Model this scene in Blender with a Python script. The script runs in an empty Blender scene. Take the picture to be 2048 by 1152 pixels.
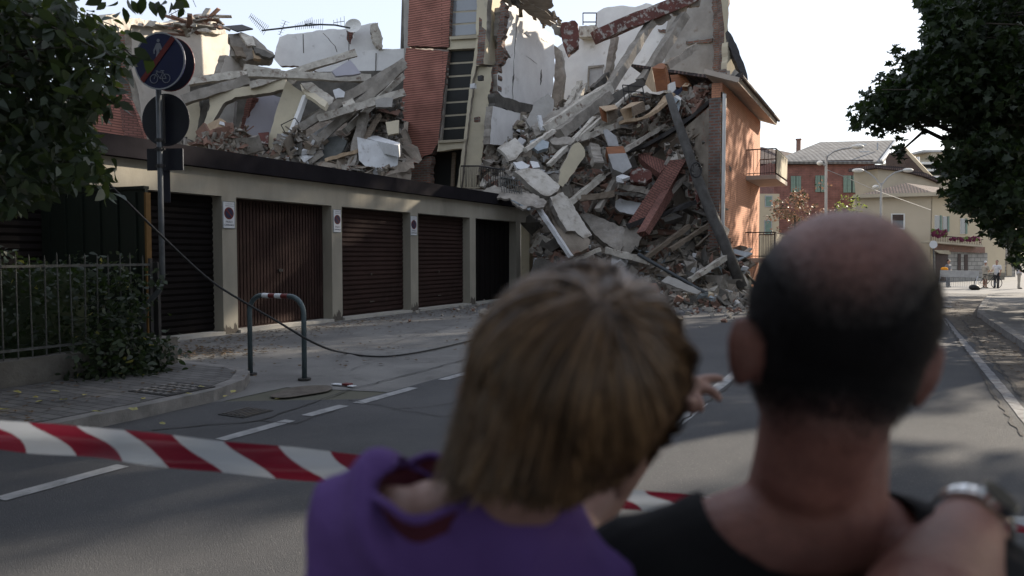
import bpy, bmesh, math, random
import numpy as np
from mathutils import Vector, Matrix, noise
R = math.radians
rnd = random.Random(7)
SC = bpy.context.scene
COL = SC.collection
V = Vector
# ---------------------------------------------------------------- camera, sky, sun, exposure
FPX = 1500.0; YAW = R(26.8); PIT = R(2.56); EYE = V((0, 0, 1.55))
cam_d = bpy.data.cameras.new('camera'); cam = bpy.data.objects.new('camera', cam_d); COL.objects.link(cam)
cam.location = EYE; cam.rotation_euler = (R(90) - PIT, 0, YAW)
cam_d.sensor_width = 36; cam_d.lens = 36 * FPX / 2048; cam_d.clip_start = 0.05; cam_d.clip_end = 3000
cam_d.dof.use_dof = True; cam_d.dof.focus_distance = 22; cam_d.dof.aperture_fstop = 3.6
SC.camera = cam
SUN_AZ, SUN_EL = R(28), R(24)
w = bpy.data.worlds.new('World'); SC.world = w; w.use_nodes = True
nt = w.node_tree; bg = nt.nodes['Background']
sky = nt.nodes.new('ShaderNodeTexSky'); sky.sky_type = 'NISHITA'; sky.sun_disc = False
sky.sun_elevation = SUN_EL; sky.sun_rotation = SUN_AZ; sky.air_density = 1.0; sky.dust_density = 1.0; sky.ozone_density = 1.0
hz = nt.nodes.new('ShaderNodeMix'); hz.data_type = 'RGBA'; hz.inputs[0].default_value = 0.62; hz.inputs[7].default_value = (4.6, 4.8, 5.35, 1)   # thin bright summer haze over the clear sky
nt.links.new(sky.outputs[0], hz.inputs[6]); nt.links.new(hz.outputs[2], bg.inputs[0]); bg.inputs[1].default_value = 0.095
sd = bpy.data.lights.new('sun', 'SUN'); sun = bpy.data.objects.new('sun', sd); COL.objects.link(sun)
sd.energy = 4.2; sd.angle = R(0.55); sd.color = (1.0, 0.88, 0.72)
SDIR = V((math.sin(SUN_AZ) * math.cos(SUN_EL), math.cos(SUN_AZ) * math.cos(SUN_EL), math.sin(SUN_EL)))
sun.rotation_euler = SDIR.to_track_quat('Z', 'Y').to_euler()
SC.view_settings.view_transform = 'Standard'; SC.view_settings.look = 'None'
SC.view_settings.exposure = 1.32; SC.view_settings.gamma = 1.0
SC.cycles.use_denoising = True
SC.cycles.max_bounces = 6; SC.cycles.transparent_max_bounces = 4
# ---------------------------------------------------------------- pixel (2048x1152) -> world
FH = V((-math.sin(YAW), math.cos(YAW), 0)); RT = V((math.cos(YAW), math.sin(YAW), 0)); UPV = V((0, 0, 1))
FW = FH * math.cos(PIT) - UPV * math.sin(PIT); UC = FH * math.sin(PIT) + UPV * math.cos(PIT)
def ray(px, py): return FW + RT * ((px - 1024) / FPX) - UC * ((py - 576) / FPX)
def P(px, py, Z): return EYE + ray(px, py) * Z
def onplane(px, py, p0, n):
    r = ray(px, py); return EYE + r * ((p0 - EYE).dot(n) / r.dot(n))
def PX(px, py, X): return onplane(px, py, V((X, 0, 0)), V((1, 0, 0)))
def PY(px, py, Y): return onplane(px, py, V((0, Y, 0)), V((0, 1, 0)))
def gz(y): return 0.0 if y < 24 else (-0.6 if y > 50 else -0.6 * (y - 24) / 26)
def G(px, py, h=0.0):
    z = 0.0
    for _ in range(12):
        p = onplane(px, py, V((0, 0, z + h)), UPV); z = gz(p.y)
    return p
NX = V((1, 0, 0)); NY = V((0, -1, 0)); NC = V((math.sin(YAW), -math.cos(YAW), 0))
def N(az, el=0):   # normal: az degrees, 0 = faces -Y (down the street to us), 90 = faces +X (the street)
    a, e = R(az), R(el); return V((math.sin(a) * math.cos(e), -math.cos(a) * math.cos(e), math.sin(e)))
# ---------------------------------------------------------------- materials
MATS = {}
def mat(name, c1, c2=None, scale=3.0, rough=0.85, bump=0.0, bscale=30.0, metal=0.0, detail=5.0, c3=None, s3=1.0, t3=(0.55, 0.7), spec=0.3, coord='Object', trans=None, lo=0.35, hi=0.65, stretch=None):
    m = bpy.data.materials.new(name); m.use_nodes = True; t = m.node_tree; b = t.nodes['Principled BSDF']
    b.inputs['Roughness'].default_value = rough; b.inputs['Metallic'].default_value = metal
    b.inputs['Specular IOR Level'].default_value = spec
    tc = t.nodes.new('ShaderNodeTexCoord'); src = tc.outputs[coord]
    if stretch:
        mp = t.nodes.new('ShaderNodeMapping'); mp.inputs['Scale'].default_value = stretch
        t.links.new(src, mp.inputs[0]); src = mp.outputs[0]
    def nz(s, d=detail):
        n = t.nodes.new('ShaderNodeTexNoise'); n.inputs['Scale'].default_value = s; n.inputs['Detail'].default_value = d
        n.inputs['Roughness'].default_value = 0.62; t.links.new(src, n.inputs['Vector']); return n
    def ramp(fac, a, bb, p0, p1):
        r = t.nodes.new('ShaderNodeValToRGB'); e = r.color_ramp.elements
        e[0].position = p0; e[1].position = p1; e[0].color = (*a, 1); e[1].color = (*bb, 1)
        t.links.new(fac, r.inputs[0]); return r
    c2 = c2 or tuple(x * 0.75 for x in c1)
    col = ramp(nz(scale).outputs[0], c1, c2, lo, hi).outputs[0]
    if c3:
        r = ramp(nz(s3).outputs[0], (0, 0, 0), (1, 1, 1), *t3)
        mx = t.nodes.new('ShaderNodeMix'); mx.data_type = 'RGBA'
        t.links.new(r.outputs[0], mx.inputs[0]); t.links.new(col, mx.inputs[6]); mx.inputs[7].default_value = (*c3, 1); col = mx.outputs[2]
    t.links.new(col, b.inputs['Base Color'])
    if bump:
        bn = t.nodes.new('ShaderNodeBump'); bn.inputs['Strength'].default_value = min(1, bump); bn.inputs['Distance'].default_value = 0.02 * max(1, bump)
        t.links.new(nz(bscale).outputs[0], bn.inputs['Height']); t.links.new(bn.outputs[0], b.inputs['Normal'])
    if trans:
        b.inputs['Subsurface Weight'].default_value = 0.0
        tr = t.nodes.new('ShaderNodeBsdfTranslucent'); tr.inputs[0].default_value = (*trans, 1)
        ms = t.nodes.new('ShaderNodeMixShader'); ms.inputs[0].default_value = 0.3
        t.links.new(b.outputs[0], ms.inputs[1]); t.links.new(tr.outputs[0], ms.inputs[2])
        t.links.new(ms.outputs[0], t.nodes['Material Output'].inputs[0])
    MATS[name] = m; return m
def brickmat(name, c1, c2, cm, bw, bh, mortar, rough=0.85, bump=0.5, offset=0.5, dirt=None):
    m = bpy.data.materials.new(name); m.use_nodes = True; t = m.node_tree; b = t.nodes['Principled BSDF']
    b.inputs['Roughness'].default_value = rough; b.inputs['Specular IOR Level'].default_value = 0.25
    uv = t.nodes.new('ShaderNodeUVMap'); br = t.nodes.new('ShaderNodeTexBrick')
    br.inputs['Scale'].default_value = 1; br.inputs['Brick Width'].default_value = bw; br.inputs['Row Height'].default_value = bh
    br.inputs['Mortar Size'].default_value = mortar; br.inputs['Mortar Smooth'].default_value = 0.1; br.offset = offset
    br.inputs['Color1'].default_value = (*c1, 1); br.inputs['Color2'].default_value = (*c2, 1); br.inputs['Mortar'].default_value = (*cm, 1)
    t.links.new(uv.outputs[0], br.inputs[0])
    n = t.nodes.new('ShaderNodeTexNoise'); n.inputs['Scale'].default_value = 1.3; n.inputs['Detail'].default_value = 6
    t.links.new(uv.outputs[0], n.inputs[0])
    r = t.nodes.new('ShaderNodeValToRGB'); r.color_ramp.elements[0].position = 0.3; r.color_ramp.elements[1].position = 0.7
    r.color_ramp.elements[0].color = (*(dirt or (0.6, 0.6, 0.6)), 1); r.color_ramp.elements[1].color = (1, 1, 1, 1)
    t.links.new(n.outputs[0], r.inputs[0])
    mx = t.nodes.new('ShaderNodeMix'); mx.data_type = 'RGBA'; mx.blend_type = 'MULTIPLY'; mx.inputs[0].default_value = 1
    t.links.new(br.outputs[0], mx.inputs[6]); t.links.new(r.outputs[0], mx.inputs[7]); t.links.new(mx.outputs[2], b.inputs['Base Color'])
    bn = t.nodes.new('ShaderNodeBump'); bn.inputs['Strength'].default_value = bump; bn.inputs['Distance'].default_value = 0.01; bn.invert = True
    t.links.new(br.outputs['Fac'], bn.inputs['Height']); t.links.new(bn.outputs[0], b.inputs['Normal'])
    MATS[name] = m; return m
def glassmat(name, col, rough=0.08):
    m = bpy.data.materials.new(name); m.use_nodes = True; b = m.node_tree.nodes['Principled BSDF']
    b.inputs['Base Color'].default_value = (*col, 1); b.inputs['Roughness'].default_value = rough; b.inputs['Specular IOR Level'].default_value = 0.9
    MATS[name] = m; return m
mat('asphalt', (0.092, 0.092, 0.096), (0.055, 0.057, 0.062), 0.55, 0.9, 0.8, 150, c3=(0.22, 0.21, 0.20), s3=75, t3=(0.60, 0.70), detail=9, lo=.3, hi=.7)
mat('asphalt_old', (0.185, 0.182, 0.175), (0.125, 0.123, 0.12), 0.9, 0.92, 0.5, 160, c3=(0.08, 0.077, 0.072), s3=2.3, t3=(0.56, 0.8))
mat('asphalt_far', (0.17, 0.168, 0.165), (0.13, 0.13, 0.13), 0.5, 0.9)
mat('ground', (0.12, 0.11, 0.09), (0.08, 0.08, 0.06), 0.3, 0.95)
mat('paint', (0.30, 0.305, 0.31), (0.19, 0.192, 0.195), 6, 0.8, 0.3, 90, c3=(0.13, 0.13, 0.135), s3=14, t3=(0.56, 0.70))
mat('paint_worn', (0.22, 0.22, 0.225), (0.15, 0.15, 0.155), 6, 0.85, 0.3, 90, c3=(0.11, 0.11, 0.115), s3=9, t3=(0.48, 0.6))
mat('kerb', (0.22, 0.21, 0.2), (0.13, 0.125, 0.12), 5, 0.9, 0.5, 60)
mat('gutter_dirt', (0.12, 0.105, 0.09), (0.07, 0.06, 0.05), 6, 0.95, 0.6, 40)
brickmat('paving', (0.155, 0.15, 0.145), (0.115, 0.11, 0.108), (0.06, 0.058, 0.055), 0.24, 0.12, 0.008)
mat('pavement', (0.15, 0.148, 0.145), (0.11, 0.108, 0.105), 2, 0.92, 0.4, 120)
mat('tar', (0.05, 0.048, 0.047), None, 9, 0.9, 0.6, 90)
mat('iron', (0.06, 0.06, 0.062), (0.09, 0.075, 0.06), 12, 0.6, 0.2, 60, 0.5)
mat('plaster_garage', (0.335, 0.31, 0.255), (0.28, 0.26, 0.215), 1.5, 0.9, 0.25, 90, c3=(0.22, 0.205, 0.17), s3=1.1, t3=(0.52, 0.75), stretch=(1, 1, .35))
mat('fascia', (0.020, 0.018, 0.021), (0.013, 0.012, 0.014), 2, 0.95, 0.1, 20, spec=0.04)
mat('door_dark', (0.010, 0.008, 0.008), (0.007, 0.006, 0.006), 2, 0.85, spec=0.08)
mat('door_brown', (0.038, 0.021, 0.018), (0.024, 0.014, 0.012), 1.3, 0.75, 0.15, 30, spec=0.12, c3=(0.05, 0.03, 0.026), s3=1.2, t3=(0.6, 0.75))
mat('threshold', (0.42, 0.40, 0.36), None, 4, 0.9)
mat('plaster_white', (0.76, 0.755, 0.74), (0.66, 0.65, 0.64), 1.2, 0.92, 0.3, 14, c3=(0.40, 0.38, 0.35), s3=1.6, t3=(0.62, 0.75))
mat('plaster_offwhite', (0.54, 0.50, 0.44), (0.47, 0.43, 0.38), 1.2, 0.92, 0.3, 14, c3=(0.36, 0.32, 0.27), s3=1.3, t3=(0.55, 0.75))
mat('plaster_cream', (0.55, 0.49, 0.36), (0.46, 0.41, 0.31), 1.2, 0.92, 0.3, 14, c3=(0.30, 0.27, 0.22), s3=1.8, t3=(0.6, 0.75))
mat('plaster_lilac', (0.42, 0.41, 0.45), (0.36, 0.35, 0.39), 1, 0.9, c3=(0.25, 0.24, 0.25), s3=2, t3=(0.6, 0.8))
mat('plaster_grey', (0.36, 0.345, 0.32), (0.27, 0.255, 0.235), 1.6, 0.92, 0.4, 16, c3=(0.2, 0.15, 0.12), s3=1.8, t3=(0.62, 0.75))
mat('concrete', (0.34, 0.31, 0.27), (0.195, 0.175, 0.152), 2.4, 0.95, 1.0, 9, c3=(0.34, 0.32, 0.29), s3=3, t3=(0.55, 0.7))
mat('concrete_pale', (0.58, 0.545, 0.48), (0.36, 0.33, 0.285), 3.2, 0.95, 0.9, 12, c3=(0.22, 0.17, 0.14), s3=4.5, t3=(0.55, 0.66))
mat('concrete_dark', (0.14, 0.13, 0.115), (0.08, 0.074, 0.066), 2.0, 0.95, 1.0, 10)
mat('rust_paint', (0.16, 0.062, 0.052), (0.10, 0.045, 0.038), 2, 0.85, 0.8, 14, c3=(0.36, 0.33, 0.30), s3=4, t3=(0.52, 0.6))
mat('dust', (0.275, 0.235, 0.19), (0.15, 0.127, 0.102), 1.5, 0.98, 1.0, 6, c3=(0.2, 0.1, 0.07), s3=2.2, t3=(0.58, 0.72))
mat('brick_piece', (0.24, 0.135, 0.10), (0.18, 0.115, 0.09), 4, 0.92, 0.5, 30, c3=(0.3, 0.27, 0.24), s3=7, t3=(0.6, 0.7))
mat('wood', (0.24, 0.195, 0.15), (0.15, 0.12, 0.09), 3, 0.8, 0.3, 20, stretch=(1, 1, 8))
mat('wood_orange', (0.28, 0.115, 0.05), (0.19, 0.075, 0.035), 3, 0.6, 0.2, 20, stretch=(1, 1, 6))
mat('wood_pale', (0.44, 0.33, 0.22), (0.33, 0.24, 0.155), 3, 0.7, 0.2, 20, stretch=(6, 1, 1))
mat('blue_panel', (0.36, 0.41, 0.44), (0.27, 0.31, 0.34), 2, 0.6)
mat('white_sheet', (0.62, 0.63, 0.64), (0.50, 0.50, 0.50), 2, 0.7, c3=(0.3, 0.28, 0.26), s3=3, t3=(0.6, 0.7))
mat('metal_dark', (0.055, 0.052, 0.052), (0.035, 0.033, 0.033), 6, 0.6, 0.2, 40, 0.3)
mat('metal_pole', (0.09, 0.097, 0.105), (0.06, 0.066, 0.07), 8, 0.55, 0.1, 40, 0.5)
mat('metal_green', (0.085, 0.115, 0.125), (0.06, 0.08, 0.09), 5, 0.5, 0.1, 40, 0.3)
mat('fallen_pole', (0.115, 0.11, 0.105), (0.07, 0.065, 0.06), 4, 0.85, 0.5, 25)
mat('fence_iron', (0.10, 0.105, 0.10), (0.055, 0.052, 0.048), 12, 0.7, 0.3, 60, 0.2)
mat('carpet', (0.12, 0.125, 0.12), (0.085, 0.09, 0.085), 5, 0.95)
mat('soffit', (0.50, 0.43, 0.36), (0.44, 0.37, 0.31), 1.5, 0.9)
mat('gutter_metal', (0.035, 0.033, 0.034), (0.06, 0.055, 0.05), 4, 0.6, 0.3, 12, 0.3)
brickmat('brick_tower', (0.47, 0.21, 0.16), (0.42, 0.18, 0.14), (0.20, 0.095, 0.075), 4.0, 0.092, 0.020, bump=0.9)
brickmat('brick_street', (0.62, 0.30, 0.175), (0.57, 0.27, 0.16), (0.42, 0.21, 0.14), 0.26, 0.075, 0.012, bump=0.4, dirt=(0.85, 0.85, 0.85))
brickmat('brick_red', (0.30, 0.135, 0.108), (0.24, 0.11, 0.09), (0.14, 0.075, 0.062), 0.26, 0.085, 0.018, bump=0.8)
brickmat('brick_raw', (0.30, 0.13, 0.09), (0.20, 0.12, 0.09), (0.22, 0.20, 0.18), 0.28, 0.10, 0.025, bump=1.0, dirt=(0.4, 0.4, 0.4))
brickmat('brick_far', (0.30, 0.135, 0.11), (0.26, 0.115, 0.095), (0.20, 0.11, 0.09), 0.6, 0.18, 0.03, bump=0.2)
brickmat('stone_blocks', (0.42, 0.40, 0.36), (0.33, 0.31, 0.28), (0.2, 0.19, 0.17), 0.7, 0.32, 0.03, bump=0.3)
brickmat('roof_tiles', (0.20, 0.13, 0.11), (0.14, 0.10, 0.09), (0.05, 0.04, 0.04), 0.22, 0.4, 0.06, bump=1, offset=0.0)
brickmat('roof_sheet', (0.27, 0.265, 0.255), (0.22, 0.215, 0.21), (0.17, 0.165, 0.16), 0.5, 9, 0.12, bump=1, offset=0.0)
mat('yellow_wall', (0.50, 0.425, 0.32), (0.46, 0.39, 0.29), 0.4, 0.9)
mat('ochre_wall', (0.54, 0.45, 0.31), (0.48, 0.40, 0.28), 0.4, 0.9)
mat('pale_wall', (0.46, 0.40, 0.30), (0.38, 0.33, 0.25), 0.5, 0.9)
mat('shutter_green', (0.20, 0.28, 0.23), (0.15, 0.21, 0.17), 3, 0.7)
mat('white_paint', (0.72, 0.71, 0.68), (0.62, 0.61, 0.58), 3, 0.6)
mat('grey_paint', (0.42, 0.42, 0.42), (0.33, 0.33, 0.33), 3, 0.6)
mat('brown_dark', (0.075, 0.05, 0.042), (0.05, 0.035, 0.03), 3, 0.7)
glassmat('glass_sky', (0.20, 0.21, 0.22), 0.12); glassmat('glass_dark', (0.018, 0.019, 0.018), 0.6); MATS['glass_dark'].node_tree.nodes['Principled BSDF'].inputs['Specular IOR Level'].default_value = 0.25
mat('cream_frame', (0.42, 0.37, 0.27), (0.33, 0.29, 0.22), 3, 0.8)
def leafmat(name, a, b, tr): return mat(name, a, b, 0.9, 0.5, trans=tr, spec=0.45, lo=0.42, hi=0.58)
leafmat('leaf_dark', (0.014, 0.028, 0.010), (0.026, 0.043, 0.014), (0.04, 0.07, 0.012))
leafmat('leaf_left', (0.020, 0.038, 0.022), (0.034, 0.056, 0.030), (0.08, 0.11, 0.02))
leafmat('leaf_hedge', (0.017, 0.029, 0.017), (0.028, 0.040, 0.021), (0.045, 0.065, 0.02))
leafmat('leaf_yellow', (0.42, 0.36, 0.10), (0.32, 0.30, 0.10), (0.3, 0.3, 0.05))
leafmat('leaf_lime', (0.20, 0.24, 0.06), (0.15, 0.2, 0.05), (0.3, 0.35, 0.05))
leafmat('leaf_rust', (0.19, 0.115, 0.085), (0.24, 0.17, 0.11), (0.25, 0.13, 0.08))
mat('plaster_dirty', (0.56, 0.53, 0.48), (0.44, 0.41, 0.36), 2.2, 0.94, 0.8, 12, c3=(0.28, 0.25, 0.21), s3=3.0, t3=(0.5, 0.66))
mat('leaf_litter', (0.12, 0.08, 0.045), (0.06, 0.042, 0.03), 8, 0.9)
mat('bark', (0.09, 0.075, 0.06), (0.05, 0.042, 0.035), 6, 0.95, 0.8, 25)
mat('sign_back', (0.016, 0.017, 0.025), (0.012, 0.013, 0.02), 3, 0.5)
mat('sign_blue', (0.008, 0.012, 0.052), None, 2, 0.45)
mat('sign_red', (0.12, 0.013, 0.013), None, 2, 0.45)
mat('sign_white', (0.55, 0.57, 0.60), (0.5, 0.52, 0.55), 3, 0.5)
mat('sign_symbol_grey', (0.17, 0.18, 0.21), None, 2, 0.5)  # even grey, darker than the plates, for walking figure and bicycle
mat('sign_grey', (0.28, 0.29, 0.31), None, 2, 0.5)
mat('sign_ink', (0.03, 0.035, 0.045), None, 2, 0.6)
mat('bin_green', (0.006, 0.012, 0.008), (0.005, 0.009, 0.006), 2, 0.6)
mat('orange_strip', (0.14, 0.075, 0.02), None, 3, 0.7)
mat('rubber', (0.022, 0.022, 0.023), None, 3, 0.6)
mat('skin_man', (0.25, 0.112, 0.088), (0.175, 0.074, 0.060), 26, 0.5, 0.3, 150, c3=(0.27, 0.115, 0.09), s3=14, t3=(0.5, 0.7), spec=0.4)
mat('skin_boy', (0.34, 0.20, 0.155), (0.27, 0.155, 0.12), 9, 0.5, 0.1, 180, spec=0.35)
mat('skin_far', (0.38, 0.22, 0.16), None, 9, 0.6)
mat('hair_black', (0.008, 0.007, 0.008), (0.013, 0.011, 0.012), 30, 0.7, spec=0.12)
mat('hair_brown', (0.115, 0.062, 0.028), (0.036, 0.020, 0.010), 40, 0.45, spec=0.45, stretch=(1, 1, 0.3))
mat('hair_blond_highlight', (0.285, 0.165, 0.08), (0.10, 0.056, 0.026), 40, 0.42, spec=0.5, stretch=(1, 1, 0.3))  # blond strands, brightened for the painted highlight on the crown
mat('hair_deep', (0.060, 0.038, 0.022), (0.035, 0.022, 0.014), 40, 0.5, spec=0.3)
mat('cloth_purple', (0.165, 0.090, 0.31), (0.135, 0.073, 0.26), 4, 0.85, 0.6, 420, spec=0.2)
mat('cloth_maroon', (0.09, 0.018, 0.03), None, 4, 0.9)
mat('cloth_black', (0.012, 0.012, 0.014), (0.018, 0.018, 0.02), 6, 0.9, 0.5, 380, spec=0.2)
mat('cloth_jeans', (0.05, 0.06, 0.10), None, 6, 0.9); mat('cloth_grey', (0.16, 0.17, 0.19), None, 6, 0.9)
mat('cloth_white', (0.62, 0.62, 0.64), None, 6, 0.9); mat('cloth_dark', (0.03, 0.03, 0.035), None, 6, 0.9)
mat('cloth_beige', (0.4, 0.36, 0.3), None, 6, 0.9); mat('vest_orange', (0.75, 0.30, 0.02), None, 6, 0.8)
mat('steel', (0.62, 0.63, 0.64), (0.45, 0.46, 0.48), 40, 0.25, metal=1.0)
mat('flower_pink', (0.14, 0.022, 0.055), (0.10, 0.015, 0.04), 8, 0.8)
mat('tile_red', (0.35, 0.14, 0.09), None, 3, 0.8)
# ---------------------------------------------------------------- mesh builder
def wloc(o):
    p = V((0, 0, 0))
    while o: p += o.location; o = o.parent
    return p
class MB:
    def __init__(s): s.v = []; s.f = []; s.m = []
    def add(s, vs, fs, m=0):
        n = len(s.v); s.v += [tuple(a) for a in vs]; s.f += [tuple(n + i for i in f) for f in fs]; s.m += [m] * len(fs); return s
    def box(s, c, size, rot=None, m=0):
        c = V(c); h = V(size) / 2; rot = rot or Matrix.Identity(3)
        vs = [c + rot @ V((x * h.x, y * h.y, z * h.z)) for x in (-1, 1) for y in (-1, 1) for z in (-1, 1)]
        return s.add(vs, [(0, 1, 3, 2), (4, 6, 7, 5), (0, 4, 5, 1), (2, 3, 7, 6), (0, 2, 6, 4), (1, 5, 7, 3)], m)
    def bb(s, x0, x1, y0, y1, z0, z1, m=0):
        return s.box(((x0 + x1) / 2, (y0 + y1) / 2, (z0 + z1) / 2), (abs(x1 - x0), abs(y1 - y0), abs(z1 - z0)), None, m)
    def beam(s, a, b, w, h, jit=0.0, seg=1, up=UPV, m=0, r=rnd):
        a, b = V(a), V(b); d = (b - a).normalized()
        sx = d.cross(up)
        if sx.length < 1e-3: sx = V((1, 0, 0))
        sx.normalize(); sz = sx.cross(d); vs = []; fs = []
        for i in range(seg + 1):
            c = a.lerp(b, i / seg)
            for (x, z) in ((-1, -1), (1, -1), (1, 1), (-1, 1)):
                j = V((r.uniform(-1, 1), r.uniform(-1, 1), r.uniform(-1, 1))) * jit
                vs.append(c + sx * (x * w / 2) + sz * (z * h / 2) + j)
        for i in range(seg):
            for k in range(4):
                fs.append((i * 4 + k, i * 4 + (k + 1) % 4, i * 4 + 4 + (k + 1) % 4, i * 4 + 4 + k))
        fs += [(3, 2, 1, 0), tuple(seg * 4 + k for k in range(4))]
        return s.add(vs, fs, m)
    def tube(s, pts, rad, n=8, m=0, caps=True):
        pts = [V(p) for p in pts]; k = len(pts); rads = rad if isinstance(rad, (list, tuple)) else [rad] * k
        vs = []; fs = []; ref = None
        for i, p in enumerate(pts):
            d = (pts[min(i + 1, k - 1)] - pts[max(i - 1, 0)]).normalized()
            if ref is None: ref = d.orthogonal().normalized()
            ref = (ref - d * ref.dot(d)).normalized(); o = d.cross(ref)
            for j in range(n):
                a = 2 * math.pi * j / n; vs.append(p + (ref * math.cos(a) + o * math.sin(a)) * rads[i])
        for i in range(k - 1):
            for j in range(n): fs.append((i * n + j, i * n + (j + 1) % n, (i + 1) * n + (j + 1) % n, (i + 1) * n + j))
        if caps: fs += [tuple(range(n))[::-1], tuple((k - 1) * n + j for j in range(n))]
        return s.add(vs, fs, m)
    def prism(s, pts, n, t, m=0, medge=None):
        n = V(n).normalized(); k = len(pts); a = [V(p) for p in pts]
        ar = V((0, 0, 0))
        for i in range(k): ar += a[i].cross(a[(i + 1) % k])
        if ar.dot(n) < 0: a.reverse()
        b = [p - n * t for p in a]
        s.add(a + b, [tuple(range(k))], m); s.f.append(tuple(len(s.v) - k + i for i in reversed(range(k)))); s.m.append(m)
        o = len(s.v) - 2 * k
        for i in range(k):
            j = (i + 1) % k; s.f.append((o + j, o + i, o + k + i, o + k + j)); s.m.append(m if medge is None else medge)
        return s
    def chunk(s, c, size, m=0, r=rnd, flat=(1, 1, 1)):
        q = Matrix.Rotation(r.uniform(0, 6.28), 3, V((r.uniform(-1, 1), r.uniform(-1, 1), r.uniform(-1, 1))).normalized())
        vs = []
        for x in (-1, 1):
            for y in (-1, 1):
                for z in (-1, 1):
                    vs.append(V(c) + q @ V(((x + r.uniform(-.45, .45)) * flat[0], (y + r.uniform(-.45, .45)) * flat[1], (z + r.uniform(-.45, .45)) * flat[2])) * size * 0.5)
        return s.add(vs, [(0, 1, 3), (0, 3, 2), (4, 6, 7), (4, 7, 5), (0, 4, 5), (0, 5, 1), (2, 3, 7), (2, 7, 6), (0, 2, 6), (0, 6, 4), (1, 5, 7), (1, 7, 3)], m)
    def disc(s, c, n, ra, t=0.004, k=40, m=0, r2=None):
        n = V(n).normalized(); u = UPV.cross(n).normalized(); v = n.cross(u)
        return s.prism([V(c) + u * (ra * math.cos(2 * math.pi * i / k)) + v * ((r2 or ra) * math.sin(2 * math.pi * i / k)) for i in range(k)], n, t, m)
    def ell(s, c, rad, rot=None, m=0, n=16):
        c = V(c); rot = rot or Matrix.Identity(3); vs = []; fs = []
        for i in range(1, n):
            th = math.pi * i / n
            for j in range(n * 2):
                ph = math.pi * j / n
                vs.append(c + rot @ V((rad[0] * math.sin(th) * math.cos(ph), rad[1] * math.sin(th) * math.sin(ph), rad[2] * math.cos(th))))
        k = n * 2
        for i in range(n - 2):
            for j in range(k): fs.append((i * k + j, (i + 1) * k + j, (i + 1) * k + (j + 1) % k, i * k + (j + 1) % k))
        vs += [c + rot @ V((0, 0, rad[2])), c + rot @ V((0, 0, -rad[2]))]; t = len(vs) - 2
        for j in range(k): fs.append((t, j, (j + 1) % k)); fs.append((t + 1, (n - 2) * k + (j + 1) % k, (n - 2) * k + j))
        return s.add(vs, fs, m)
    def cap(s, a, b, ra, rb, m=0, n=12):       # tapered capsule
        a, b = V(a), V(b); q = (b - a).to_track_quat('Z', 'Y').to_matrix(); L = (b - a).length; vs = []; fs = []; rings = []
        for i in range(1, n): 
            th = math.pi * i / n; rings.append(((rb if th < math.pi / 2 else ra) * math.sin(th), (L if th < math.pi / 2 else 0) + (rb if th < math.pi / 2 else ra) * math.cos(th)))
        rings.insert(n // 2, (ra, 0.0))
        k = 20
        for (r_, z_) in rings:
            for j in range(k): vs.append(a + q @ V((r_ * math.cos(2 * math.pi * j / k), r_ * math.sin(2 * math.pi * j / k), z_)))
        R_ = len(rings)
        for i in range(R_ - 1):
            for j in range(k): fs.append((i * k + j, (i + 1) * k + j, (i + 1) * k + (j + 1) % k, i * k + (j + 1) % k))
        vs += [a + q @ V((0, 0, L + rb)), a + q @ V((0, 0, -ra))]; t = len(vs) - 2
        for j in range(k): fs.append((t, j, (j + 1) % k)); fs.append((t + 1, (R_ - 1) * k + (j + 1) % k, (R_ - 1) * k + j))
        return s.add(vs, fs, m)
    def build(s, name, mats, parent=None, smooth=False, uvup=None, uv=True):
        if isinstance(mats, str): mats = [mats]
        arr = np.array(s.v); c = V(((arr.min(0) + arr.max(0)) / 2).tolist()); c.z = float(arr[:, 2].min())
        me = bpy.data.meshes.new(name); me.from_pydata([tuple(a) for a in (arr - np.array(c))], [], s.f)
        for m in mats: me.materials.append(MATS[m])
        me.polygons.foreach_set('material_index', s.m)
        if smooth: me.polygons.foreach_set('use_smooth', [True] * len(s.f))
        me.update()
        if uv and len(s.f) < 60000:
            l = me.uv_layers.new(name='UVMap'); up = V(uvup).normalized() if uvup else UPV; d = l.data
            for p in me.polygons:
                n = p.normal; u = up.cross(n)
                if u.length < 0.12: u = V((1, 0, 0)) if uvup is None else up.orthogonal()
                u = u.normalized(); vv = n.cross(u)
                for li in p.loop_indices:
                    q = V(s.v[me.loops[li].vertex_index]); d[li].uv = (q.dot(u), q.dot(vv))
        o = bpy.data.objects.new(name, me); COL.objects.link(o)
        if parent: o.parent = parent; o.location = c - wloc(parent)
        else: o.location = c
        return o
def tag(o, label=None, cat=None, group=None, kind=None):
    if label: o['label'] = label
    if cat: o['category'] = cat
    if group: o['group'] = group
    if kind: o['kind'] = kind
    elif cat: o['kind'] = 'thing'
    return o
def empty(name, loc, label, cat, group=None):
    o = bpy.data.objects.new(name, None); COL.objects.link(o); o.location = loc; o.empty_display_size = 0.2
    return tag(o, label, cat, group)
def copy_tree(o, loc, rz=0, label=None, sc=None):
    r = o.copy(); COL.objects.link(r); r.location = loc; r.rotation_euler = (0, 0, rz)
    if sc: r.scale = sc
    if label: r['label'] = label
    def rec(a, b):
        for ch in list(a.children):
            c = ch.copy(); COL.objects.link(c); c.parent = b; rec(ch, c)
    rec(o, r); return r
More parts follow.
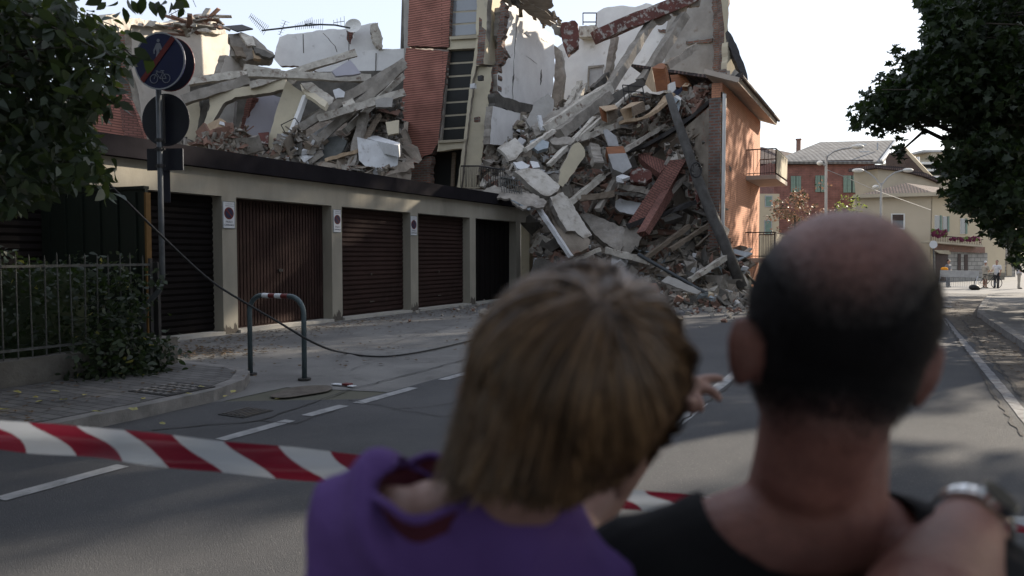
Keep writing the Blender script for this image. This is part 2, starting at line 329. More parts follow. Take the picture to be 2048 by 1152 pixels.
def jag(pts, amp, step=9, r=rnd, skip=()):
    out = []
    k = len(pts)
    for i in range(k):
        a, b = pts[i], pts[(i + 1) % k]; out.append(a)
        if i in skip: continue
        L = math.hypot(b[0] - a[0], b[1] - a[1]); n = int(L / step)
        for j in range(1, n):
            t = (j + r.uniform(-.3, .3)) / n
            nx, ny = -(b[1] - a[1]) / L, (b[0] - a[0]) / L; d = r.uniform(-amp, amp)
            out.append((a[0] + (b[0] - a[0]) * t + nx * d, a[1] + (b[1] - a[1]) * t + ny * d))
    return out
def cen(pts): return (sum(p[0] for p in pts) / len(pts), sum(p[1] for p in pts) / len(pts))
def trace(pts, Z, n, j=0, step=9, skip=()):  # pixel outline laid on a real plane at depth Z
    c = cen(pts); p0 = Z if isinstance(Z, Vector) else P(c[0], c[1], Z)
    if j: pts = jag(pts, j, step, skip=skip)
    return [onplane(x, y, p0, n) for x, y in pts]
def slab(name, pts, Z, n, t, m, label=None, cat=None, parent=None, j=0, step=9, edge=None, group=None, uvup=None, skip=()):
    b = MB(); b.prism(trace(pts, Z, n, j, step, skip), n, t, 0, 1 if edge else None)
    o = b.build(name, [m] + ([edge] if edge else []), parent, uvup=uvup)
    return tag(o, label, cat, group)
def pbeam(name, a, b, w, h, m, label=None, cat=None, parent=None, jit=0.03, group=None, seg=10, up=UPV):
    o = MB().beam(P(*a), P(*b), w, h, jit, seg, up).build(name, m, parent, uvup=(P(*b) - P(*a)))
    return tag(o, label, cat, group)
# ================================================================ SETTING
def ribbon(name, rows, dz, m, kind='structure', thick=0, label=None, cat=None, seg=1.0, wob=0.0):
    b = MB(); rr = []
    for i in range(len(rows) - 1):
        (y0, a0, b0), (y1, a1, b1) = rows[i], rows[i + 1]; n = max(1, int((y1 - y0) / seg))
        for j in range(n): t = j / n; rr.append((y0 + (y1 - y0) * t, a0 + (a1 - a0) * t, b0 + (b1 - b0) * t))
    rr.append(rows[-1])
    if wob: rr = [(y, x0 + rnd.uniform(-wob, wob), x1 + rnd.uniform(-wob, wob)) for y, x0, x1 in rr]
    vs = []; fs = []; 
    for y, x0, x1 in rr: z = gz(y) + dz; vs += [(x0, y, z), (x1, y, z)]
    for i in range(len(rr) - 1): fs.append((2 * i, 2 * i + 1, 2 * i + 3, 2 * i + 2))
    if thick:
        n = len(vs); vs += [(x, y, z - thick) for x, y, z in vs]
        for i in range(len(rr) - 1):
            fs.append((2 * i + 2, 2 * i + 2 + n, 2 * i + n, 2 * i)); fs.append((2 * i + 1, 2 * i + 1 + n, 2 * i + 3 + n, 2 * i + 3))
        k = 2 * (len(rr) - 1); fs.append((0, n, n + 1, 1)); fs.append((k + 1, k + 1 + n, k + n, k))
    b.add(vs, fs); return tag(b.build(name, m), label, cat, kind=kind)
GRX0, GRX1 = -400, 400
ribbon('ground', [(-300, GRX0, GRX1), (24, GRX0, GRX1), (50, GRX0, GRX1), (900, GRX0, GRX1)], -0.012, 'ground', seg=8)
ribbon('apron', [(-8, -13.0, -6.3), (6.6, -13.0, -6.3), (6.9, -13.0, -5.0), (24, -17, -5.0), (30, -17, -5)], -0.006, 'asphalt_old', seg=0.8)
ribbon('road', [(-20, -6.3, 1.94), (5.6, -6.3, 1.94), (6.4, -5.05, 1.94), (22, -5.0, 1.95), (28, -5.0, 2.6), (42, -5.0, 4.2), (46, -5, 4.4)], 0.0, 'asphalt', seg=0.9, wob=0.02)
ribbon('square', [(46, -12, 60), (130, -12, 60)], 0.0, 'asphalt_far')
ribbon('gutter_strip', [(-6, 1.32, 1.9), (14, 1.30, 1.93), (22, 1.25, 1.93), (27, 1.55, 2.45), (33, 2.2, 3.1), (40, 3.2, 4.0)], 0.004, 'gutter_dirt', seg=0.5, wob=0.05)
ribbon('pavement', [(-6, 2.10, 4.3), (22, 2.11, 4.3), (28, 2.76, 6), (42, 4.36, 9), (45, 5, 9)], 0.12, 'pavement', thick=0.13)
ribbon('kerb', [(-6, 1.94, 2.10), (22, 1.95, 2.11), (28, 2.6, 2.76), (42, 4.2, 4.36)], 0.125, 'kerb', thick=0.14)
# left pavement island with kerb, rounded end
def isl(off):
    pts = [(-6.3 - off, -8)]
    pts += [(-6.3 - off, 4.8), (-6.36 - off, 5.6), (-6.6 - off, 6.25 - off * .4), (-7.0 - off * .7, 6.72 - off * .7), (-7.5, 6.95 - off)]
    return pts + [(-9.2, 7.0 - off), (-9.2, -8)]
def flat(name, pts, z, m, thick=0.0, kind='structure', label=None, cat=None):
    b = MB(); b.prism([V((x, y, z)) for x, y in pts], UPV, thick or 0.003); return tag(b.build(name, m), label, cat, kind=kind)
flat('kerb', isl(0), 0.118, 'kerb', 0.13); flat('pavement', isl(0.16), 0.123, 'paving', 0.01)
# lane markings
def mark(name, x, y0, y1, wd=0.14, m='paint'):
    ribbon(name, [(y0, x - wd / 2, x + wd / 2), (y1, x - wd / 2, x + wd / 2)], 0.006, m, seg=0.25, wob=0.006)
def ly(px, py): return G(px, py).y
def lx(px, py): return G(px, py).x
for (a, b_) in (((0, 1000), (245, 932)), ((437, 880), (585, 842)), ((610, 832), (690, 812)), ((705, 806), (838, 777)), ((880, 760), (945, 745))):
    ga, gb = G(*a), G(*b_); xx = -4.92; mark('lane_marking', (ga.x + gb.x) / 2, ga.y, gb.y, 0.13)
for (a, b_) in (((1290, 903), (1400, 807)), ((1420, 790), (1475, 741))):
    ga, gb = G(*a), G(*b_); mark('lane_marking', (ga.x + gb.x) / 2, ga.y, gb.y, 0.13)
for k in range(4): mark('lane_marking', -1.85, 13.5 + k * 4.5, 16 + k * 4.5, 0.12)
mark('lane_marking', -1.8, -6, 2.2, 0.13)
mark('edge_line', 1.17, -6, 13.5, 0.11, 'paint_worn'); mark('edge_line', 1.17, 13.5, 21, 0.11, 'paint_worn')
# faint worn crossing band far ahead
ribbon('edge_line', [(26.5, 0.2, 1.7), (27.2, 0.2, 1.7)], 0.006, 'paint')
# tar seams
def crack(pts, wd=0.02, m='tar'):
    b = MB(); q = []
    for i in range(len(pts) - 1):
        a, c = G(*pts[i]), G(*pts[i + 1]); n = max(2, int((c - a).length / 0.15))
        for j in range(n): q.append(a.lerp(c, j / n) + V((rnd.uniform(-.02, .02), rnd.uniform(-.03, .03), 0)))
    for i in range(len(q) - 1):
        d = (q[i + 1] - q[i]); s = V((-d.y, d.x, 0)).normalized() * wd * rnd.uniform(.3, .8)
        b.add([q[i] - s, q[i + 1] - s, q[i + 1] + s, q[i] + s], [(0, 1, 2, 3)])
    for i, v in enumerate(b.v): b.v[i] = (v[0], v[1], gz(v[1]) + 0.0075)
    b.build('road_crack', m)['kind'] = 'structure'
crack([(300, 862), (520, 842), (700, 780), (960, 712), (1010, 700)], 0.02)
crack([(1305, 893), (1470, 762), (1500, 735)], 0.022)
crack([(700, 800), (790, 820), (850, 815), (960, 800)], 0.010); crack([(790, 820), (880, 835), (960, 828)], 0.008)
crack([(1890, 640), (1960, 745), (2048, 880)], 0.025); crack([(1925, 640), (2048, 800)], 0.03)
crack([(700, 740), (760, 720), (960, 715)], 0.008); crack([(520, 842), (590, 848), (690, 815)], 0.014); crack([(640, 700), (770, 690), (950, 640)], 0.008)
# kerb end tar patch, drain, manhole
g = G(604, 784); flat('tar_patch', [(g.x + .24 * math.cos(a) * (1 + .15 * math.sin(3 * a)), g.y + .42 * math.sin(a)) for a in [i * .3 for i in range(21)]], 0.012, 'gutter_dirt')
g = G(492, 826)
b = MB(); b.bb(g.x - .17, g.x + .17, g.y - .19, g.y + .19, 0.001, 0.009)
for i in range(6): b.bb(g.x - .15 + i * .055, g.x - .125 + i * .055, g.y - .16, g.y + .16, 0.010, 0.016, 1)
tag(b.build('drain_grate', ['tar', 'iron']), 'iron drain grate set in the gutter below the left kerb', 'drain')
g = G(345, 779, .12)
b = MB(); b.bb(g.x - .30, g.x + .30, g.y - .30, g.y + .30, 0.121, 0.131)
for i in range(5):
    for j in range(5): b.bb(g.x - .27 + i * .11, g.x - .21 + i * .11, g.y - .27 + j * .11, g.y - .21 + j * .11, 0.1315, 0.138, 1)
tag(b.build('manhole_cover', ['tar', 'kerb']), 'square cobble-patterned manhole cover sunk in the left pavement', 'manhole cover')

# ================================================================ GARAGES
XG = -11.55
def gy(px): return PX(px, 509, XG).y
PR = [gy(x) for x in (474, 683, 834, 951.4)]; step = (PR[3] - PR[0]) / 3
Y1 = PR[0]; pw = 0.36; ZL = PX(474, 394.7, XG).z; ZT = 3.17; ZR = 3.52
gar = empty('garage_block', (XG, Y1, 0), 'long low cream garage row with dark doors and flat grey roof edge', 'garages')
b = MB(); edges = [Y1 + step * k for k in range(-2, 5)]      # right (far) edge of each pillar
for e in edges: b.bb(XG, XG - .30, e - pw, e, -0.05, ZL)
b.bb(XG, XG - .30, edges[0] - pw - 3, edges[-1] + .8, ZL, ZT)
b.bb(XG, XG - .3, edges[0] - pw - 3, edges[0] - pw - .02, -.05, ZL)
b.build('wall', 'plaster_garage', gar)
b = MB(); b.bb(XG - .31, XG - 5.6, edges[0] - 3, edges[0] - 2.8, -.05, ZT); b.bb(XG - 5.4, XG - 5.6, edges[0] - 2.8, edges[-1] + .8, -.05, ZT)
for e in edges: b.bb(XG - .31, XG - 5.39, e - .25, e - .1, -.05, ZT - .01)
b.build('inner_wall', 'plaster_grey', gar)
b = MB(); b.bb(XG + .16, XG - 5.7, edges[0] - 4, edges[-1] + .62, ZT + .003, ZR)
b.build('roof', 'fascia', gar)
b = MB()
for k in range(6): b.bb(XG + .06, XG - .28, edges[k] + .01, edges[k + 1] - pw - .01, -.01, .055)
b.build('threshold', 'threshold', gar)
kinds = [('door_dark', 'h'), ('door_dark', 'h'), ('door_brown', 'v'), ('door_brown', 'h'), ('door_brown', 'h'), ('door_dark', 'p')]
labs = {1: 'nearly black roller door behind the sign pole', 2: 'brown vertically ribbed tilting door', 5: 'plain dark brown door at the rubble end'}
for k, (m, ty) in enumerate(kinds):
    y0, y1 = edges[k] + .005, edges[k + 1] - pw - .005; xd = XG - .27; b = MB(); b.bb(xd - .04, xd, y0, y1, .056, ZL - .004)
    if ty == 'h':
        n = 22
        for i in range(n):
            z0 = .08 + i * (ZL - .1) / n; hh = (ZL - .1) / n
            b.add([(xd + .002, y0, z0), (xd + .002, y1, z0), (xd + .03, y1, z0 + hh * .35), (xd + .03, y0, z0 + hh * .35), (xd + .022, y1, z0 + hh * .9), (xd + .022, y0, z0 + hh * .9), (xd + .002, y1, z0 + hh * .92), (xd + .002, y0, z0 + hh * .92)],
                  [(0, 1, 2, 3), (3, 2, 4, 5), (5, 4, 6, 7)])
    else:
        n = 30 if ty == 'v' else 8
        for i in range(n):
            ya = y0 + .03 + i * (y1 - y0 - .06) / n; wy = (y1 - y0 - .06) / n
            b.bb(xd + .001, xd + .022, ya, ya + wy * .72, .10, ZL - .05)
    d = b.build('garage_door', m, gar)
    if k in labs: d['label'] = labs[k]
    if ty == 'v':
        ym = (y0 + y1) / 2; MB().bb(xd + .022, xd + .06, ym - .06, ym + .06, 1.18, 1.24).build('handle', 'metal_dark', d)
for e in edges[1:6]:
    for k in range(5):
        y_ = e - pw * rnd.uniform(.1, .9); q = []
        for j in range(9): a_ = j * math.pi / 8; q.append(V((XG + .0035 + k * .0004, min(e - .002, max(e - pw + .002, y_ - math.cos(a_) * rnd.uniform(.05, .14))), .004 + math.sin(a_) * rnd.uniform(.06, .26))))
        MB().prism(q, NX, .0015).build('damp_stain', 'gutter_dirt', gar)
for k in (1, 3, 4):
    ym = (edges[k] + edges[k + 1] - pw) / 2; xd = XG - .24
    for c_ in gar.children:
        if c_.name.startswith('garage_door') and abs((wloc(gar) + c_.location).y - ym) < .6: MB().bb(xd + .002, xd + .03, ym - .09, ym + .09, .34, .37).bb(xd + .002, xd + .014, ym - .03, ym + .03, 1.02, 1.08).build('handle', 'iron', c_)
# no parking plates
def text(s, size, m, parent, loc, name='lettering', ext=0.0008):
    c = bpy.data.curves.new(name, 'FONT'); c.body = s; c.size = size; c.align_x = 'CENTER'; c.extrude = ext
    o = bpy.data.objects.new(name, c); COL.objects.link(o)
    dg = bpy.context.evaluated_depsgraph_get(); me = bpy.data.meshes.new_from_object(o.evaluated_get(dg)); bpy.data.objects.remove(o)
    me.materials.clear(); me.materials.append(MATS[m]); o = bpy.data.objects.new(name, me); COL.objects.link(o)
    o.parent = parent; o.rotation_euler = (R(90), 0, R(90)); o.location = V(loc) - wloc(parent); return o
def plate(ym, zc, wd, ht, label):
    e = empty('no_parking_sign', (XG + .005, ym, zc - ht / 2), label, 'sign', 'driveway signs on the garage pillars')
    x = XG + .004
    b = MB(); b.bb(x, x + .012, ym - wd / 2, ym + wd / 2, zc - ht / 2, zc + ht / 2); b.build('plate', 'sign_white', e)
    b = MB()
    for (a0, a1, z0, z1) in ((-.5, .5, .48, .5), (-.5, .5, -.5, -.48), (-.5, -.47, -.48, .48), (.47, .5, -.48, .48)):
        b.bb(x + .013, x + .015, ym + a0 * wd, ym + a1 * wd, zc + z0 * ht, zc + z1 * ht)
    b.build('border', 'metal_green', e)
    rr = wd * .40; cz = zc + .06 * ht
    MB().disc((x + .0155, ym, cz), NX, rr, .003).build('red_ring', 'sign_red', e)
    MB().disc((x + .018, ym, cz), NX, rr * .78, .002).build('blue_disc', 'sign_blue', e)
    q = Matrix.Rotation(R(45), 3, 'X'); MB().box((x + .020, ym, cz), (.003, rr * .2, rr * 1.7), q).build('red_bar', 'sign_red', e)
    text('COMUNE DI', wd * .13, 'sign_grey', e, (x + .014, ym + wd * .08, zc + ht * .38)); 
    MB().bb(x + .0135, x + .0145, ym - wd * .30, ym + wd * .40, zc + .32 * ht, zc + .345 * ht).build('underline', 'sign_grey', e)
    text('PASSO', wd * .19, 'sign_ink', e, (x + .014, ym, zc - ht * .29)); text('CARRABILE', wd * .165, 'sign_ink', e, (x + .014, ym, zc - ht * .40))
def zat(px, py): return PX(px, py, XG).z
ya, yb = gy(446), gy(470); plate((ya + yb) / 2, (zat(458, 403) + zat(458, 457)) / 2, yb - ya, zat(458, 403) - zat(458, 457), 'white no parking plate on the pillar nearest the street sign pole')
ya, yb = gy(666.5), gy(682); plate((ya + yb) / 2, (zat(674, 419) + zat(674, 465)) / 2, yb - ya, zat(674, 419) - zat(674, 465), 'white no parking plate on the pillar between the vertically ribbed and slatted doors')
ya, yb = gy(820.5), gy(833.5); plate((ya + yb) / 2, (zat(827, 432) + zat(827, 471)) / 2, yb - ya, zat(827, 432) - zat(827, 471), 'white no parking plate on the pillar between the two brown slatted doors')

# ================================================================ SIGN POLE
PL_ = P(325, 560, 9.6); bx, by = PL_.x, PL_.y
pole = empty('sign_pole', (bx, by, 0), 'grey round steel pole with a kinked foot carrying three round signs', 'sign pole')
ztop = P(325, 72, 9.6).z; zk = P(325, 545, 9.6).z; foot = P(286, 612, 9.6)
MB().tube([(bx, by, ztop), (bx, by, zk + .05), (bx, by, zk - .05), P(318, 582, 9.6), P(296, 606, 9.6), foot, (foot.x, foot.y, .0)], .034, 12).build('pole', 'metal_pole', pole, smooth=True)
for py in (178, 282, 300, 333): z = P(325, py, 9.6).z; MB().tube([(bx, by, z - .02), (bx, by, z + .02)], .044, 12).box((bx, by, z), (.13, .02, .025), Matrix.Rotation(YAW, 3, 'Z')).build('clamp', 'metal_dark', pole)
def sgn(name, px, py, Z, ra, n, label, front, parts=True, r2=None):
    c = P(px, py, Z); e = empty(name, (c.x, c.y, c.z - ra), label, 'sign')
    MB().disc(c, n, ra, .012, r2=r2).build('disc', front, e); return e, c
nS = N(16, 0)
SR = .352
e, c = sgn('round_sign', 319, 122, 9.28, SR, nS, 'blue round sign with a walking figure and a bicycle crossed by a red bar', 'sign_blue')
u = UPV.cross(nS).normalized()
def sp(pts, off, m, name, closed=True, par=e, cc=c, nn=nS, uu=u, t=.0015):
    MB().prism([cc + uu * (x * SR) + UPV * (y * SR) + nn * off for x, y in pts], nn, t).build(name, m, par)
b = MB(); k = 40
ro = [c + u * (SR * math.cos(2 * math.pi * i / k)) + UPV * (SR * math.sin(2 * math.pi * i / k)) + nS * .004 for i in range(k)]
ri = [c + (p - c - nS * .004) * .95 + nS * .004 for p in ro]
b.add(ro + ri, [(i, (i + 1) % k, k + (i + 1) % k, k + i) for i in range(k)]); b.build('rim', 'sign_grey', e)
wk = MB()
def wpoly(pts): wk.prism([c + u * (x * SR) + UPV * (y * SR) + nS * .004 for x, y in pts], nS, .002)
wk.disc(c + u * (-.03 * SR) + UPV * (.71 * SR) + nS * .004, nS, .06 * SR, .002, 14)
wpoly([(-.10, .62), (.04, .62), (.09, .50), (.14, .36), (.18, .30), (.14, .25), (.06, .36), (.02, .44), (.0, .28), (-.08, .08), (-.16, -.08), (-.22, -.06), (-.13, .14), (-.10, .30), (-.12, .44), (-.18, .34), (-.17, .26), (-.22, .26), (-.23, .38)])
wpoly([(-.02, .30), (.06, .22), (.05, .04), (-.0, -.02), (-.02, .14)])
wk.build('walking_figure', 'sign_symbol_grey', e)
bk = MB()
def pt(x, y): return c + u * (x * SR) + UPV * (y * SR) + nS * .006
for cx in (-.22, .26): bk.tube([pt(cx + .15 * math.cos(a), -.62 + .15 * math.sin(a)) for a in [i * .45 for i in range(15)]], .0045, 5)
for a, d in (((-.22, -.62), (-.1, -.38)), ((-.1, -.38), (.13, -.40)), ((.13, -.40), (.02, -.62)), ((.02, -.62), (-.11, -.42)), ((.02, -.62), (.26, -.62)), ((.26, -.62), (.12, -.36)), ((.05, -.34), (.18, -.35)), ((-.14, -.34), (-.06, -.35)), ((-.1, -.38), (-.1, -.34))): bk.tube([pt(*a), pt(*d)], .0045, 5)
bk.build('bicycle_symbol', 'sign_symbol_grey', e)
sp([(.50, .84), (.64, .72), (-.62, -.74), (-.76, -.60)], .009, 'sign_red', 'red_bar')
e2, c2 = sgn('round_sign', 341, 129, 9.56, SR * .96, N(16, 0), 'black-backed round sign mounted behind the blue walking and cycling sign', 'sign_back')
MB().tube([c2 + u * (SR * .96 * math.cos(a)) + UPV * (SR * .96 * math.sin(a)) for a in [i * math.pi / 16 for i in range(33)]], .006, 5).build('rim', 'sign_red', e2)
e3, c3 = sgn('round_sign', 331, 240, 9.62, .335, N(17, 0), 'black-backed round sign lower down the pole, turned away', 'sign_back')
MB().bb(c3.x - .02, c3.x + .02, c3.y - .05, c3.y - .02, c3.z - .30, c3.z + .30).build('bracket', 'metal_dark', e3)
c4 = P(330, 319, 9.64); e4 = empty('back_plate', (c4.x, c4.y, c4.z - .15), 'small black rectangular plate seen from behind under the round signs', 'sign')
MB().box(c4, (.48, .01, .28), Matrix.Rotation(YAW - R(5), 3, 'Z')).build('panel', 'sign_back', e4)
MB().box(c4 + RT * .235 - FH * .012, (.012, .012, .27), Matrix.Rotation(YAW - R(5), 3, 'Z')).build('trim', 'sign_grey', e4)
c5 = P(333, 372, 9.68); tag(MB().box(c5, (.09, .02, .42), Matrix.Rotation(YAW + R(15), 3, 'Z')).build('narrow_sign', 'sign_back'), 'narrow dark upright panel fixed behind the sign pole below the plate', 'sign')

# ================================================================ FENCE, HOOP, BIN
XF = -8.55; YF = 6.55
low = MB(); low.beam((XF, -6, .20), (XF, YF + .15, .20), .26, .40, .012, 40); low.bb(XF - .19, XF + .19, YF - .1, YF + .24, .0, .47)
tag(low.build('low_wall', 'concrete_dark'), 'low dark mossy concrete wall under the iron railing', 'wall')
fe = empty('iron_fence', (XF, YF, .4), 'thin rusty grey iron railing with spikes on the low wall', 'fence')
for i in range(40):
    y = YF - .12 - i * .155
    if y < -2: break
    t = rnd.uniform(-.012, .012); tp = 1.56 + rnd.uniform(-.02, .02)
    MB().tube([(XF, y, .36), (XF + t, y + t, tp - .05), (XF + t, y + t, tp)], [.0085, .0085, .002], 6).build('bar', 'fence_iron', fe)
for z in (.50, 1.42): MB().beam((XF + .012, -2, z), (XF + .012, YF, z), .008, .03).build('rail', 'fence_iron', fe)
MB().bb(XF - .02, XF + .02, YF - .02, YF + .02, .38, 1.50).build('post', 'metal_dark', fe)
MB().bb(XF - .06, XF + .06, YF + .06, YF + .10, .40, 1.45).build('post', 'metal_dark', fe)
a, d = G(497, 750), G(613, 759); ym = (a.y + d.y) / 2; hx = empty('hoop_barrier', (a.x, ym, 0), 'grey steel hoop barrier with red and white bands on its top', 'barrier')
ht = 1.03; r_ = .22
pts = [(a.x, ym, 0), (a.x, ym, ht - r_)] + [(a.x + r_ - r_ * math.cos(t), ym, ht - r_ + r_ * math.sin(t)) for t in [i * math.pi / 16 for i in range(1, 9)]] + [(d.x - r_ + r_ * math.sin(t), ym, ht - r_ + r_ * math.cos(t)) for t in [i * math.pi / 16 for i in range(0, 9)]] + [(d.x, ym, 0)]
MB().tube(pts, .031, 12).build('hoop', 'metal_green', hx, smooth=True)
for i, m in enumerate(('sign_white', 'sign_red', 'sign_white', 'sign_red')):
    x0 = a.x + .24 + i * .105; MB().tube([(x0, ym, ht), (x0 + .104, ym, ht)], .0325, 12).build('band', m, hx)
for q in (a, d): MB().tube([(q.x, ym, .0), (q.x, ym, .022)], .08, 14).build('foot_plate', 'tar', hx)
# dark green container behind the hedge
c0, c1 = P(84, 505, 11.2), P(292, 505, 10.4)
bn = empty('site_board', (c0 + c1) / 2 * 1.0 - V((0, 0, 1.5)), 'very dark green metal hoarding board with an orange edge strip behind the hedge', 'hoarding')
z0, z1 = 0.2, P(292, 378, 10.4).z; dirv = (c1 - c0); dirv.z = 0; L = dirv.length; dirv.normalize(); nrm = V((dirv.y, -dirv.x, 0)); q = Matrix((dirv, -nrm, UPV)).transposed()
mid = V(((c0.x + c1.x) / 2, (c0.y + c1.y) / 2, (z0 + z1) / 2)) - nrm * .5
b = MB(); b.box(mid + nrm * .47, (L, .05, z1 - z0), q)
for i in range(6): b.box(mid + dirv * ((i - 2.5) * L / 6) + nrm * .51, (.05, .03, (z1 - z0) * .96), q)
b.build('body', 'bin_green', bn)
MB().box(mid + nrm * .47 + UPV * ((z1 - z0) / 2 + .02), (L, .09, .04), q).build('lid', 'bin_green', bn)
MB().box(mid + dirv * (L / 2 + .012) + nrm * .47, (.035, .08, z1 - z0 - .1), q).build('edge_strip', 'orange_strip', bn)

# ================================================================ CABLE, LITTER
ck = []
key = [(150, 300, 8.6), (215, 365, 8.7), (330, 478, 8.9), (420, 560, 9.1), (500, 611, 9.2), (560, 646, 9.15), (617, 680, 9.1), (660, 699, 9.7)]
for a in key: ck.append(P(*a))
for a in ((690, 708), (730, 714), (775, 715), (830, 708), (880, 698), (930, 686), (965, 678), (1020, 664), (1100, 655)):
    g = G(*a); g.z = .018; ck.append(g)
fine = []
for i in range(len(ck) - 1):
    p0, p1, p2, p3 = ck[max(i - 1, 0)], ck[i], ck[i + 1], ck[min(i + 2, len(ck) - 1)]
    for j in range(6):
        t = j / 6; fine.append(.5 * ((2 * p1) + (p2 - p0) * t + (2 * p0 - 5 * p1 + 4 * p2 - p3) * t * t + (3 * p1 - p0 - 3 * p2 + p3) * t ** 3))
tag(MB().tube(fine, .014, 7).build('fallen_cable', 'rubber', smooth=True), 'black cable hanging down past the hoop barrier and trailing over the ground', 'cable')
def leafm(b, c, s, m=0, r=rnd, flatn=None, lobes=False):
    ang = r.uniform(0, 6.28); t = r.uniform(-.5, .5)
    x = V((math.cos(ang), math.sin(ang), r.uniform(0, .15))); y = V((-math.sin(ang), math.cos(ang), t * .3))
    c = V(c); L = s; W = s * .36
    b.add([c, c + x * L * .35 + y * W + UPV * s * .1, c + x * L * .8 + y * W * .6 + UPV * s * .06, c + x * L, c + x * L * .8 - y * W * .6 + UPV * s * .1, c + x * L * .35 - y * W], [(0, 3, 2, 1), (0, 5, 4, 3)], m)
b = MB()
for i in range(1500):
    u_ = rnd.random()
    if u_ < .55: x, y = -11.2 + abs(rnd.gauss(0, .8)), rnd.uniform(8, 22)
    elif u_ < .8: x, y = rnd.gauss(-9.6, .5), rnd.gauss(8.3, .45)
    else: x, y = rnd.uniform(-11, -6), rnd.uniform(7.2, 20)
    leafm(b, (x, y, .008 + rnd.random() * .02), rnd.uniform(.03, .09))
for i in range(260): leafm(b, (rnd.uniform(1.35, 1.95), rnd.uniform(5, 30), .02), rnd.uniform(.04, .08))
for i in range(160): leafm(b, (rnd.uniform(-8.3, -6.5), rnd.uniform(3, 6.8), .135), rnd.uniform(.03, .06))
tag(b.build('dead_leaves', 'leaf_litter'), 'dry brown leaves drifted along the garage doors and gutters', 'leaves', kind='stuff')
b = MB()
for (px, py, s) in ((122, 880, .09), (210, 826, .08), (265, 823, .09), (330, 851, .05), (245, 750, .12), (40, 788, .08), (120, 785, .07), (75, 797, .06), (135, 800, .06), (384, 790, .06), (462, 787, .06), (410, 776, .06), (286, 800, .05), (560, 800, .04), (20, 820, .08), (70, 806, .05), (170, 790, .06), (445, 795, .04)):
    g = G(px, py, .13 if py < 860 else 0); leafm(b, (g.x, g.y, g.z + .01), s * 1.35)
tag(b.build('yellow_leaves', 'leaf_yellow'), 'scattered yellow fallen leaves on the left pavement', 'leaves', kind='stuff')
g = G(684, 771); b = MB(); b.bb(g.x - .13, g.x + .02, g.y - .04, g.y + .03, .008, .016); b.bb(g.x + .021, g.x + .12, g.y - .03, g.y + .05, .008, .03, 1); b.bb(g.x + .121, g.x + .2, g.y - .06, g.y + .02, .008, .014)
tag(b.build('paper_litter', ['sign_white', 'sign_red']), 'crumpled red and white scrap lying on the ground beyond the hoop', 'litter')
b = MB()
for i in range(700):
    t = rnd.random(); x = rnd.uniform(-11.2, -1.5); y = 23.5 - abs(rnd.gauss(0, 2.6)) - max(0, -x - 9) * .0
    b.chunk((x, y, .02), rnd.uniform(.02, .10) * (1 if rnd.random() < .93 else 1.8), rnd.choice((0, 0, 1)))
tag(b.build('gravel_debris', ['concrete', 'brick_piece']), 'small crumbs of masonry scattered on the ground before the heap', 'debris', kind='stuff')
for (px, py, s, lb) in ((968, 634, .26, 'round grey stone standing alone on the apron'), (962, 604, .20, 'flat pale stone beside the last closed garage door'), (1022, 602, .30, 'grey stone lump close to the hidden garage corner')):
    g = G(px, py); b = MB(); b.ell((g.x, g.y, s * .36), (s * .55, s * .5, s * .42), None, 0, 7)
    b.v = [tuple(V(v) + V([rnd.uniform(-.02, .02) for _ in range(3)])) for v in b.v]
    tag(b.build('loose_stone', 'concrete'), lb, 'stone')
# ================================================================ RUIN: middle part with the stair tower
PT = V((0, 25.6, 0))
def base(px, Y): q = PY(px, 509, Y); return V((q.x, q.y, 0))
ru = empty('ruined_building', base(900, 25.6), 'torn open middle of the collapsed block with red brick stair tower and white inner walls', 'ruin')
def rp(name, pts, Z, n, t, m, par=ru, **k): return slab(name, pts, Z, n, t, m, parent=par, **k)
TOP = -70
rp('brick_facing', jag([(820, 96), (897, 103), (893, 130), (876, 286), (863, 308), (848, 312), (830, 326), (799, 337), (796, 330), (804, 200), (812, 96)], .8, 6), PT, NY, .35, 'brick_tower', edge='brick_raw')
rp('brick_facing', jag([(821, TOP), (904, TOP), (901, 0), (897, 94), (815, 92), (818, 0)], .7, 6), PT + V((0, -.06, 0)), NY, .40, 'brick_tower', edge='brick_raw')
rp('brick_stub', [(797, 339), (830, 328), (848, 314), (862, 312), (860, 370), (795, 366)], PT + V((0, .1, 0)), NY, .3, 'brick_raw', j=2, step=6)
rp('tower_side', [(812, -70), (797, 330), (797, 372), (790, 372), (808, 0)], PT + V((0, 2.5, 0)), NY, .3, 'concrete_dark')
# side walls that give the tower its body
def along(px, py_top, py_bot, Y0, Y1, t, m, name='wall', par=ru):
    a = PY(px, py_top, Y0); c = PY(px, py_bot, Y0); return MB().bb(a.x - t / 2, a.x + t / 2, Y0 + .02, Y1, c.z, a.z).build(name, m, par)
along(812, -70, 380, 25.95, 31, .3, 'plaster_grey'); along(964, -70, 372, 25.95, 31, .25, 'plaster_white')
rp('wall', [(806, -80), (1010, -80), (1000, 380), (792, 380)], V((0, 31, 0)), NY, .3, 'concrete_dark')
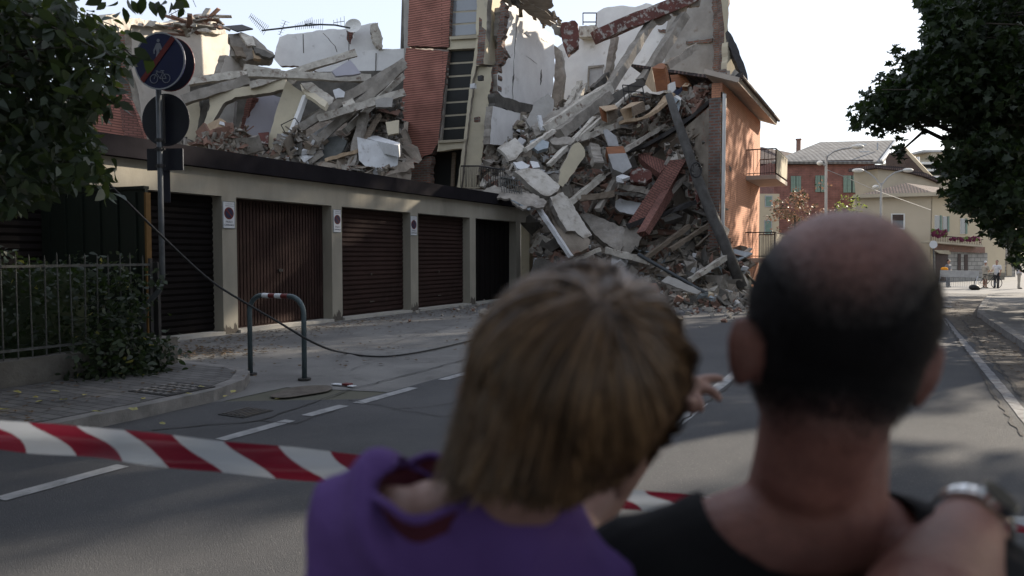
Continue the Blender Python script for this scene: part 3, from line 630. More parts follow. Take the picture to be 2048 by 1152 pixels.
# upper stair window
def window(pts, Y, nrow, frame, glass, par=ru, top0=None):
    (x0, y0), (x1, y1), (x2, y2), (x3, y3) = pts     # tl tr br bl
    wn = rp('window', pts, V((0, Y, 0)), NY, .05, frame, par)
    for i in range(nrow):
        a, c = i / nrow, (i + 1) / nrow; e0 = .06 / nrow * 1.2; a += e0; c -= e0
        q = [(x0 + (x3 - x0) * a + 2.0, y0 + (y3 - y0) * a), (x1 + (x2 - x1) * a - 1.5, y1 + (y2 - y1) * a), (x1 + (x2 - x1) * c - 1.5, y1 + (y2 - y1) * c), (x0 + (x3 - x0) * c + 2.0, y0 + (y3 - y0) * c)]
        g = MB().prism(trace(q, V((0, Y - .012, 0)), NY), NY, .01).build('pane', glass[i % len(glass)], wn)
    return wn
window([(905, -50), (962, -52), (953, 70), (901, 74)], 25.78, 5, 'cream_frame', ['glass_sky'])
rp('pelmet', [(898, 77), (954, 72), (952, 96), (895, 99)], V((0, 25.62, 0)), NY, .3, 'plaster_cream'); rp('sill', [(899, 73), (955, 70), (955, 76), (899, 79)], V((0, 25.5, 0)), NY, .2, 'cream_frame')
window([(896, 101), (951, 98), (929, 281), (880, 284)], 25.84, 7, 'cream_frame', ['glass_dark'])
rp('window_jamb', [(893, 100), (898, 100), (882, 284), (875, 285)], V((0, 25.7, 0)), NY, .3, 'concrete')
rp('pelmet', [(876, 284), (929, 281), (926, 297), (900, 299), (874, 303)], V((0, 25.6, 0)), NY, .25, 'plaster_cream', j=1); rp('sill', [(876, 281), (931, 278), (931, 283), (876, 286)], V((0, 25.52, 0)), NY, .15, 'cream_frame')
rp('door_opening', [(862, 305), (926, 298), (922, 376), (858, 372)], V((0, 26.5, 0)), NY, .1, 'glass_dark'); rp('door_jamb', [(843, 322), (862, 310), (862, 372), (842, 368)], V((0, 26.1, 0)), NY, .15, 'plaster_grey')
rp('door_post', [(904, 305), (910, 305), (907, 372), (901, 372)], V((0, 26.3, 0)), NY, .1, 'wood')
rp('pilaster', jag([(955, TOP), (978, TOP), (974, 40), (966, 130), (952, 132), (944, 168), (945, 180), (938, 230), (930, 300), (921, 376), (913, 376), (926, 290), (938, 180), (952, 80)], 1, 8), V((0, 25.55, 0)), NY, .35, 'plaster_cream', edge='concrete')
rp('lit_return', jag([(976, TOP), (1007, TOP), (1003, 2), (996, 60), (990, 131), (967, 128), (972, 60)], .8, 8), V((PY(967, 130, 25.3).x, 25.3, 0)), N(96), .3, 'plaster_cream', edge='brick_raw')
rp('pilaster', jag([(950, 132), (985, 134), (979, 200), (968, 265), (963, 320), (960, 376), (922, 376), (931, 300), (941, 180)], 2, 8), V((0, 25.7, 0)), NY, .3, 'plaster_cream', edge='brick_raw')
rp('broken_brickwork', jag([(1002, 0), (1012, 10), (1008, 60), (1003, 90), (1010, 112), (996, 130), (996, 180), (986, 215), (984, 262), (978, 320), (964, 320), (970, 240), (982, 190), (985, 134), (990, 131)], 2.5, 5), V((0, 25.9, 0)), NY, .3, 'brick_raw')
XW = PY(998, 150, 26.0).x
wp = rp('inner_wall', jag([(1003, 14), (1020, 22), (1042, 34), (1075, 48), (1108, 74), (1110, 130), (1105, 182), (1098, 215), (1068, 212), (1010, 197), (995, 182), (994, 150), (1012, 116), (1022, 116), (1008, 96), (1001, 70)], 1.2, 8), V((XW, 0, 0)), NX, .3, 'plaster_white', edge='concrete')
for (x0, y0, x1, y1) in ((1035, 30, 1028, 120), (1028, 120, 1025, 205), (1083, 138, 1082, 170), (1028, 146, 1026, 168), (1040, 60, 1060, 75), (1052, 112, 1075, 128), (1078, 75, 1095, 85)):
    q = []; n = 8
    for i in range(n + 1): t = i / n; q.append((x0 + (x1 - x0) * t + rnd.uniform(-1, 1), y0 + (y1 - y0) * t + rnd.uniform(-.6, .6)))
    ww = 1.6 if x0 in (1083, 1028) and y1 in (170, 168) else .55
    MB().prism([onplane(x - ww * math.sin(math.pi * (i + .3) / (n + 1)), y, V((XW + .01, 0, 0)), NX) for i, (x, y) in enumerate(q)] + [onplane(x + ww * math.sin(math.pi * (i + .3) / (n + 1)), y, V((XW + .01, 0, 0)), NX) for i, (x, y) in reversed(list(enumerate(q)))], NX, .004).build('crack', 'concrete_dark', wp)
rp('inner_wall', jag([(986, 212), (1046, 228), (1048, 255), (1025, 278), (1012, 292), (980, 288), (982, 250)], 1, 8), V((XW + .05, 0, 0)), NX, .3, 'plaster_white', edge='concrete')
rp('floor_edge', jag([(990, 187), (1010, 195), (1045, 205), (1070, 212), (1066, 226), (1040, 226), (990, 211)], 1.5, 6), V((XW + .06, 0, 0)), NX, .3, 'concrete_dark')
rp('return_wall', [(1108, 90), (1120, 100), (1128, 150), (1120, 215), (1100, 215), (1105, 182), (1110, 130)], V((0, 34.6, 0)), NY, .3, 'concrete', j=2)
for i, (x, y) in enumerate(((940, 168), (955, 152), (948, 235))): rp('hanging_fixture', [(x, y), (x + 9, y - 2), (x + 9, y + 8), (x, y + 9)], V((0, 25.2, 0)), NY, .15, ['white_sheet', 'metal_dark', 'brick_raw'][i], j=.6)
# back walls of the opened rooms
YB = V((0, 37.2, 0)); 
rp('rear_wall', jag([(1190, 60), (1194, 24), (1215, 14), (1240, 11), (1270, 14), (1292, 6), (1310, 12), (1345, 4), (1362, -40), (1460, -40), (1452, 60), (1446, 250), (1440, 330), (1120, 330), (1118, 150), (1112, 96), (1150, 66)], 1.6, 9), YB, NY, .3, 'plaster_white', edge='brick_raw')
rp('rear_wall', jag([(1352, -30), (1440, -60), (1428, 20), (1427, 150), (1425, 260), (1325, 250), (1332, 60)], 1, 12), V((0, 36.6, 0)), NY, .25, 'plaster_grey', edge='brick_raw')
rp('broken_brickwork', jag([(1423, -30), (1436, -30), (1444, 30), (1449, 60), (1447, 150), (1425, 152), (1427, 60)], 2.6, 5), V((0, 35.8, 0)), NY, .9, 'brick_raw')
for q in (((1315, 58), (1345, 60), (1375, 52), (1412, 56), (1414, 60), (1375, 58), (1340, 66), (1318, 64)), ((1372, 82), (1400, 80), (1426, 76), (1424, 84), (1390, 86), (1372, 88))): rp('exposed_bricks', jag(list(q), 1.4, 6), V((0, 36.5 if q[0][0] > 1350 else 37.1, 0)), NY, .06, 'brick_raw')
rp('corner_wall', jag([(1433, -60), (1459, -60), (1456, 60), (1456, 150), (1447, 150), (1449, 60), (1444, 10)], .8, 9), V((PX(1440,60,-5.6).x, 35.2, 0)), N(50), .35, 'plaster_cream', edge='brick_raw')
rp('hidden_door', [(1178, 134), (1205, 131), (1206, 178), (1176, 178)], V((0, 37.1, 0)), NY, .06, 'grey_paint')
rp('door_frame', [(1176, 132), (1208, 129), (1208, 133), (1179, 136), (1177, 178), (1174, 178)], V((0, 37.0, 0)), NY, .05, 'concrete')
rp('ledge', jag([(1158, 52), (1190, 50), (1192, 72), (1156, 74)], 1, 6), V((0, 36.5, 0)), NY, .7, 'concrete_pale')
rl = MB()
for a, c in (((1166, 50), (1166, 26)), ((1166, 26), (1193, 26)), ((1193, 26), (1192, 52)), ((1166, 44), (1192, 44))): rl.tube([PY(*a, 36.6), PY(*c, 36.6)], .03, 6)
rl.build('roof_railing', 'metal_dark', ru)
rp('painted_block', jag([(1124, 45), (1150, 41), (1156, 48), (1157, 90), (1148, 98), (1136, 108), (1128, 90), (1120, 60)], 1.5, 6), V((0, 31.5, 0)), N(20), .6, 'rust_paint')
# broken roof remains over the white inner wall
bm_ = MB()
for i in range(60):
    t = i / 59; x = 1000 + 112 * t; y = -24 + 88 * t ** 1.15 + rnd.uniform(-14, 4)
    a = P(x + rnd.uniform(-14, 14), y - rnd.uniform(0, 18), 28 + 4 * t); dd = V((rnd.uniform(-.3, 1), rnd.uniform(-.2, 1), rnd.uniform(-.9, .2))).normalized()
    bm_.beam(a, a + dd * rnd.uniform(.3, .9), rnd.uniform(.06, .2), rnd.uniform(.03, .08), .02, 3, m=i % 3)
bm_.build('roof_remains', ['wood', 'concrete', 'concrete_dark'], ru)
for q, m in (([(1000, -12), (1040, -4), (1095, 26), (1112, 50), (1100, 54), (1070, 34), (1030, 12), (1004, 4)], 'wood'), ([(1052, -10), (1105, 0), (1108, 12), (1090, 22), (1060, 8)], 'wood'), ([(1100, 42), (1126, 60), (1128, 76), (1110, 70)], 'concrete_pale')):
    rp('roof_edge', jag(q, 2, 6), 29.5, N(40, -35), .12, m)
# balcony railing at the foot of the tower
for j, (xs, ys, xe, ye, n) in enumerate(((922, 332, 958, 332, 9), (958, 332, 1010, 340, 11))):
    b = MB(); Y = 24.9
    for i in range(n + 1):
        t = i / n; b.tube([PY(xs + (xe - xs) * t, ys + (ye - ys) * t, Y), PY(xs + (xe - xs) * t + rnd.uniform(-1, 1), ys + (ye - ys) * t + 42, Y)], .014, 5)
    b.tube([PY(xs, ys, Y), PY(xe, ye, Y)], .03, 6); b.build('balcony_railing', 'metal_dark', ru)
MB().beam(PY(915, 380, 25.0), PY(1060, 392, 25.0), .9, .15, .02, 8).build('balcony_slab', 'concrete', ru)

# ================================================================ RUIN: left wing behind the garages
rl_ = empty('ruined_building', base(420, 27), 'roofless left wing of the collapsed block, bare white and cream walls behind the garages', 'ruin')
def lp(name, pts, Z, n, t, m, **k): return slab(name, pts, Z, n, t, m, parent=rl_, **k)
NW = N(84); 
lp('gable_wall', jag([(262, 44), (300, 50), (340, 52), (400, 60), (452, 66), (460, 72), (458, 108), (446, 146), (380, 168), (375, 310), (290, 300), (278, 190), (266, 150)], 1.2, 10), 30, N(103), .3, 'plaster_offwhite', edge='concrete')
lp('roof_edge', jag([(205, 44), (212, 30), (235, 28), (248, 40), (265, 36), (300, 40), (330, 46), (362, 40), (405, 30), (415, 26), (432, 38), (452, 56), (452, 68), (400, 62), (340, 55), (262, 50), (258, 66), (212, 62)], 2, 6), P(360, 100, 30), N(103), .6, 'concrete_pale')
lp('brick_pier', jag([(214, 50), (262, 50), (266, 150), (278, 190), (286, 296), (270, 296), (248, 200), (222, 196)], 2, 7), 29.2, N(30), .4, 'brick_raw')
lp('brick_wall', jag([(178, 172), (240, 180), (262, 205), (276, 240), (296, 300), (190, 278), (182, 230)], 1.5, 8), 25.5, N(32), .3, 'brick_tower', uvup=(0.18, 0, 1))
lp('brick_wall', jag([(236, 180), (262, 200), (276, 240), (297, 298), (252, 292), (244, 230)], 1.5, 8), 25.2, N(60), .3, 'brick_red', uvup=(0.05, 0, 1))
lp('cream_wall', [(112, 160), (146, 150), (156, 200), (182, 210), (190, 280), (120, 270)], 25.8, N(40), .3, 'plaster_cream', j=1)
lp('wall', jag([(452, 110), (478, 118), (518, 132), (556, 142), (560, 152), (500, 150), (440, 149)], 1, 8), 30.5, N(100), .3, 'plaster_offwhite', edge='concrete')
lp('rear_wall', jag([(552, 98), (553, 92), (559, 74), (575, 68), (606, 66), (640, 60), (692, 57), (700, 54), (738, 47), (752, 45), (756, 70), (758, 97), (752, 100), (752, 135), (700, 146), (640, 146), (596, 132), (560, 132), (548, 118)], 1.2, 8), 33, N(24), .3, 'plaster_white', edge='brick_raw')
lp('rear_wall', jag([(694, 106), (752, 99), (808, 97), (812, 130), (812, 160), (720, 160), (694, 150)], .8, 10), 32.6, N(22), .3, 'plaster_white', edge='concrete')
lp('exposed_bricks', jag([(693, 58), (712, 56), (704, 70), (700, 88), (694, 80)], 1.5, 4), 32.6, N(24), .1, 'brick_red')
for q in (((646, 66), (656, 76), (662, 84), (670, 92), (674, 104)), ((694, 60), (698, 84), (697, 128)), ((742, 50), (741, 66), (745, 78)), ((606, 68), (607, 106)), ((790, 100), (792, 122)), ((752, 106), (751, 146))):
    lp('crack', [(x - .8, y) for x, y in q] + [(x + .8, y) for x, y in reversed(q)], 32.55, N(24), .02, 'concrete_dark')
lp('broken_pillar', jag([(741, 50), (756, 45), (760, 60), (766, 76), (764, 96), (758, 98), (752, 92), (745, 80)], 1.5, 4), 32.3, N(40), .4, 'concrete_pale')
lp('roof_remains', jag([(456, 68), (482, 64), (506, 72), (520, 84), (548, 108), (540, 118), (510, 116), (492, 122), (478, 112), (460, 112), (462, 88)], 2, 5), 30, N(50, 30), .4, 'concrete')
for q, m in (([(478, 66), (505, 72), (512, 92), (496, 92)], 'concrete_pale'), ([(505, 92), (530, 100), (550, 110), (540, 116), (512, 106)], 'concrete_dark'), ([(462, 90), (485, 94), (492, 114), (474, 112)], 'wood'), ([(505, 100), (516, 102), (522, 118), (508, 116)], 'wood_pale')): lp('broken_slab', jag(q, 1.5, 5), 29.6, N(50, 30), .15, m)
b = MB()
for i in range(40):
    x = rnd.uniform(330, 450); y = 34 + abs(x - 412) * .22 + rnd.uniform(-2, 18); a = P(x, y, 28.8)
    b.beam(a, a + V((rnd.uniform(-1, 1), rnd.uniform(-1, 1), rnd.uniform(-.3, .3))).normalized() * rnd.uniform(.3, 1), .2, .06, .02, 2, m=i % 3)
b.build('roof_remains', ['concrete_pale', 'brick_piece', 'concrete'], rl_)
lp('board', [(450, 52), (484, 49), (506, 57), (474, 62)], 30, N(35, 55), .05, 'metal_dark')
# lower storey: cream facade pieces, dark rooms
lp('rear_wall', [(370, 150), (812, 140), (812, 345), (375, 312)], 32.4, N(26.8), .3, 'concrete_dark')  # dark wall added behind the rooms; its colour stands in for shade
lp('cream_wall', jag([(370, 205), (398, 200), (400, 232), (392, 276), (404, 306), (352, 300), (360, 240)], 1.5, 8), 28, N(40), .3, 'plaster_cream', edge='concrete')
lp('facade_piece', jag([(418, 190), (466, 178), (500, 172), (572, 158), (572, 178), (520, 188), (470, 194), (448, 206), (438, 222), (424, 248), (414, 262), (408, 278), (398, 276), (400, 262), (410, 240), (420, 212)], 1.3, 6), 27.6, N(32, 8), .3, 'plaster_cream', edge='concrete')
lp('inner_wall', [(408, 196), (420, 196), (412, 240), (402, 262), (396, 272), (394, 262), (400, 230)], 28.1, N(60), .3, 'concrete_dark', j=1)
lp('lilac_wall', jag([(505, 194), (540, 188), (566, 196), (560, 240), (548, 292), (528, 294), (484, 272)], 1, 10), 29.2, N(50), .2, 'plaster_lilac', edge='brick_red')
lp('brick_jamb', jag([(494, 196), (506, 194), (486, 270), (478, 268)], 1, 6), 29, N(0), .3, 'brick_red')
lp('grey_wall', jag([(440, 205), (470, 202), (466, 250), (452, 276), (430, 262)], 1, 8), 29.6, N(20), .2, 'plaster_grey')
lp('leaning_pillar', jag([(573, 160), (592, 176), (612, 188), (600, 224), (588, 250), (582, 268), (570, 280), (562, 304), (540, 298), (534, 286), (545, 250), (556, 210)], .8, 7), 27.2, N(38, 5), .45, 'plaster_cream', edge='concrete')
lp('pillar_side', [(612, 188), (618, 192), (598, 250), (594, 276), (580, 294), (584, 262), (600, 222)], 27.0, N(70), .3, 'plaster_white')
lp('broken_slab', jag([(602, 166), (622, 164), (668, 196), (662, 212), (650, 210), (612, 178)], 1.2, 6), 27, N(20, 35), .25, 'concrete_pale')
lp('stucco_slab', jag([(600, 168), (612, 174), (655, 204), (650, 214), (640, 208), (604, 182)], 1.2, 6), 26.8, N(10, 60), .15, 'plaster_cream')
for a, c, w_, m_, lb in (((560, 262, 27.6), (700, 196, 28.4), .22, 'concrete_pale', 'thin pale beam low behind the leaning cream pillar'), ((690, 262, 27.0), (806, 152, 28.0), .24, 'concrete_pale', 'right hand slender beam leaning on the brick tower'),
    ((586, 300, 26.6), (690, 232, 27.4), .18, 'white_sheet', 'narrow whitish beam rising from the foot of the leaning pillar'), ((560, 178, 28.4), (640, 128, 29), .2, 'concrete_pale', 'short pale beam behind the left end of the sunlit beam'),
    ((700, 330, 26.2), (760, 230, 27.2), .16, 'wood', 'weathered timber leaning behind the white cabinet'), ((650, 320, 26.1), (724, 300, 26.3), .14, 'wood_pale', 'pale timber lying across the rubble beside the patterned slab')):
    pbeam('fallen_beam', a, c, w_, w_ * .9, m_, lb, 'beam', jit=.02, group='beams in the left ruin')
# television aerials, dish, mast
def aerial(px, py, Z, L, n, ang, label):
    c = P(px, py, Z); b = MB(); d = V((math.cos(ang), 0.2, math.sin(ang))).normalized(); s = d.cross(V((0, 1, 0))).normalized()
    b.tube([c - d * L / 2, c + d * L / 2], .014, 5)
    for i in range(n): q = c + d * (L * (i / (n - 1) - .5)); b.tube([q - s * (.12 + .12 * i / n), q + s * (.12 + .12 * i / n)], .008, 4)
    return tag(b.build('tv_aerial', 'metal_pole'), label, 'aerial', 'television aerials over the ruin')
aerial(516, 46, 31, .95, 12, -.75, 'bent television aerial at the left tip of the fallen mast')
aerial(565, 56, 31, .6, 6, 1.2, 'short upright television aerial just right of the mast tip')
aerial(608, 50, 31, .8, 10, .15, 'long comb-shaped television aerial over the middle of the fallen mast')
aerial(628, 48, 31, .8, 9, -.1, 'television aerial with tall tines left of the satellite dish')
aerial(678, 44, 31.5, .5, 4, .05, 'small television aerial next to the satellite dish')
aerial(347, 26, 29, 1.0, 6, .35, 'thin television aerial above the leftmost white wall')
tag(MB().tube([P(524, 61, 31), P(560, 57, 31), P(600, 52, 31), P(640, 49, 31), P(670, 50, 31), P(700, 56, 31.5)], .035, 6).build('fallen_mast', 'metal_pole'), 'thin bent mast lying level above the cracked rear wall', 'mast')
c = P(706, 51, 32); b = MB(); n_ = N(20, 10); u_ = UPV.cross(n_).normalized(); v_ = n_.cross(u_)
ring = [[c + u_ * (r0 * math.cos(a)) + v_ * (r0 * .85 * math.sin(a)) - n_ * (.12 * (1 - (r0 / .36) ** 2)) for a in [i * math.pi / 10 for i in range(20)]] for r0 in (.36, .25, .12)]
b.add(sum(ring, []), [(k * 20 + i, k * 20 + (i + 1) % 20, (k + 1) * 20 + (i + 1) % 20, (k + 1) * 20 + i) for k in range(2) for i in range(20)] + [tuple(40 + i for i in range(20))]); b.tube([c - n_ * .1, c - n_ * .1 - UPV * .5], .03, 6)
tag(b.build('satellite_dish', 'white_paint'), 'pale satellite dish behind the top of the cracked rear wall', 'satellite dish')
# fallen beams of the left wing
BM = [((496, 147, 26.4), (742, 158, 27.5), .30, .26, 'concrete_pale', 'long pale beam lying almost level across the left ruin'),
 ((489, 134, 27.5), (560, 146, 28), .22, .2, 'concrete_pale', 'short pale beam end poking out above the level beam'),
 ((500, 172, 27.6), (712, 106, 28.6), .26, .24, 'concrete_pale', 'sunlit pale beam sloping up to the right above the level beam'),
 ((600, 256, 26.2), (809, 124, 27.3), .28, .28, 'concrete', 'uppermost of two steep grey beams leaning on the brick tower'),
 ((640, 277, 26.4), (808, 130, 27.2), .34, .30, 'concrete', 'thicker steep beam leaning on the brick tower, lower end by the patterned slab'),
 ((636, 238, 25.9), (809, 185, 26.8), .28, .26, 'concrete_pale', 'pale beam crossing in front of the two steep beams'),
 ((366, 201, 27.2), (498, 160, 28), .45, .34, 'concrete', 'broad grey beam rising from the white gable wall'),
 ((377, 164, 28.2), (495, 148, 28.6), .30, .26, 'concrete_pale', 'weathered beam end lying along the foot of the white gable wall'),
 ((655, 205, 28), (790, 148, 28.6), .2, .2, 'concrete', 'thin beam half hidden behind the steep beams'),
 ((705, 335, 26.2), (728, 228, 27), .3, .25, 'concrete', 'upright broken post beside the white cabinet'),
 ((596, 330, 26.2), (600, 280, 26.4), .15, .15, 'white_sheet', 'short pale strut at the foot of the leaning cream pillar')]
for a, c, w_, h_, m, lb in BM: pbeam('fallen_beam', a, c, w_, h_, m, lb, 'beam', jit=.022, group='beams in the left ruin')
slab('patterned_slab', jag([(606, 328), (630, 288), (652, 276), (674, 272), (694, 282), (686, 300), (672, 318), (660, 337), (632, 336)], 1.2, 8), 26.4, N(24, 30), .12, 'carpet', 'dark grey patterned floor slab tipped up behind the garage roof', 'slab')
wc = empty('cabinet', P(752, 360, 26), 'large white overturned cabinet beside the brick tower', 'cabinet')
slab('door_panel', [(714, 274), (750, 282), (797, 292), (794, 356), (748, 350), (718, 320)], 26, N(26, 12), .05, 'white_sheet', parent=wc); slab('top_panel', [(714, 270), (756, 272), (800, 286), (797, 291), (750, 281)], 26.2, N(20, 70), .4, 'white_sheet', parent=wc)
for i, (q, m, lb, ct) in enumerate((([(771, 244), (798, 240), (797, 266), (776, 270)], 'plaster_cream', 'cream block with a square hole near the brick tower', 'block'),
    ([(666, 180), (678, 176), (690, 184), (688, 194), (672, 196)], 'white_sheet', 'small white square box caught between the fallen beams', 'box'),
    ([(664, 142), (700, 120), (722, 146), (700, 150), (672, 152)], 'plaster_lilac', 'pinkish folded panel peak behind the level pale beam', 'panel'),
    ([(684, 205), (705, 196), (716, 216), (704, 228), (690, 222)], 'concrete_pale', 'pale slab fragment under the right end of the level beam', 'slab'),
    ([(750, 196), (786, 192), (784, 214), (752, 214)], 'plaster_grey', 'grey wall fragment by the tower above the crossing beam', 'slab'),
    ([(412, 250), (440, 236), (464, 250), (458, 274), (420, 272)], 'wood_pale', 'tan broken door panel inside the dark left room', 'panel'),
    ([(440, 242), (462, 248), (460, 254), (438, 248)], 'white_sheet', 'short white board inside the dark left room', 'board'),
    ([(516, 266), (538, 264), (536, 288), (522, 286)], 'rust_paint', 'dark red board leaning on the lilac inner wall', 'board'))):
    slab('fragment' if ct in ('slab', 'block') else ct, jag(q, .6, 8), 26.8 if i > 4 else 26.4, N(30 + 10 * (i % 3), 15), .12, m, lb, ct)
fr = MB()
for a, c in (((562, 250), (590, 236)), ((590, 236), (604, 256)), ((604, 256), (576, 276)), ((576, 276), (562, 250))): fr.tube([P(*a, 26.6), P(*c, 26.6)], .018, 5)
tag(fr.build('window_frame', 'metal_dark'), 'thin empty metal frame hanging on the leaning cream pillar', 'frame')
# ================================================================ debris helpers
def mound(name, xs, ys, zf, m, label, keep=None, step=10, amp=.35):
    b = MB(); nx = int((xs[1] - xs[0]) / step) + 1; ny = int((ys[1] - ys[0]) / step) + 1
    for j in range(ny):
        for i in range(nx):
            x = xs[0] + i * step; y = ys[0] + j * step; p = P(x, y, zf(x, y)); q = p * .9
            b.v.append(tuple(p + V((noise.noise(q), noise.noise(q + V((9, 3, 1))), noise.noise(q + V((2, 7, 5))))) * amp * 1.6 + V((noise.noise(q * 4), noise.noise(q * 4.1), noise.noise(q * 3.9))) * amp * .6))
    for j in range(ny - 1):
        for i in range(nx - 1):
            if keep and not keep(xs[0] + (i + .5) * step, ys[0] + (j + .5) * step): continue
            b.f.append((j * nx + i, j * nx + i + 1, (j + 1) * nx + i + 1, (j + 1) * nx + i)); b.m.append(0)
    return tag(b.build(name, m), label, 'rubble', kind='stuff')
def inside(x, y, poly):
    r = False; j = len(poly) - 1
    for i in range(len(poly)):
        (xi, yi), (xj, yj) = poly[i], poly[j]
        if (yi > y) != (yj > y) and x < (xj - xi) * (y - yi) / (yj - yi) + xi: r = not r
        j = i
    return r
def scatter(name, n, poly, zf, sizes, mats, label, wts=None, flat=False, bricks=.3):
    b = MB(); x0 = min(p[0] for p in poly); x1 = max(p[0] for p in poly); y0 = min(p[1] for p in poly); y1 = max(p[1] for p in poly); k = 0
    while k < n:
        x, y = rnd.uniform(x0, x1), rnd.uniform(y0, y1)
        if not inside(x, y, poly): continue
        k += 1; c = P(x, y, zf(x, y)) + V((rnd.uniform(-.1, .1), rnd.uniform(-.2, .1), rnd.uniform(-.05, .15))); s = rnd.uniform(*sizes) * (1.8 if rnd.random() < .06 else 1)
        m = rnd.choices(range(len(mats)), wts)[0]; u = rnd.random()
        if u < bricks: b.chunk(c, s, m, flat=(1.3, .65, .45))
        elif u < .62: b.chunk(c, s, m, flat=(1.2, .9, .8))
        elif u < .86: b.chunk(c, s * 1.5, m, flat=(1.3, 1.0, .14))
        else:
            d = V((rnd.uniform(-1, 1), rnd.uniform(-1, 1), rnd.uniform(-.6, .8))).normalized(); b.beam(c - d * s, c + d * s * 1.6, s * .28, s * .16, s * .03, 2, m=m)
    return tag(b.build(name, mats), label, 'rubble', kind='stuff')
ZL_ = lambda x, y: 26.0 + max(0, 345 - y) / 150 * 6
LP = [(300, 285), (400, 280), (500, 285), (560, 295), (600, 285), (700, 290), (800, 285), (800, 366), (640, 345), (480, 320), (330, 300)]
mound('rubble_mound', (290, 820), (240, 380), lambda x, y: 25.6 + max(0, 350 - y) / 150 * 7, 'dust', 'dusty grey rubble surface behind the garage roof', lambda x, y: y > 262 + 30 * math.sin(x * .02) - (60 if x > 600 else 0), amp=.3)
scatter('rubble', 1900, LP, ZL_, (.05, .24), ['concrete', 'dust', 'brick_piece', 'white_sheet', 'concrete_dark', 'wood', 'plaster_cream'], 'mixed broken masonry heaped behind the garage roof', [5, 5, 2, 1, 3, 1.2, 1.2])
scatter('rubble', 800, [(405, 285), (440, 272), (488, 268), (494, 300), (470, 318), (412, 306)], lambda x, y: 25.9, (.06, .26), ['brick_piece', 'dust', 'concrete'], 'red broken brick spilling from the dark left room')
scatter('rubble', 600, [(690, 235), (760, 215), (800, 205), (798, 290), (720, 280)], lambda x, y: 27.9, (.06, .26), ['concrete', 'white_sheet', 'brick_piece', 'dust', 'wood', 'concrete_dark'], 'rubble jammed between the fallen beams and the brick tower', [4, 1.3, 2, 3, 1, 3])
scatter('rubble', 260, [(560, 290), (604, 262), (608, 300), (640, 290), (600, 345), (556, 330)], lambda x, y: 26.2, (.1, .3), ['concrete', 'white_sheet', 'brick_piece', 'dust', 'wood', 'concrete_dark'], 'splintered debris at the foot of the leaning cream pillar', [3, 2, 1, 2, 1, 3])
# ================================================================ THE GREAT HEAP
def ZH(x, y):
    t = (600 - y) / 400.0
    return 24.3 + max(-.05, t) * 7.2 + (.9 if x < 1080 else 0) * 0
HEAP = [(985, 300), (1010, 250), (1060, 235), (1110, 215), (1180, 185), (1260, 190), (1330, 200), (1400, 190), (1430, 170), (1440, 300), (1442, 500), (1500, 520), (1500, 612), (1440, 608), (1380, 612), (1300, 600), (1180, 580), (1085, 560), (1080, 480), (1060, 400), (1000, 372), (955, 370)]
mound('rubble_mound', (940, 1530), (170, 640), lambda x, y: ZH(x, y) + .9, 'dust', 'dusty ground mass of the great heap in front of the torn rooms', lambda x, y: inside(x, y, HEAP), amp=.45)
MX = ['concrete', 'dust', 'brick_piece', 'white_sheet', 'concrete_dark', 'wood', 'plaster_cream', 'concrete_pale']
scatter('rubble', 5600, HEAP, ZH, (.05, .30), MX, 'mixed broken masonry covering the great heap', [7, 9, 1.8, .9, 3, .8, .9, 3])
scatter('rubble', 900, [(1150, 330), (1240, 380), (1300, 400), (1260, 440), (1170, 440), (1120, 400)], lambda x, y: ZH(x, y) - .4, (.08, .34), ['brick_piece', 'concrete', 'dust', 'concrete_dark'], 'crushed brick and mortar in the hollow above the tilted grey slab', [3, 3, 4, 2])
scatter('rubble', 2300, [(1080, 500), (1250, 470), (1310, 500), (1440, 520), (1520, 560), (1500, 608), (1380, 614), (1180, 600), (1080, 580)], lambda x, y: G(x, min(max(y, 540) + 8, 612)).dot(FH) - .2 if y > 548 else ZH(x, y) - .5, (.04, .27), ['concrete', 'brick_piece', 'white_sheet', 'wood', 'blue_panel', 'dust', 'wood_pale', 'concrete_dark'], 'loose boards, plaster and brick spilling over the street edge', [5, 1.6, 1.3, .6, .7, 5, .25, 3])
scatter('rubble', 900, [(1255, 296), (1290, 255), (1340, 215), (1400, 185), (1445, 165), (1470, 160), (1440, 190), (1380, 232), (1320, 272), (1262, 300)], lambda x, y: 27.4, (.07, .26), ['brick_piece', 'concrete', 'dust', 'concrete_pale'], 'small bricks strewn over the curved fallen roof edge', [3, 3, 3, 1.5])
scatter('rubble', 350, [(1340, 220), (1385, 190), (1440, 170), (1436, 196), (1380, 232)], lambda x, y: 27.0, (.1, .3), ['brick_piece', 'concrete'], 'bricks resting on the upper end of the fallen roof edge', [3, 2])
def S(name, pts, Z, az, el, t, m, lb, ct, j=1.6, step=7, edge=None, uvup=None, par=None): return slab(name, pts, Z, N(az, el), t, m, lb, ct, j=j, step=step, edge=edge, uvup=uvup, parent=par)
# curved fallen roof edge with gutter
rf = empty('fallen_roof_edge', P(1360, 250, 27), 'long curved strip of fallen roof edge with a black gutter and cream underside', 'roof edge')
top = [(1253, 303), (1285, 294), (1324, 274), (1355, 255), (1382, 236), (1412, 210), (1440, 189), (1462, 170), (1482, 152)]
b = MB(); pts = [P(x, y, 27.2 - .9 * (i / 8)) for i, (x, y) in enumerate(top)]
for i in range(8): b.beam(pts[i], pts[i + 1], .42, .13, .01, 2)
b.build('gutter', 'gutter_metal', rf)
b = MB(); q2 = [P(x + 3, y - 6, 27.7 - .9 * (i / 8)) for i, (x, y) in enumerate(top)]
for i in range(8): b.beam(q2[i], q2[i + 1], .5, .10, .02, 2)
b.build('roof_felt', 'metal_dark', rf)
und = [(x, y + 8) for x, y in top[2:]]; low_ = [(1455, 196), (1440, 214), (1418, 230), (1384, 256), (1352, 280), (1326, 296), (1316, 290)]
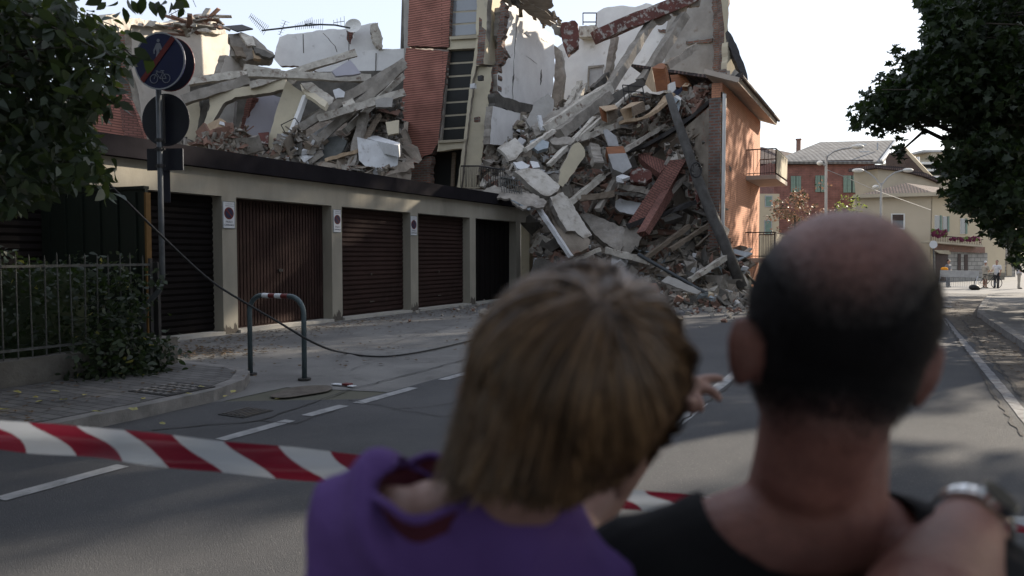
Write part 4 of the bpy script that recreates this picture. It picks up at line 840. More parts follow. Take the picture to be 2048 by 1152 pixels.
slab('soffit', und + low_, 26.9, N(24, -20), .12, 'soffit', parent=rf)
scatter('rubble', 900, [(1330, 300), (1385, 262), (1436, 215), (1440, 300), (1440, 520), (1400, 500), (1392, 400)], lambda x, y: 26.9 - (y - 215) / 305 * 1.6, (.06, .3), ['concrete', 'dust', 'brick_piece', 'concrete_dark', 'plaster_cream', 'wood'], 'rubble packed into the hollow under the fallen roof edge', [4, 4, 2, 5, 1, 1])
# fallen steel post
fp = empty('fallen_lamp_post', P(1478, 572, 24.2), 'long dark rusty post fallen diagonally across the right of the heap', 'post')
MB().tube([P(1337, 188, 25.0), P(1362, 262, 24.9), P(1392, 350, 24.7), P(1416, 410, 24.6), P(1450, 490, 24.5), P(1484, 575, 24.4)], [.12, .15, .17, .18, .18, .18], 12).build('shaft', 'fallen_pole', fp, smooth=True)
b = MB()
for i in range(7): a = i * .9; b.tube([P(1392 + 5 * math.cos(a), 340 + 9 * math.sin(a), 24.35), P(1392 + 12 * math.cos(a + .6), 340 + 14 * math.sin(a + .6), 24.2)], .012, 4)
b.tube([P(1392 + 11 * math.cos(a), 340 + 15 * math.sin(a), 24.3) for a in [i * .4 for i in range(17)]], .03, 6)
b.build('torn_wire', 'metal_dark', fp)
# brick clad column
bc = empty('brick_column', P(1262, 492, 25), 'red brick clad column lying diagonally on the heap with a broken concrete foot', 'column')
axis = P(1362, 322, 26.2) - P(1272, 460, 25)
slab('brick_cladding', [(1340, 320), (1373, 318), (1290, 462), (1256, 446)], 25.5, N(20, 18), .5, 'brick_red', parent=bc, uvup=axis)
slab('column_side', [(1373, 318), (1378, 330), (1376, 346), (1298, 470), (1290, 462)], 25.55, N(80, 10), .3, 'brick_red', parent=bc, uvup=axis)
S('broken_foot', [(1256, 446), (1288, 462), (1278, 490), (1262, 506), (1240, 500), (1246, 472)], 25.0, 22, 15, .5, 'concrete', None, None, par=bc)
S('broken_top', [(1340, 320), (1348, 306), (1340, 296), (1356, 308), (1372, 308), (1373, 319)], 26.1, 22, 20, .4, 'concrete_pale', None, None, par=bc)
slab('brick_slab', [(1276, 308), (1288, 306), (1332, 322), (1332, 332), (1320, 346), (1302, 334), (1282, 318)], 26.6, N(15, 55), .25, 'brick_red', 'slab of red brick cladding lying flat above the brick column', 'slab', uvup=(1, .3, .2))
# white slab chute at left
S('wall_slab', [(1029, 343), (1052, 336), (1078, 338), (1096, 350), (1120, 372), (1116, 382), (1096, 392), (1082, 388), (1062, 372)], 24.9, 45, 35, .22, 'plaster_dirty', 'upper white wall slab resting on the end of the garage roof', 'slab', edge='concrete')
S('wall_slab', [(1100, 394), (1126, 384), (1140, 402), (1160, 432), (1184, 470), (1168, 478), (1150, 462), (1134, 462), (1120, 440)], 24.6, 52, 28, .22, 'plaster_dirty', 'lower long white wall slab sliding down toward the street', 'slab', edge='concrete')
S('rubble_slab', [(1092, 412), (1104, 404), (1134, 462), (1160, 466), (1180, 480), (1176, 496), (1146, 510), (1128, 488)], 24.5, 40, 40, .2, 'dust', 'brown crumbling slab beside the lower white wall slab', 'slab')
pbeam('pale_plank', (1078, 418, 24.2), (1142, 514, 23.6), .18, .12, 'white_sheet', 'long pale plank edging the lower white wall slab', 'plank', jit=.01)
S('torn_roofing', [(960, 386), (985, 372), (1010, 374), (1040, 384), (1072, 390), (1094, 404), (1088, 414), (1060, 412), (1046, 418), (1030, 408), (1020, 396), (985, 394)], 24.2, 30, 50, .08, 'concrete', 'torn grey roofing sheet draped over the end of the garage roof', 'roofing', j=2.4, step=5)
S('torn_roofing', [(1022, 400), (1040, 408), (1062, 414), (1060, 420), (1044, 416), (1034, 404)], 23.9, 40, 10, .03, 'blue_panel', 'thin crumpled pale flashing below the torn grey roofing sheet', 'flashing', j=1.5, step=4)
S('leaning_slab', [(1144, 291), (1158, 284), (1168, 296), (1170, 312), (1152, 338), (1138, 356), (1126, 374), (1116, 368), (1120, 340), (1132, 318)], 25.2, 38, 8, .2, 'plaster_cream', 'upright cream wall slab standing in the left of the heap', 'slab', edge='concrete')
S('floor_slab', [(1160, 430), (1176, 426), (1250, 456), (1246, 486), (1240, 504), (1218, 492), (1186, 464)], 25.3, 18, 35, .3, 'concrete', 'broad tilted grey floor slab above the street end of the heap', 'slab')
S('wall_fragment', [(1231, 402), (1240, 397), (1284, 406), (1288, 420), (1270, 430), (1240, 424), (1230, 414)], 25.9, 20, 25, .15, 'white_sheet', 'whitish wall fragment in the hollow left of the brick column', 'slab', edge='concrete')
# cream and white bits, left top of heap
S('wall_fragment', [(995, 296), (1030, 275), (1048, 292), (1046, 302), (1032, 318), (1018, 322), (1010, 308)], 26, 40, 30, .15, 'plaster_dirty', 'jagged white plaster piece below the lower inner wall', 'slab')
S('wall_fragment', [(1060, 282), (1078, 276), (1098, 284), (1096, 296), (1076, 302), (1062, 294)], 26.2, 30, 35, .15, 'blue_panel', 'pale bluish plaster piece right of the jagged white plaster', 'slab')
S('wall_fragment', [(1026, 324), (1044, 322), (1060, 330), (1052, 340), (1034, 336)], 25.4, 30, 40, .12, 'white_sheet', 'pale fragment just above the upper white wall slab', 'slab')
S('wall_fragment', [(1060, 322), (1076, 324), (1080, 334), (1066, 336)], 25.4, 10, 40, .12, 'white_sheet', 'small white fragment at the head of the upper white wall slab', 'slab')
S('wall_fragment', [(1052, 240), (1070, 205), (1096, 186), (1108, 200), (1104, 226), (1076, 246), (1062, 256)], 28.2, 30, 20, .2, 'plaster_grey', 'grey plastered wall fragment leaning under the tall white inner wall', 'slab')
S('shattered_slab', [(1096, 276), (1140, 274), (1150, 280), (1140, 290), (1104, 288)], 26.4, 10, 45, .2, 'concrete', 'flat grey slab end above the cream leaning slab', 'slab')
S('wooden_board', [(1062, 252), (1100, 225), (1150, 205), (1160, 212), (1110, 250), (1072, 272)], 28.0, 25, 35, .15, 'concrete', 'grey board sliding down from the tall white inner wall', 'board')
# concrete frame beams
CB = [((1190, 74, 30.0), (1390, -8, 30.6), .62, .5, 'rust_paint', 'great rust-red painted roof beam slanting across the top of the ruin'),
 ((1303, 44, 30.4), (1218, 178, 29.0), .36, .32, 'concrete', 'slender grey post standing under the middle of the rust-red beam'),
 ((1218, 176, 29.0), (1084, 264, 27.6), .50, .42, 'concrete_pale', 'long grey beam running down left to the white inner wall'),
 ((1368, 32, 30.4), (1284, 165, 29.4), .42, .36, 'concrete', 'thick grey post under the right end of the rust-red beam'),
 ((1284, 165, 29.4), (1200, 212, 28.8), .4, .3, 'concrete_dark', 'dark beam lying behind the furniture'),
 ((1216, 192, 28.6), (1118, 268, 27.4), .46, .4, 'concrete', 'second long grey beam just below and parallel to the pale long beam'),
 ((1230, 72, 31.6), (1216, 154, 31.2), .26, .26, 'concrete', 'short thin post next to the grey inner door'),
 ((1392, 94, 30.6), (1332, 134, 30.0), .32, .26, 'concrete', 'short beam jutting from the grey rear wall'),
 ((1216, 150, 30.6), (1186, 180, 30.2), .3, .26, 'concrete_dark', 'dark beam stump at the foot of the grey inner door'),
 ((1160, 164, 30.0), (1128, 226, 29.0), .2, .14, 'concrete_pale', 'left thin rafter in the fan beside the white inner wall'),
 ((1172, 170, 30.0), (1142, 222, 29.0), .2, .14, 'concrete_pale', 'right thin rafter in the fan beside the white inner wall'),
 ((1085, 262, 27.4), (1078, 232, 27.6), .14, .1, 'white_sheet', 'short white strut by the foot of the tall inner wall'),
 ((1100, 300, 26.6), (1236, 250, 27.2), .3, .22, 'concrete_pale', 'pale beam lying level across the middle of the heap'),
 ((1256, 452, 25), (1392, 404, 25.4), .22, .16, 'metal_dark', 'blackened timber propped behind the brick column'),
 ((1165, 330, 25.6), (1152, 296, 25.8), .3, .25, 'concrete_dark', 'short dark log end right of the cream leaning slab'),
 ((1186, 292, 25.6), (1196, 332, 25.2), .34, .28, 'concrete', 'stubby grey post right of the cream leaning slab'),
 ((1236, 372, 25.6), (1318, 388, 25.8), .3, .18, 'concrete', 'level broken lintel left of the brick column'),
 ((1228, 386, 25.5), (1300, 394, 25.7), .12, .1, 'concrete_dark', 'thin dark lath under the level broken lintel'),
 ((1172, 296, 25.9), (1214, 340, 25.4), .16, .12, 'concrete_dark', 'thin dark rail running down beside the tipped fridge'),
 ((1420, 300, 26.2), (1436, 420, 25.8), .16, .14, 'concrete_dark', 'upright dark timber left of the white downpipe'),
 ((1408, 420, 25.6), (1414, 500, 25.2), .2, .16, 'metal_dark', 'blackened upright timber below the cream leaning panels')]
for a, c, w_, h_, m, lb in CB: pbeam('fallen_beam', a, c, w_, h_, m, lb, 'beam', jit=.03 if m != 'white_sheet' else .008, group='beams on the great heap')
for q in ([(1306, 36), (1336, 24), (1344, 34), (1326, 48), (1312, 46)], [(1344, 22), (1376, 8), (1372, 26), (1350, 30)], [(1376, -10), (1404, -4), (1400, 12), (1382, 14)]):
    S('broken_slab', q, 30.5, 24, -10, .4, 'concrete', 'lumpy concrete underside hanging from the rust-red beam' if q[0][0] == 1306 else ('middle lump of concrete under the rust-red beam' if q[0][0] == 1344 else 'concrete lump at the upper end of the rust-red beam'), 'slab', j=1.5, step=5)
# leaning panels by the downpipe
S('leaning_slab', [(1404, 284), (1420, 278), (1431, 370), (1412, 378), (1402, 360)], 26.2, 30, 5, .12, 'plaster_cream', 'tall cream wall panel leaning beside the white downpipe', 'panel', edge='concrete')
S('leaning_slab', [(1378, 350), (1392, 346), (1398, 392), (1384, 404), (1376, 390)], 25.9, 50, 5, .15, 'brick_red', 'narrow red brick panel left of the tall cream panel', 'panel', edge='concrete')
S('leaning_slab', [(1392, 446), (1416, 450), (1413, 508), (1396, 500), (1388, 470)], 25.4, 30, 5, .15, 'plaster_cream', 'low cream wall piece standing behind the fallen post', 'panel', edge='concrete')
S('leaning_slab', [(1396, 378), (1410, 376), (1412, 426), (1394, 440)], 25.7, 60, 0, .12, 'rust_paint', 'rust-stained panel between the cream panels', 'panel')
S('leaning_slab', [(1362, 272), (1404, 232), (1410, 246), (1376, 300)], 26.6, 30, -5, .1, 'concrete_dark', 'dark shard under the cream underside of the roof edge', 'panel')
b = MB()
for i in range(26):
    a = P(rnd.uniform(1382, 1412), rnd.uniform(258, 286), 26.3); d = V((rnd.uniform(.2, 1), rnd.uniform(-.3, .3), rnd.uniform(-.1, .9))).normalized(); b.beam(a, a + d * rnd.uniform(.3, .8), .14, .03, .01, 1)
tag(b.build('splintered_laths', 'wood'), 'sheaf of splintered pale laths right of the fallen post top', 'laths')
for i in range(46):
    while 1:
        x, y = rnd.uniform(1010, 1470), rnd.uniform(215, 590)
        if inside(x, y, HEAP): break
    c = P(x, y, ZH(x, y) - .35); d = (RT * rnd.uniform(-1, 1) - FH * rnd.uniform(-.2, .7) + UPV * rnd.uniform(-.9, .5)).normalized(); L = rnd.uniform(.5, 1.5); w_ = rnd.uniform(.05, .16)
    tag(MB().beam(c - d * L / 2, c + d * L / 2, w_, w_ * .6, .012, 5).build('splintered_timber', rnd.choice(['wood', 'concrete_pale', 'concrete', 'wood', 'metal_pole', 'white_sheet'])), 'thin splintered timber sticking out of the great heap', 'timber', 'splintered timbers in the great heap')
PLM = ['concrete', 'concrete_pale', 'plaster_grey', 'concrete', 'plaster_cream', 'plaster_dirty', 'concrete_dark', 'dust', 'brick_red']
for i in range(64):
    while 1:
        x, y = rnd.uniform(1030, 1460), rnd.uniform(225, 560)
        if inside(x, y, HEAP) and not (1225 < x < 1360 and 120 < y < 250): break
    rx, ry = rnd.uniform(11, 30), rnd.uniform(7, 17); a0 = rnd.uniform(-1.2, .2); q = []; nn_ = rnd.choice((4, 5, 5, 6))
    for k in range(nn_): t = k * 6.283 / nn_ + rnd.uniform(-.35, .35); u_, v_ = rx * math.cos(t), ry * math.sin(t); q.append((x + u_ * math.cos(a0) - v_ * math.sin(a0), y + u_ * math.sin(a0) + v_ * math.cos(a0)))
    m = rnd.choice(PLM)
    slab('broken_slab', jag(q, 1.4, 6), ZH(x, y) - .25, N(rnd.uniform(-20, 75), rnd.uniform(-15, 60)), rnd.choice((.10, .16, .25)), m, 'broken plate of wall or floor tumbled into the great heap', 'slab', group='broken plates in the great heap', edge='dust')
for i, (a, c) in enumerate((((1098, 330, 25.6), (1190, 236, 27.6)), ((1122, 420, 24.9), (1206, 352, 25.8)), ((1150, 282, 26.6), (1258, 190, 28.4)), ((1196, 420, 25.3), (1250, 330, 26.3)), ((1186, 262, 27.2), (1296, 214, 27.9)), ((1240, 306, 26.4), (1330, 250, 27.2)), ((1286, 520, 24.6), (1378, 452, 25.2)), ((1310, 420, 25.4), (1400, 320, 26.3)), ((1106, 540, 24.3), (1200, 498, 24.7)), ((1340, 500, 24.7), (1420, 448, 25.2)), ((1050, 300, 26.0), (1108, 262, 26.8)), ((1212, 500, 24.8), (1300, 524, 24.3)), ((1380, 560, 24.1), (1462, 508, 24.5)), ((1156, 398, 25.3), (1226, 388, 25.5)))):
    w_ = rnd.uniform(.12, .28); tag(MB().beam(P(*a), P(*c), w_, w_ * rnd.uniform(.6, .9), .02, 9).build('fallen_beam', rnd.choice(['concrete_pale', 'concrete', 'wood', 'concrete_pale']), uvup=P(*c) - P(*a)), 'long grey joist leaning up to the right in the great heap', 'beam', 'leaning joists in the great heap')
for i in range(22):
    while 1:
        x, y = rnd.uniform(1010, 1470), rnd.uniform(230, 590)
        if inside(x, y, HEAP): break
    p = P(x, y, ZH(x, y) - .3); pts = [p]; d = V((rnd.uniform(-1, 1), rnd.uniform(-1, .2), rnd.uniform(.0, 1))).normalized()
    for j in range(5): d = (d + V((rnd.uniform(-.5, .5), rnd.uniform(-.5, .5), rnd.uniform(-.6, .3)))).normalized(); pts.append(pts[-1] + d * rnd.uniform(.1, .25))
    tag(MB().tube(pts, .010, 5).build('bent_rebar', 'metal_dark'), 'thin bent iron bar sticking out of the great heap', 'rebar', 'bent iron bars in the great heap')
# furniture
wd = empty('wardrobe', P(1316, 184, 27), 'open orange-brown wardrobe carcass standing on top of the heap', 'wardrobe')
slab('back_panel', [(1302, 136), (1331, 133), (1340, 178), (1312, 184)], 27.5, N(20, 5), .03, 'wood_orange', parent=wd)
slab('side_panel', [(1290, 168), (1303, 134), (1312, 184), (1304, 183)], 27.0, N(-30, 5), .03, 'wood_pale', parent=wd); slab('side_panel', [(1331, 130), (1336, 142), (1344, 186), (1340, 186), (1329, 136)], 26.9, N(70, 5), .03, 'wood_orange', parent=wd)
slab('top_panel', [(1302, 136), (1318, 127), (1326, 126), (1333, 132), (1330, 138)], 27.2, N(20, 50), .03, 'wood_orange', parent=wd)
S('furniture_board', [(1340, 150), (1368, 148), (1376, 160), (1384, 172), (1374, 178), (1346, 172)], 27.6, 30, 20, .04, 'wood_orange', 'orange-brown door lying behind the wardrobe', 'door', j=.3)
def crate(pts, top, side, Z, m, lb):
    e = empty('drawer', P(*cen(pts), Z), lb, 'drawer', 'drawers thrown over the heap')
    slab('front', pts, Z, N(30, 5), .03, m, parent=e); slab('top', top, Z + .1, N(20, 70), .03, 'wood_pale', parent=e); slab('side', side, Z + .05, N(80, 5), .03, 'wood', parent=e)
crate([(1198, 214), (1204, 240), (1216, 246), (1214, 222)], [(1198, 213), (1230, 209), (1236, 216), (1212, 222)], [(1214, 222), (1236, 216), (1234, 238), (1216, 246)], 26.9, 'wood_orange', 'left wooden drawer with a dark hole below the long beams')
crate([(1240, 220), (1262, 213), (1266, 234), (1250, 242)], [(1240, 219), (1262, 205), (1288, 202), (1264, 213)], [(1264, 213), (1288, 202), (1292, 222), (1268, 232)], 26.8, 'wood_pale', 'pale wooden drawer tipped over beside the bent plank')
crate([(1364, 172), (1376, 166), (1378, 184), (1368, 190)], [(1364, 172), (1372, 164), (1380, 168), (1376, 172)], [(1376, 170), (1382, 176), (1380, 188), (1377, 184)], 27, 'wood_orange', 'small brown drawer right of the wardrobe')
b = MB(); q = [(1244, 244), (1266, 242), (1288, 236), (1308, 224), (1326, 208), (1340, 190)]; pp = [P(x, y, 26.4 + .1 * i) for i, (x, y) in enumerate(q)]
for i in range(5): b.beam(pp[i], pp[i + 1], .6, .10, .01, 2)
tag(b.build('bent_plank', 'wood_pale', uvup=pp[5] - pp[0]), 'long bent pale plank curving up to the wardrobe', 'plank')
S('fabric_scrap', [(1346, 184), (1364, 172), (1366, 192), (1352, 196)], 27.1, 20, 10, .1, 'cloth_jeans', 'dark blue cloth bundle below the orange-brown door', 'cloth')
S('white_box', [(1340, 166), (1350, 163), (1352, 178), (1344, 186), (1340, 180)], 26.7, 40, 5, .2, 'white_paint', 'bright white box at the wardrobe corner', 'box', j=.3)
fr = empty('fridge', P(1357, 221, 26.6), 'pale blue and white fridge lying under the wardrobe', 'fridge')
slab('front', [(1346, 194), (1362, 200), (1358, 222), (1346, 216)], 26.6, N(20, 5), .3, 'blue_panel', parent=fr); slab('top', [(1346, 193), (1354, 190), (1363, 196), (1362, 200)], 26.7, N(20, 60), .2, 'white_paint', parent=fr)
rm = MB()
for a, c in (((1245, 170), (1285, 173)), ((1245, 170), (1250, 204)), ((1285, 173), (1290, 205)), ((1248, 182), (1288, 185)), ((1256, 172), (1260, 205)), ((1262, 192), (1300, 196))): rm.tube([P(*a, 27.6), P(*c, 27.6)], .022, 5)
tag(rm.build('bent_railing', 'metal_dark'), 'thin black bed frame left of the wardrobe', 'frame')
tp = empty('tipped_fridge', P(1240, 345, 25.4), 'grey tipped fridge with a brown top in the middle of the heap', 'fridge')
slab('body', [(1216, 308), (1252, 306), (1264, 334), (1246, 346), (1226, 338)], 25.5, N(24, 15), .5, 'grey_paint', parent=tp); slab('top', [(1212, 294), (1246, 292), (1252, 306), (1216, 308)], 25.7, N(24, 40), .4, 'wood_orange', parent=tp)
S('furniture_board', [(1207, 260), (1214, 258), (1232, 272), (1238, 292), (1218, 292)], 26.0, 45, 15, .06, 'grey_paint', 'pale grey cupboard door standing on edge above the tipped fridge', 'door', j=.3)
S('mattress', [(1256, 340), (1278, 334), (1300, 340), (1304, 356), (1290, 366), (1262, 364)], 25.8, 15, 20, .3, 'rust_paint', 'dark red upholstered seat left of the brick column', 'seat', j=2)
bx = empty('white_crate', P(1246, 362, 25.4), 'small white box resting left of the dark red seat', 'box')
slab('front', [(1232, 354), (1246, 358), (1248, 366), (1234, 364)], 25.2, N(20, 5), .25, 'white_sheet', parent=bx); slab('lid', [(1232, 353), (1244, 348), (1260, 353), (1246, 358)], 25.3, N(20, 60), .1, 'white_sheet', parent=bx)
# street end boards
FB = [([(1322, 562), (1336, 551), (1362, 562), (1402, 582), (1398, 590), (1368, 580)], 30, 45, 'plaster_grey', 'long grey board lying on top at the street end'),
 ([(1350, 604), (1366, 586), (1392, 592), (1376, 614), (1352, 616)], 20, 30, 'wood', 'brown board under the long grey board'),
 ([(1406, 590), (1418, 582), (1446, 594), (1456, 612), (1420, 612)], 25, 35, 'plaster_cream', 'cream square panel at the foot of the heap'),
 ([(1428, 596), (1446, 592), (1486, 596), (1484, 614), (1450, 616)], 20, 40, 'blue_panel', 'pale blue sheet at the foot of the heap'),
 ([(1396, 536), (1412, 522), (1430, 530), (1432, 548), (1400, 552)], 35, 25, 'plaster_cream', 'beige torn panel left of the fallen post foot'),
 ([(1410, 506), (1432, 520), (1452, 548), (1440, 548), (1420, 532)], 45, 45, 'white_sheet', 'bright white sheet glinting by the fallen post foot'),
 ([(1368, 500), (1388, 496), (1398, 504), (1380, 512)], 20, 55, 'white_sheet', 'white square plate on the debris behind the cream panel'),
 ([(1310, 544), (1330, 540), (1338, 550), (1318, 556)], 20, 55, 'blue_panel', 'bluish white sheet left of the long grey board'),
 ([(1192, 524), (1204, 526), (1228, 546), (1216, 548)], 30, 50, 'concrete_pale', 'pale board just above the child’s hair'.replace('’s', '')),
 ([(1188, 466), (1200, 462), (1206, 472), (1196, 476)], 30, 55, 'blue_panel', 'small light blue plate by the lower white wall slab'),
 ([(1436, 508), (1470, 498), (1506, 506), (1478, 520)], 30, 60, 'blue_panel', 'blue grey sheet right of the fallen post'),
 ([(1358, 532), (1378, 540), (1372, 552), (1352, 546)], 30, 50, 'white_sheet', 'whitish crumpled sheet in the middle of the street debris'),
 ([(1290, 568), (1312, 566), (1320, 584), (1298, 590)], 20, 45, 'brick_piece', 'flat reddish fragment near the hair of the purple-shirted child')]
for q, az, el, m, lb in FB:
    cx, cy = cen(q); Z = min(24.2, G(cx, 612).dot(FH)) if cy > 555 else 24.6 + max(0, 555 - cy) / 60 * 1.2
    slab('loose_board', jag(q, .7, 8), Z, N(az, el), .06, m, lb, 'board', group='boards at the street end of the heap')
tag(MB().tube([P(1276, 508, 24.3), P(1340, 545, 23.9), P(1400, 580, 23.6), P(1452, 606, 23.3)], .06, 8).build('long_pipe', 'metal_pole', smooth=True), 'long grey pipe lying down the street end of the heap', 'pipe')
b = MB()
for i in range(9): t = i / 8; a = P(1000 + 40 * t, 352 + 8 * t, 24.6); b.tube([a, P(1004 + 40 * t, 384 + 4 * t, 24.3)], .014, 5)
for k in range(3): b.tube([P(1000, 354 + k * 12, 24.6), P(1042, 362 + k * 11, 24.4)], .018, 5)
tag(b.build('bent_grille', 'fence_iron'), 'bent iron grille lying by the torn roofing sheet', 'grille')
# biggest loose chunks as things of their own
k = 0
for i in range(400):
    x, y = rnd.uniform(1040, 1470), rnd.uniform(250, 600)
    if not inside(x, y, HEAP): continue
    m = rnd.choice(['concrete', 'concrete', 'concrete_pale', 'brick_piece', 'concrete_dark', 'plaster_grey']); s = rnd.uniform(.35, .75)
    b = MB(); b.chunk(P(x, y, ZH(x, y) - .1), s, 0, flat=(1.3, .9, rnd.choice((.25, .5, .8))))
    tag(b.build('masonry_chunk', m), 'large broken masonry chunk lodged in the great heap', 'chunk', 'large masonry chunks in the great heap'); k += 1
    if k > 110: break
# ================================================================ RIGHT END OF THE BLOCK (still standing)
XB = -5.1; rb = empty('apartment_building', (XB, 28, 0), 'still standing orange brick end of the block with balconies and wide eaves facing the street', 'building')
ya = PX(1442, 400, XB).y; yb = PX(1519, 400, XB).y; zt = PX(1442, 168, XB).z; zt2 = PX(1519, 236, XB).z; zt = (zt + zt2) / 2 + .0
MB().bb(XB, XB - .35, ya, yb, -.1, zt).build('street_wall', 'brick_street', rb)
MB().bb(XB - .36, -14, yb - .3, yb, -.1, zt).build('far_wall', 'plaster_cream', rb)
MB().bb(-13.6, -14, ya + 3, yb - .31, -.1, zt).build('rear_wall', 'plaster_cream', rb)
MB().bb(XB - .01, XB - .4, ya - .14, ya - .01, .2, zt - .5).build('wall_end', 'brick_raw', rb)
MB().prism([V((XB - .36, ya + .3, -.1)), V((XB - 3.2, ya + 2.6, -.1)), V((XB - 3.2, ya + 2.6, zt - 2)), V((XB - .36, ya + .3, zt - .6))], N(0), .25).build('inner_wall', 'dust', rb)
e0 = PX(1460, 158, XB + .9); ov = .62
MB().prism([V((XB + ov, ya - .4, zt + .02)), V((XB + ov, yb + .5, zt + .02)), V((XB - .5, yb + .5, zt + .42)), V((XB - .5, ya - .4, zt + .42))], V((.25, 0, 1)), .16).build('eave', 'soffit', rb)
MB().prism([V((XB + ov, ya + .2, zt + .06)), V((XB + ov, yb + .5, zt + .06)), V((-9.5, yb + .5, zt + 2.0)), V((-9.5, ya + 4, zt + 2.0))], V((.45, 0, 1)), .1).build('roof', 'roof_tiles', rb)
MB().tube([V((XB + ov + .06, ya - .4, zt + .06)), V((XB + ov + .06, yb + .5, zt + .06))], .06, 8).build('gutter', 'brown_dark', rb)
tag(MB().tube([(XB + .09, ya - .10, .1), (XB + .09, ya - .10, zt - .4)], .06, 10).build('downpipe', 'white_paint', rb), 'white downpipe at the torn edge')
MB().bb(XB - .05, XB + .04, ya + .0, ya + .22, .1, zt - .3).build('edge_pier', 'concrete', rb)
def balcony(zf, y0, y1, dep):
    s = MB().bb(XB + .002, XB + dep, y0, y1, zf - .16, zf).build('balcony_slab', 'soffit', rb); b = MB()
    for (x0, Y0, x1, Y1_) in ((XB, y0 + .03, XB + dep - .04, y0 + .03), (XB + dep - .04, y0 + .03, XB + dep - .04, y1 - .03), (XB, y1 - .03, XB + dep - .04, y1 - .03)):
        b.tube([(x0, Y0, zf + 1.0), (x1, Y1_, zf + 1.0)], .022, 6); b.tube([(x0, Y0, zf + .08), (x1, Y1_, zf + .08)], .014, 6)
        n = max(4, int(math.hypot(x1 - x0, Y1_ - Y0) / .13))
        for i in range(n + 1): t = i / n; b.tube([(x0 + (x1 - x0) * t, Y0 + (Y1_ - Y0) * t, zf + .0), (x0 + (x1 - x0) * t, Y0 + (Y1_ - Y0) * t, zf + 1.0)], .010, 5)
    b.build('railing', 'brown_dark', s)
    MB().bb(XB + dep - .012, XB + dep - .004, y0 + .06, y1 - .06, zf + .08, zf + .96).build('glass_panel', 'pale_wall', s)
bz = PX(1492, 360, XB); bz0 = bz.y; z_f = bz.z + .16
balcony(z_f, bz0, bz0 + 3.4, 1.12); balcony(z_f - 3.2, bz0, bz0 + 3.4, 1.12)
slab('torn_roof_piece', jag([(1455, 60), (1462, 68), (1476, 96), (1492, 140), (1496, 160), (1486, 158), (1470, 120), (1458, 92)], 1, 7), 28.6, N(30, 10), .25, 'metal_dark', parent=rb)
slab('attic_wall', jag([(1456, 84), (1470, 100), (1482, 140), (1480, 152), (1462, 150), (1454, 140)], 1, 7), 28.9, N(70), .25, 'plaster_cream', parent=rb)
slab('brick_remains', jag([(1424, 150), (1440, 140), (1452, 138), (1454, 152), (1430, 168)], 2, 5), 28.4, N(24, 20), .4, 'brick_raw', parent=rb)
slab('eave_end', jag([(1480, 158), (1494, 160), (1496, 166), (1488, 172), (1476, 168), (1468, 160)], 1, 5), 27.5, N(24, 20), .3, 'concrete_pale', parent=rb)
# ================================================================ FAR HOUSES
def dirs(az): return V((math.cos(R(az)), math.sin(R(az)), 0))    # unit vector to the right along a face with normal N(az)
def body(name, corners, z0, z1, m, par, t=.3):
    b = MB(); n = len(corners)
    b.prism([V((c.x, c.y, z1)) for c in corners], UPV, z1 - z0); return b.build(name, m, par)
def house(name, px, py, Z, azL, lenL, lenR, ztop, mL, mR, label):
    O = P(px, py, Z); O.z = 0; l = -dirs(azL); r = -N(azL)
    h = empty(name, (O.x, O.y, -.6), label, 'house'); c = [O, O + l * lenL, O + l * lenL + r * lenR, O + r * lenR]
    body('wall', c, -.8, ztop, mL, h)
    if mR != mL: MB().prism([O + dirs(azL) * .02, O + r * lenR + dirs(azL) * .02, O + r * lenR + dirs(azL) * .02 + UPV * ztop, O + dirs(azL) * .02 + UPV * ztop], dirs(azL), .1).build('side_wall', mR, h)
    return h, O, l, r
def win(par, q, p0, n, frame, pane, shut=None, mull=True, sill=True):
    w = slab('window', q, p0 + n * .05, n, .1, frame, parent=par); (x0, y0), (x1, y0b), (x1b, y1), (x0b, y1b) = q; i = max(1.0, (x1 - x0) * .12)
    cols = [(x0 + i, (x0 + x1) / 2 - i * .4), ((x0 + x1) / 2 + i * .4, x1 - i)] if mull else [(x0 + i, x1 - i)]
    for a, c in cols: slab('pane', [(a, y0 + i), (c, y0 + i), (c, y1 - i), (a, y1 - i)], p0 + n * .07, n, .03, pane, parent=w)
    return w
def shutters(par, x0, x1, y0, y1, p0, n, m):
    w = (x1 - x0)
    for a in ((x0, x0 + w * .22), (x0 + w * .24, x0 + w * .46), (x1 - w * .46, x1 - w * .24), (x1 - w * .22, x1)):
        slab('shutter', [(a[0], y0), (a[1], y0), (a[1], y1), (a[0], y1)], p0 + n * (.10 if a[0] in (x0,) or a[1] == x1 else .13), n, .06, m, parent=par)
    slab('window_opening', [(x0 + w * .44, y0), (x1 - w * .44, y0), (x1 - w * .44, y1), (x0 + w * .44, y1)], p0 + n * .02, n, .03, 'glass_dark', parent=par)
# yellow house on the corner
nl = N(4); nr = N(50); ye, O, l, r = house('yellow_house', 1862, 509, 60, 4, 5.6, 8, P(1862, 391, 60).z, 'yellow_wall', 'ochre_wall', 'small yellow corner house with a low tiled hip roof and a flower balcony')
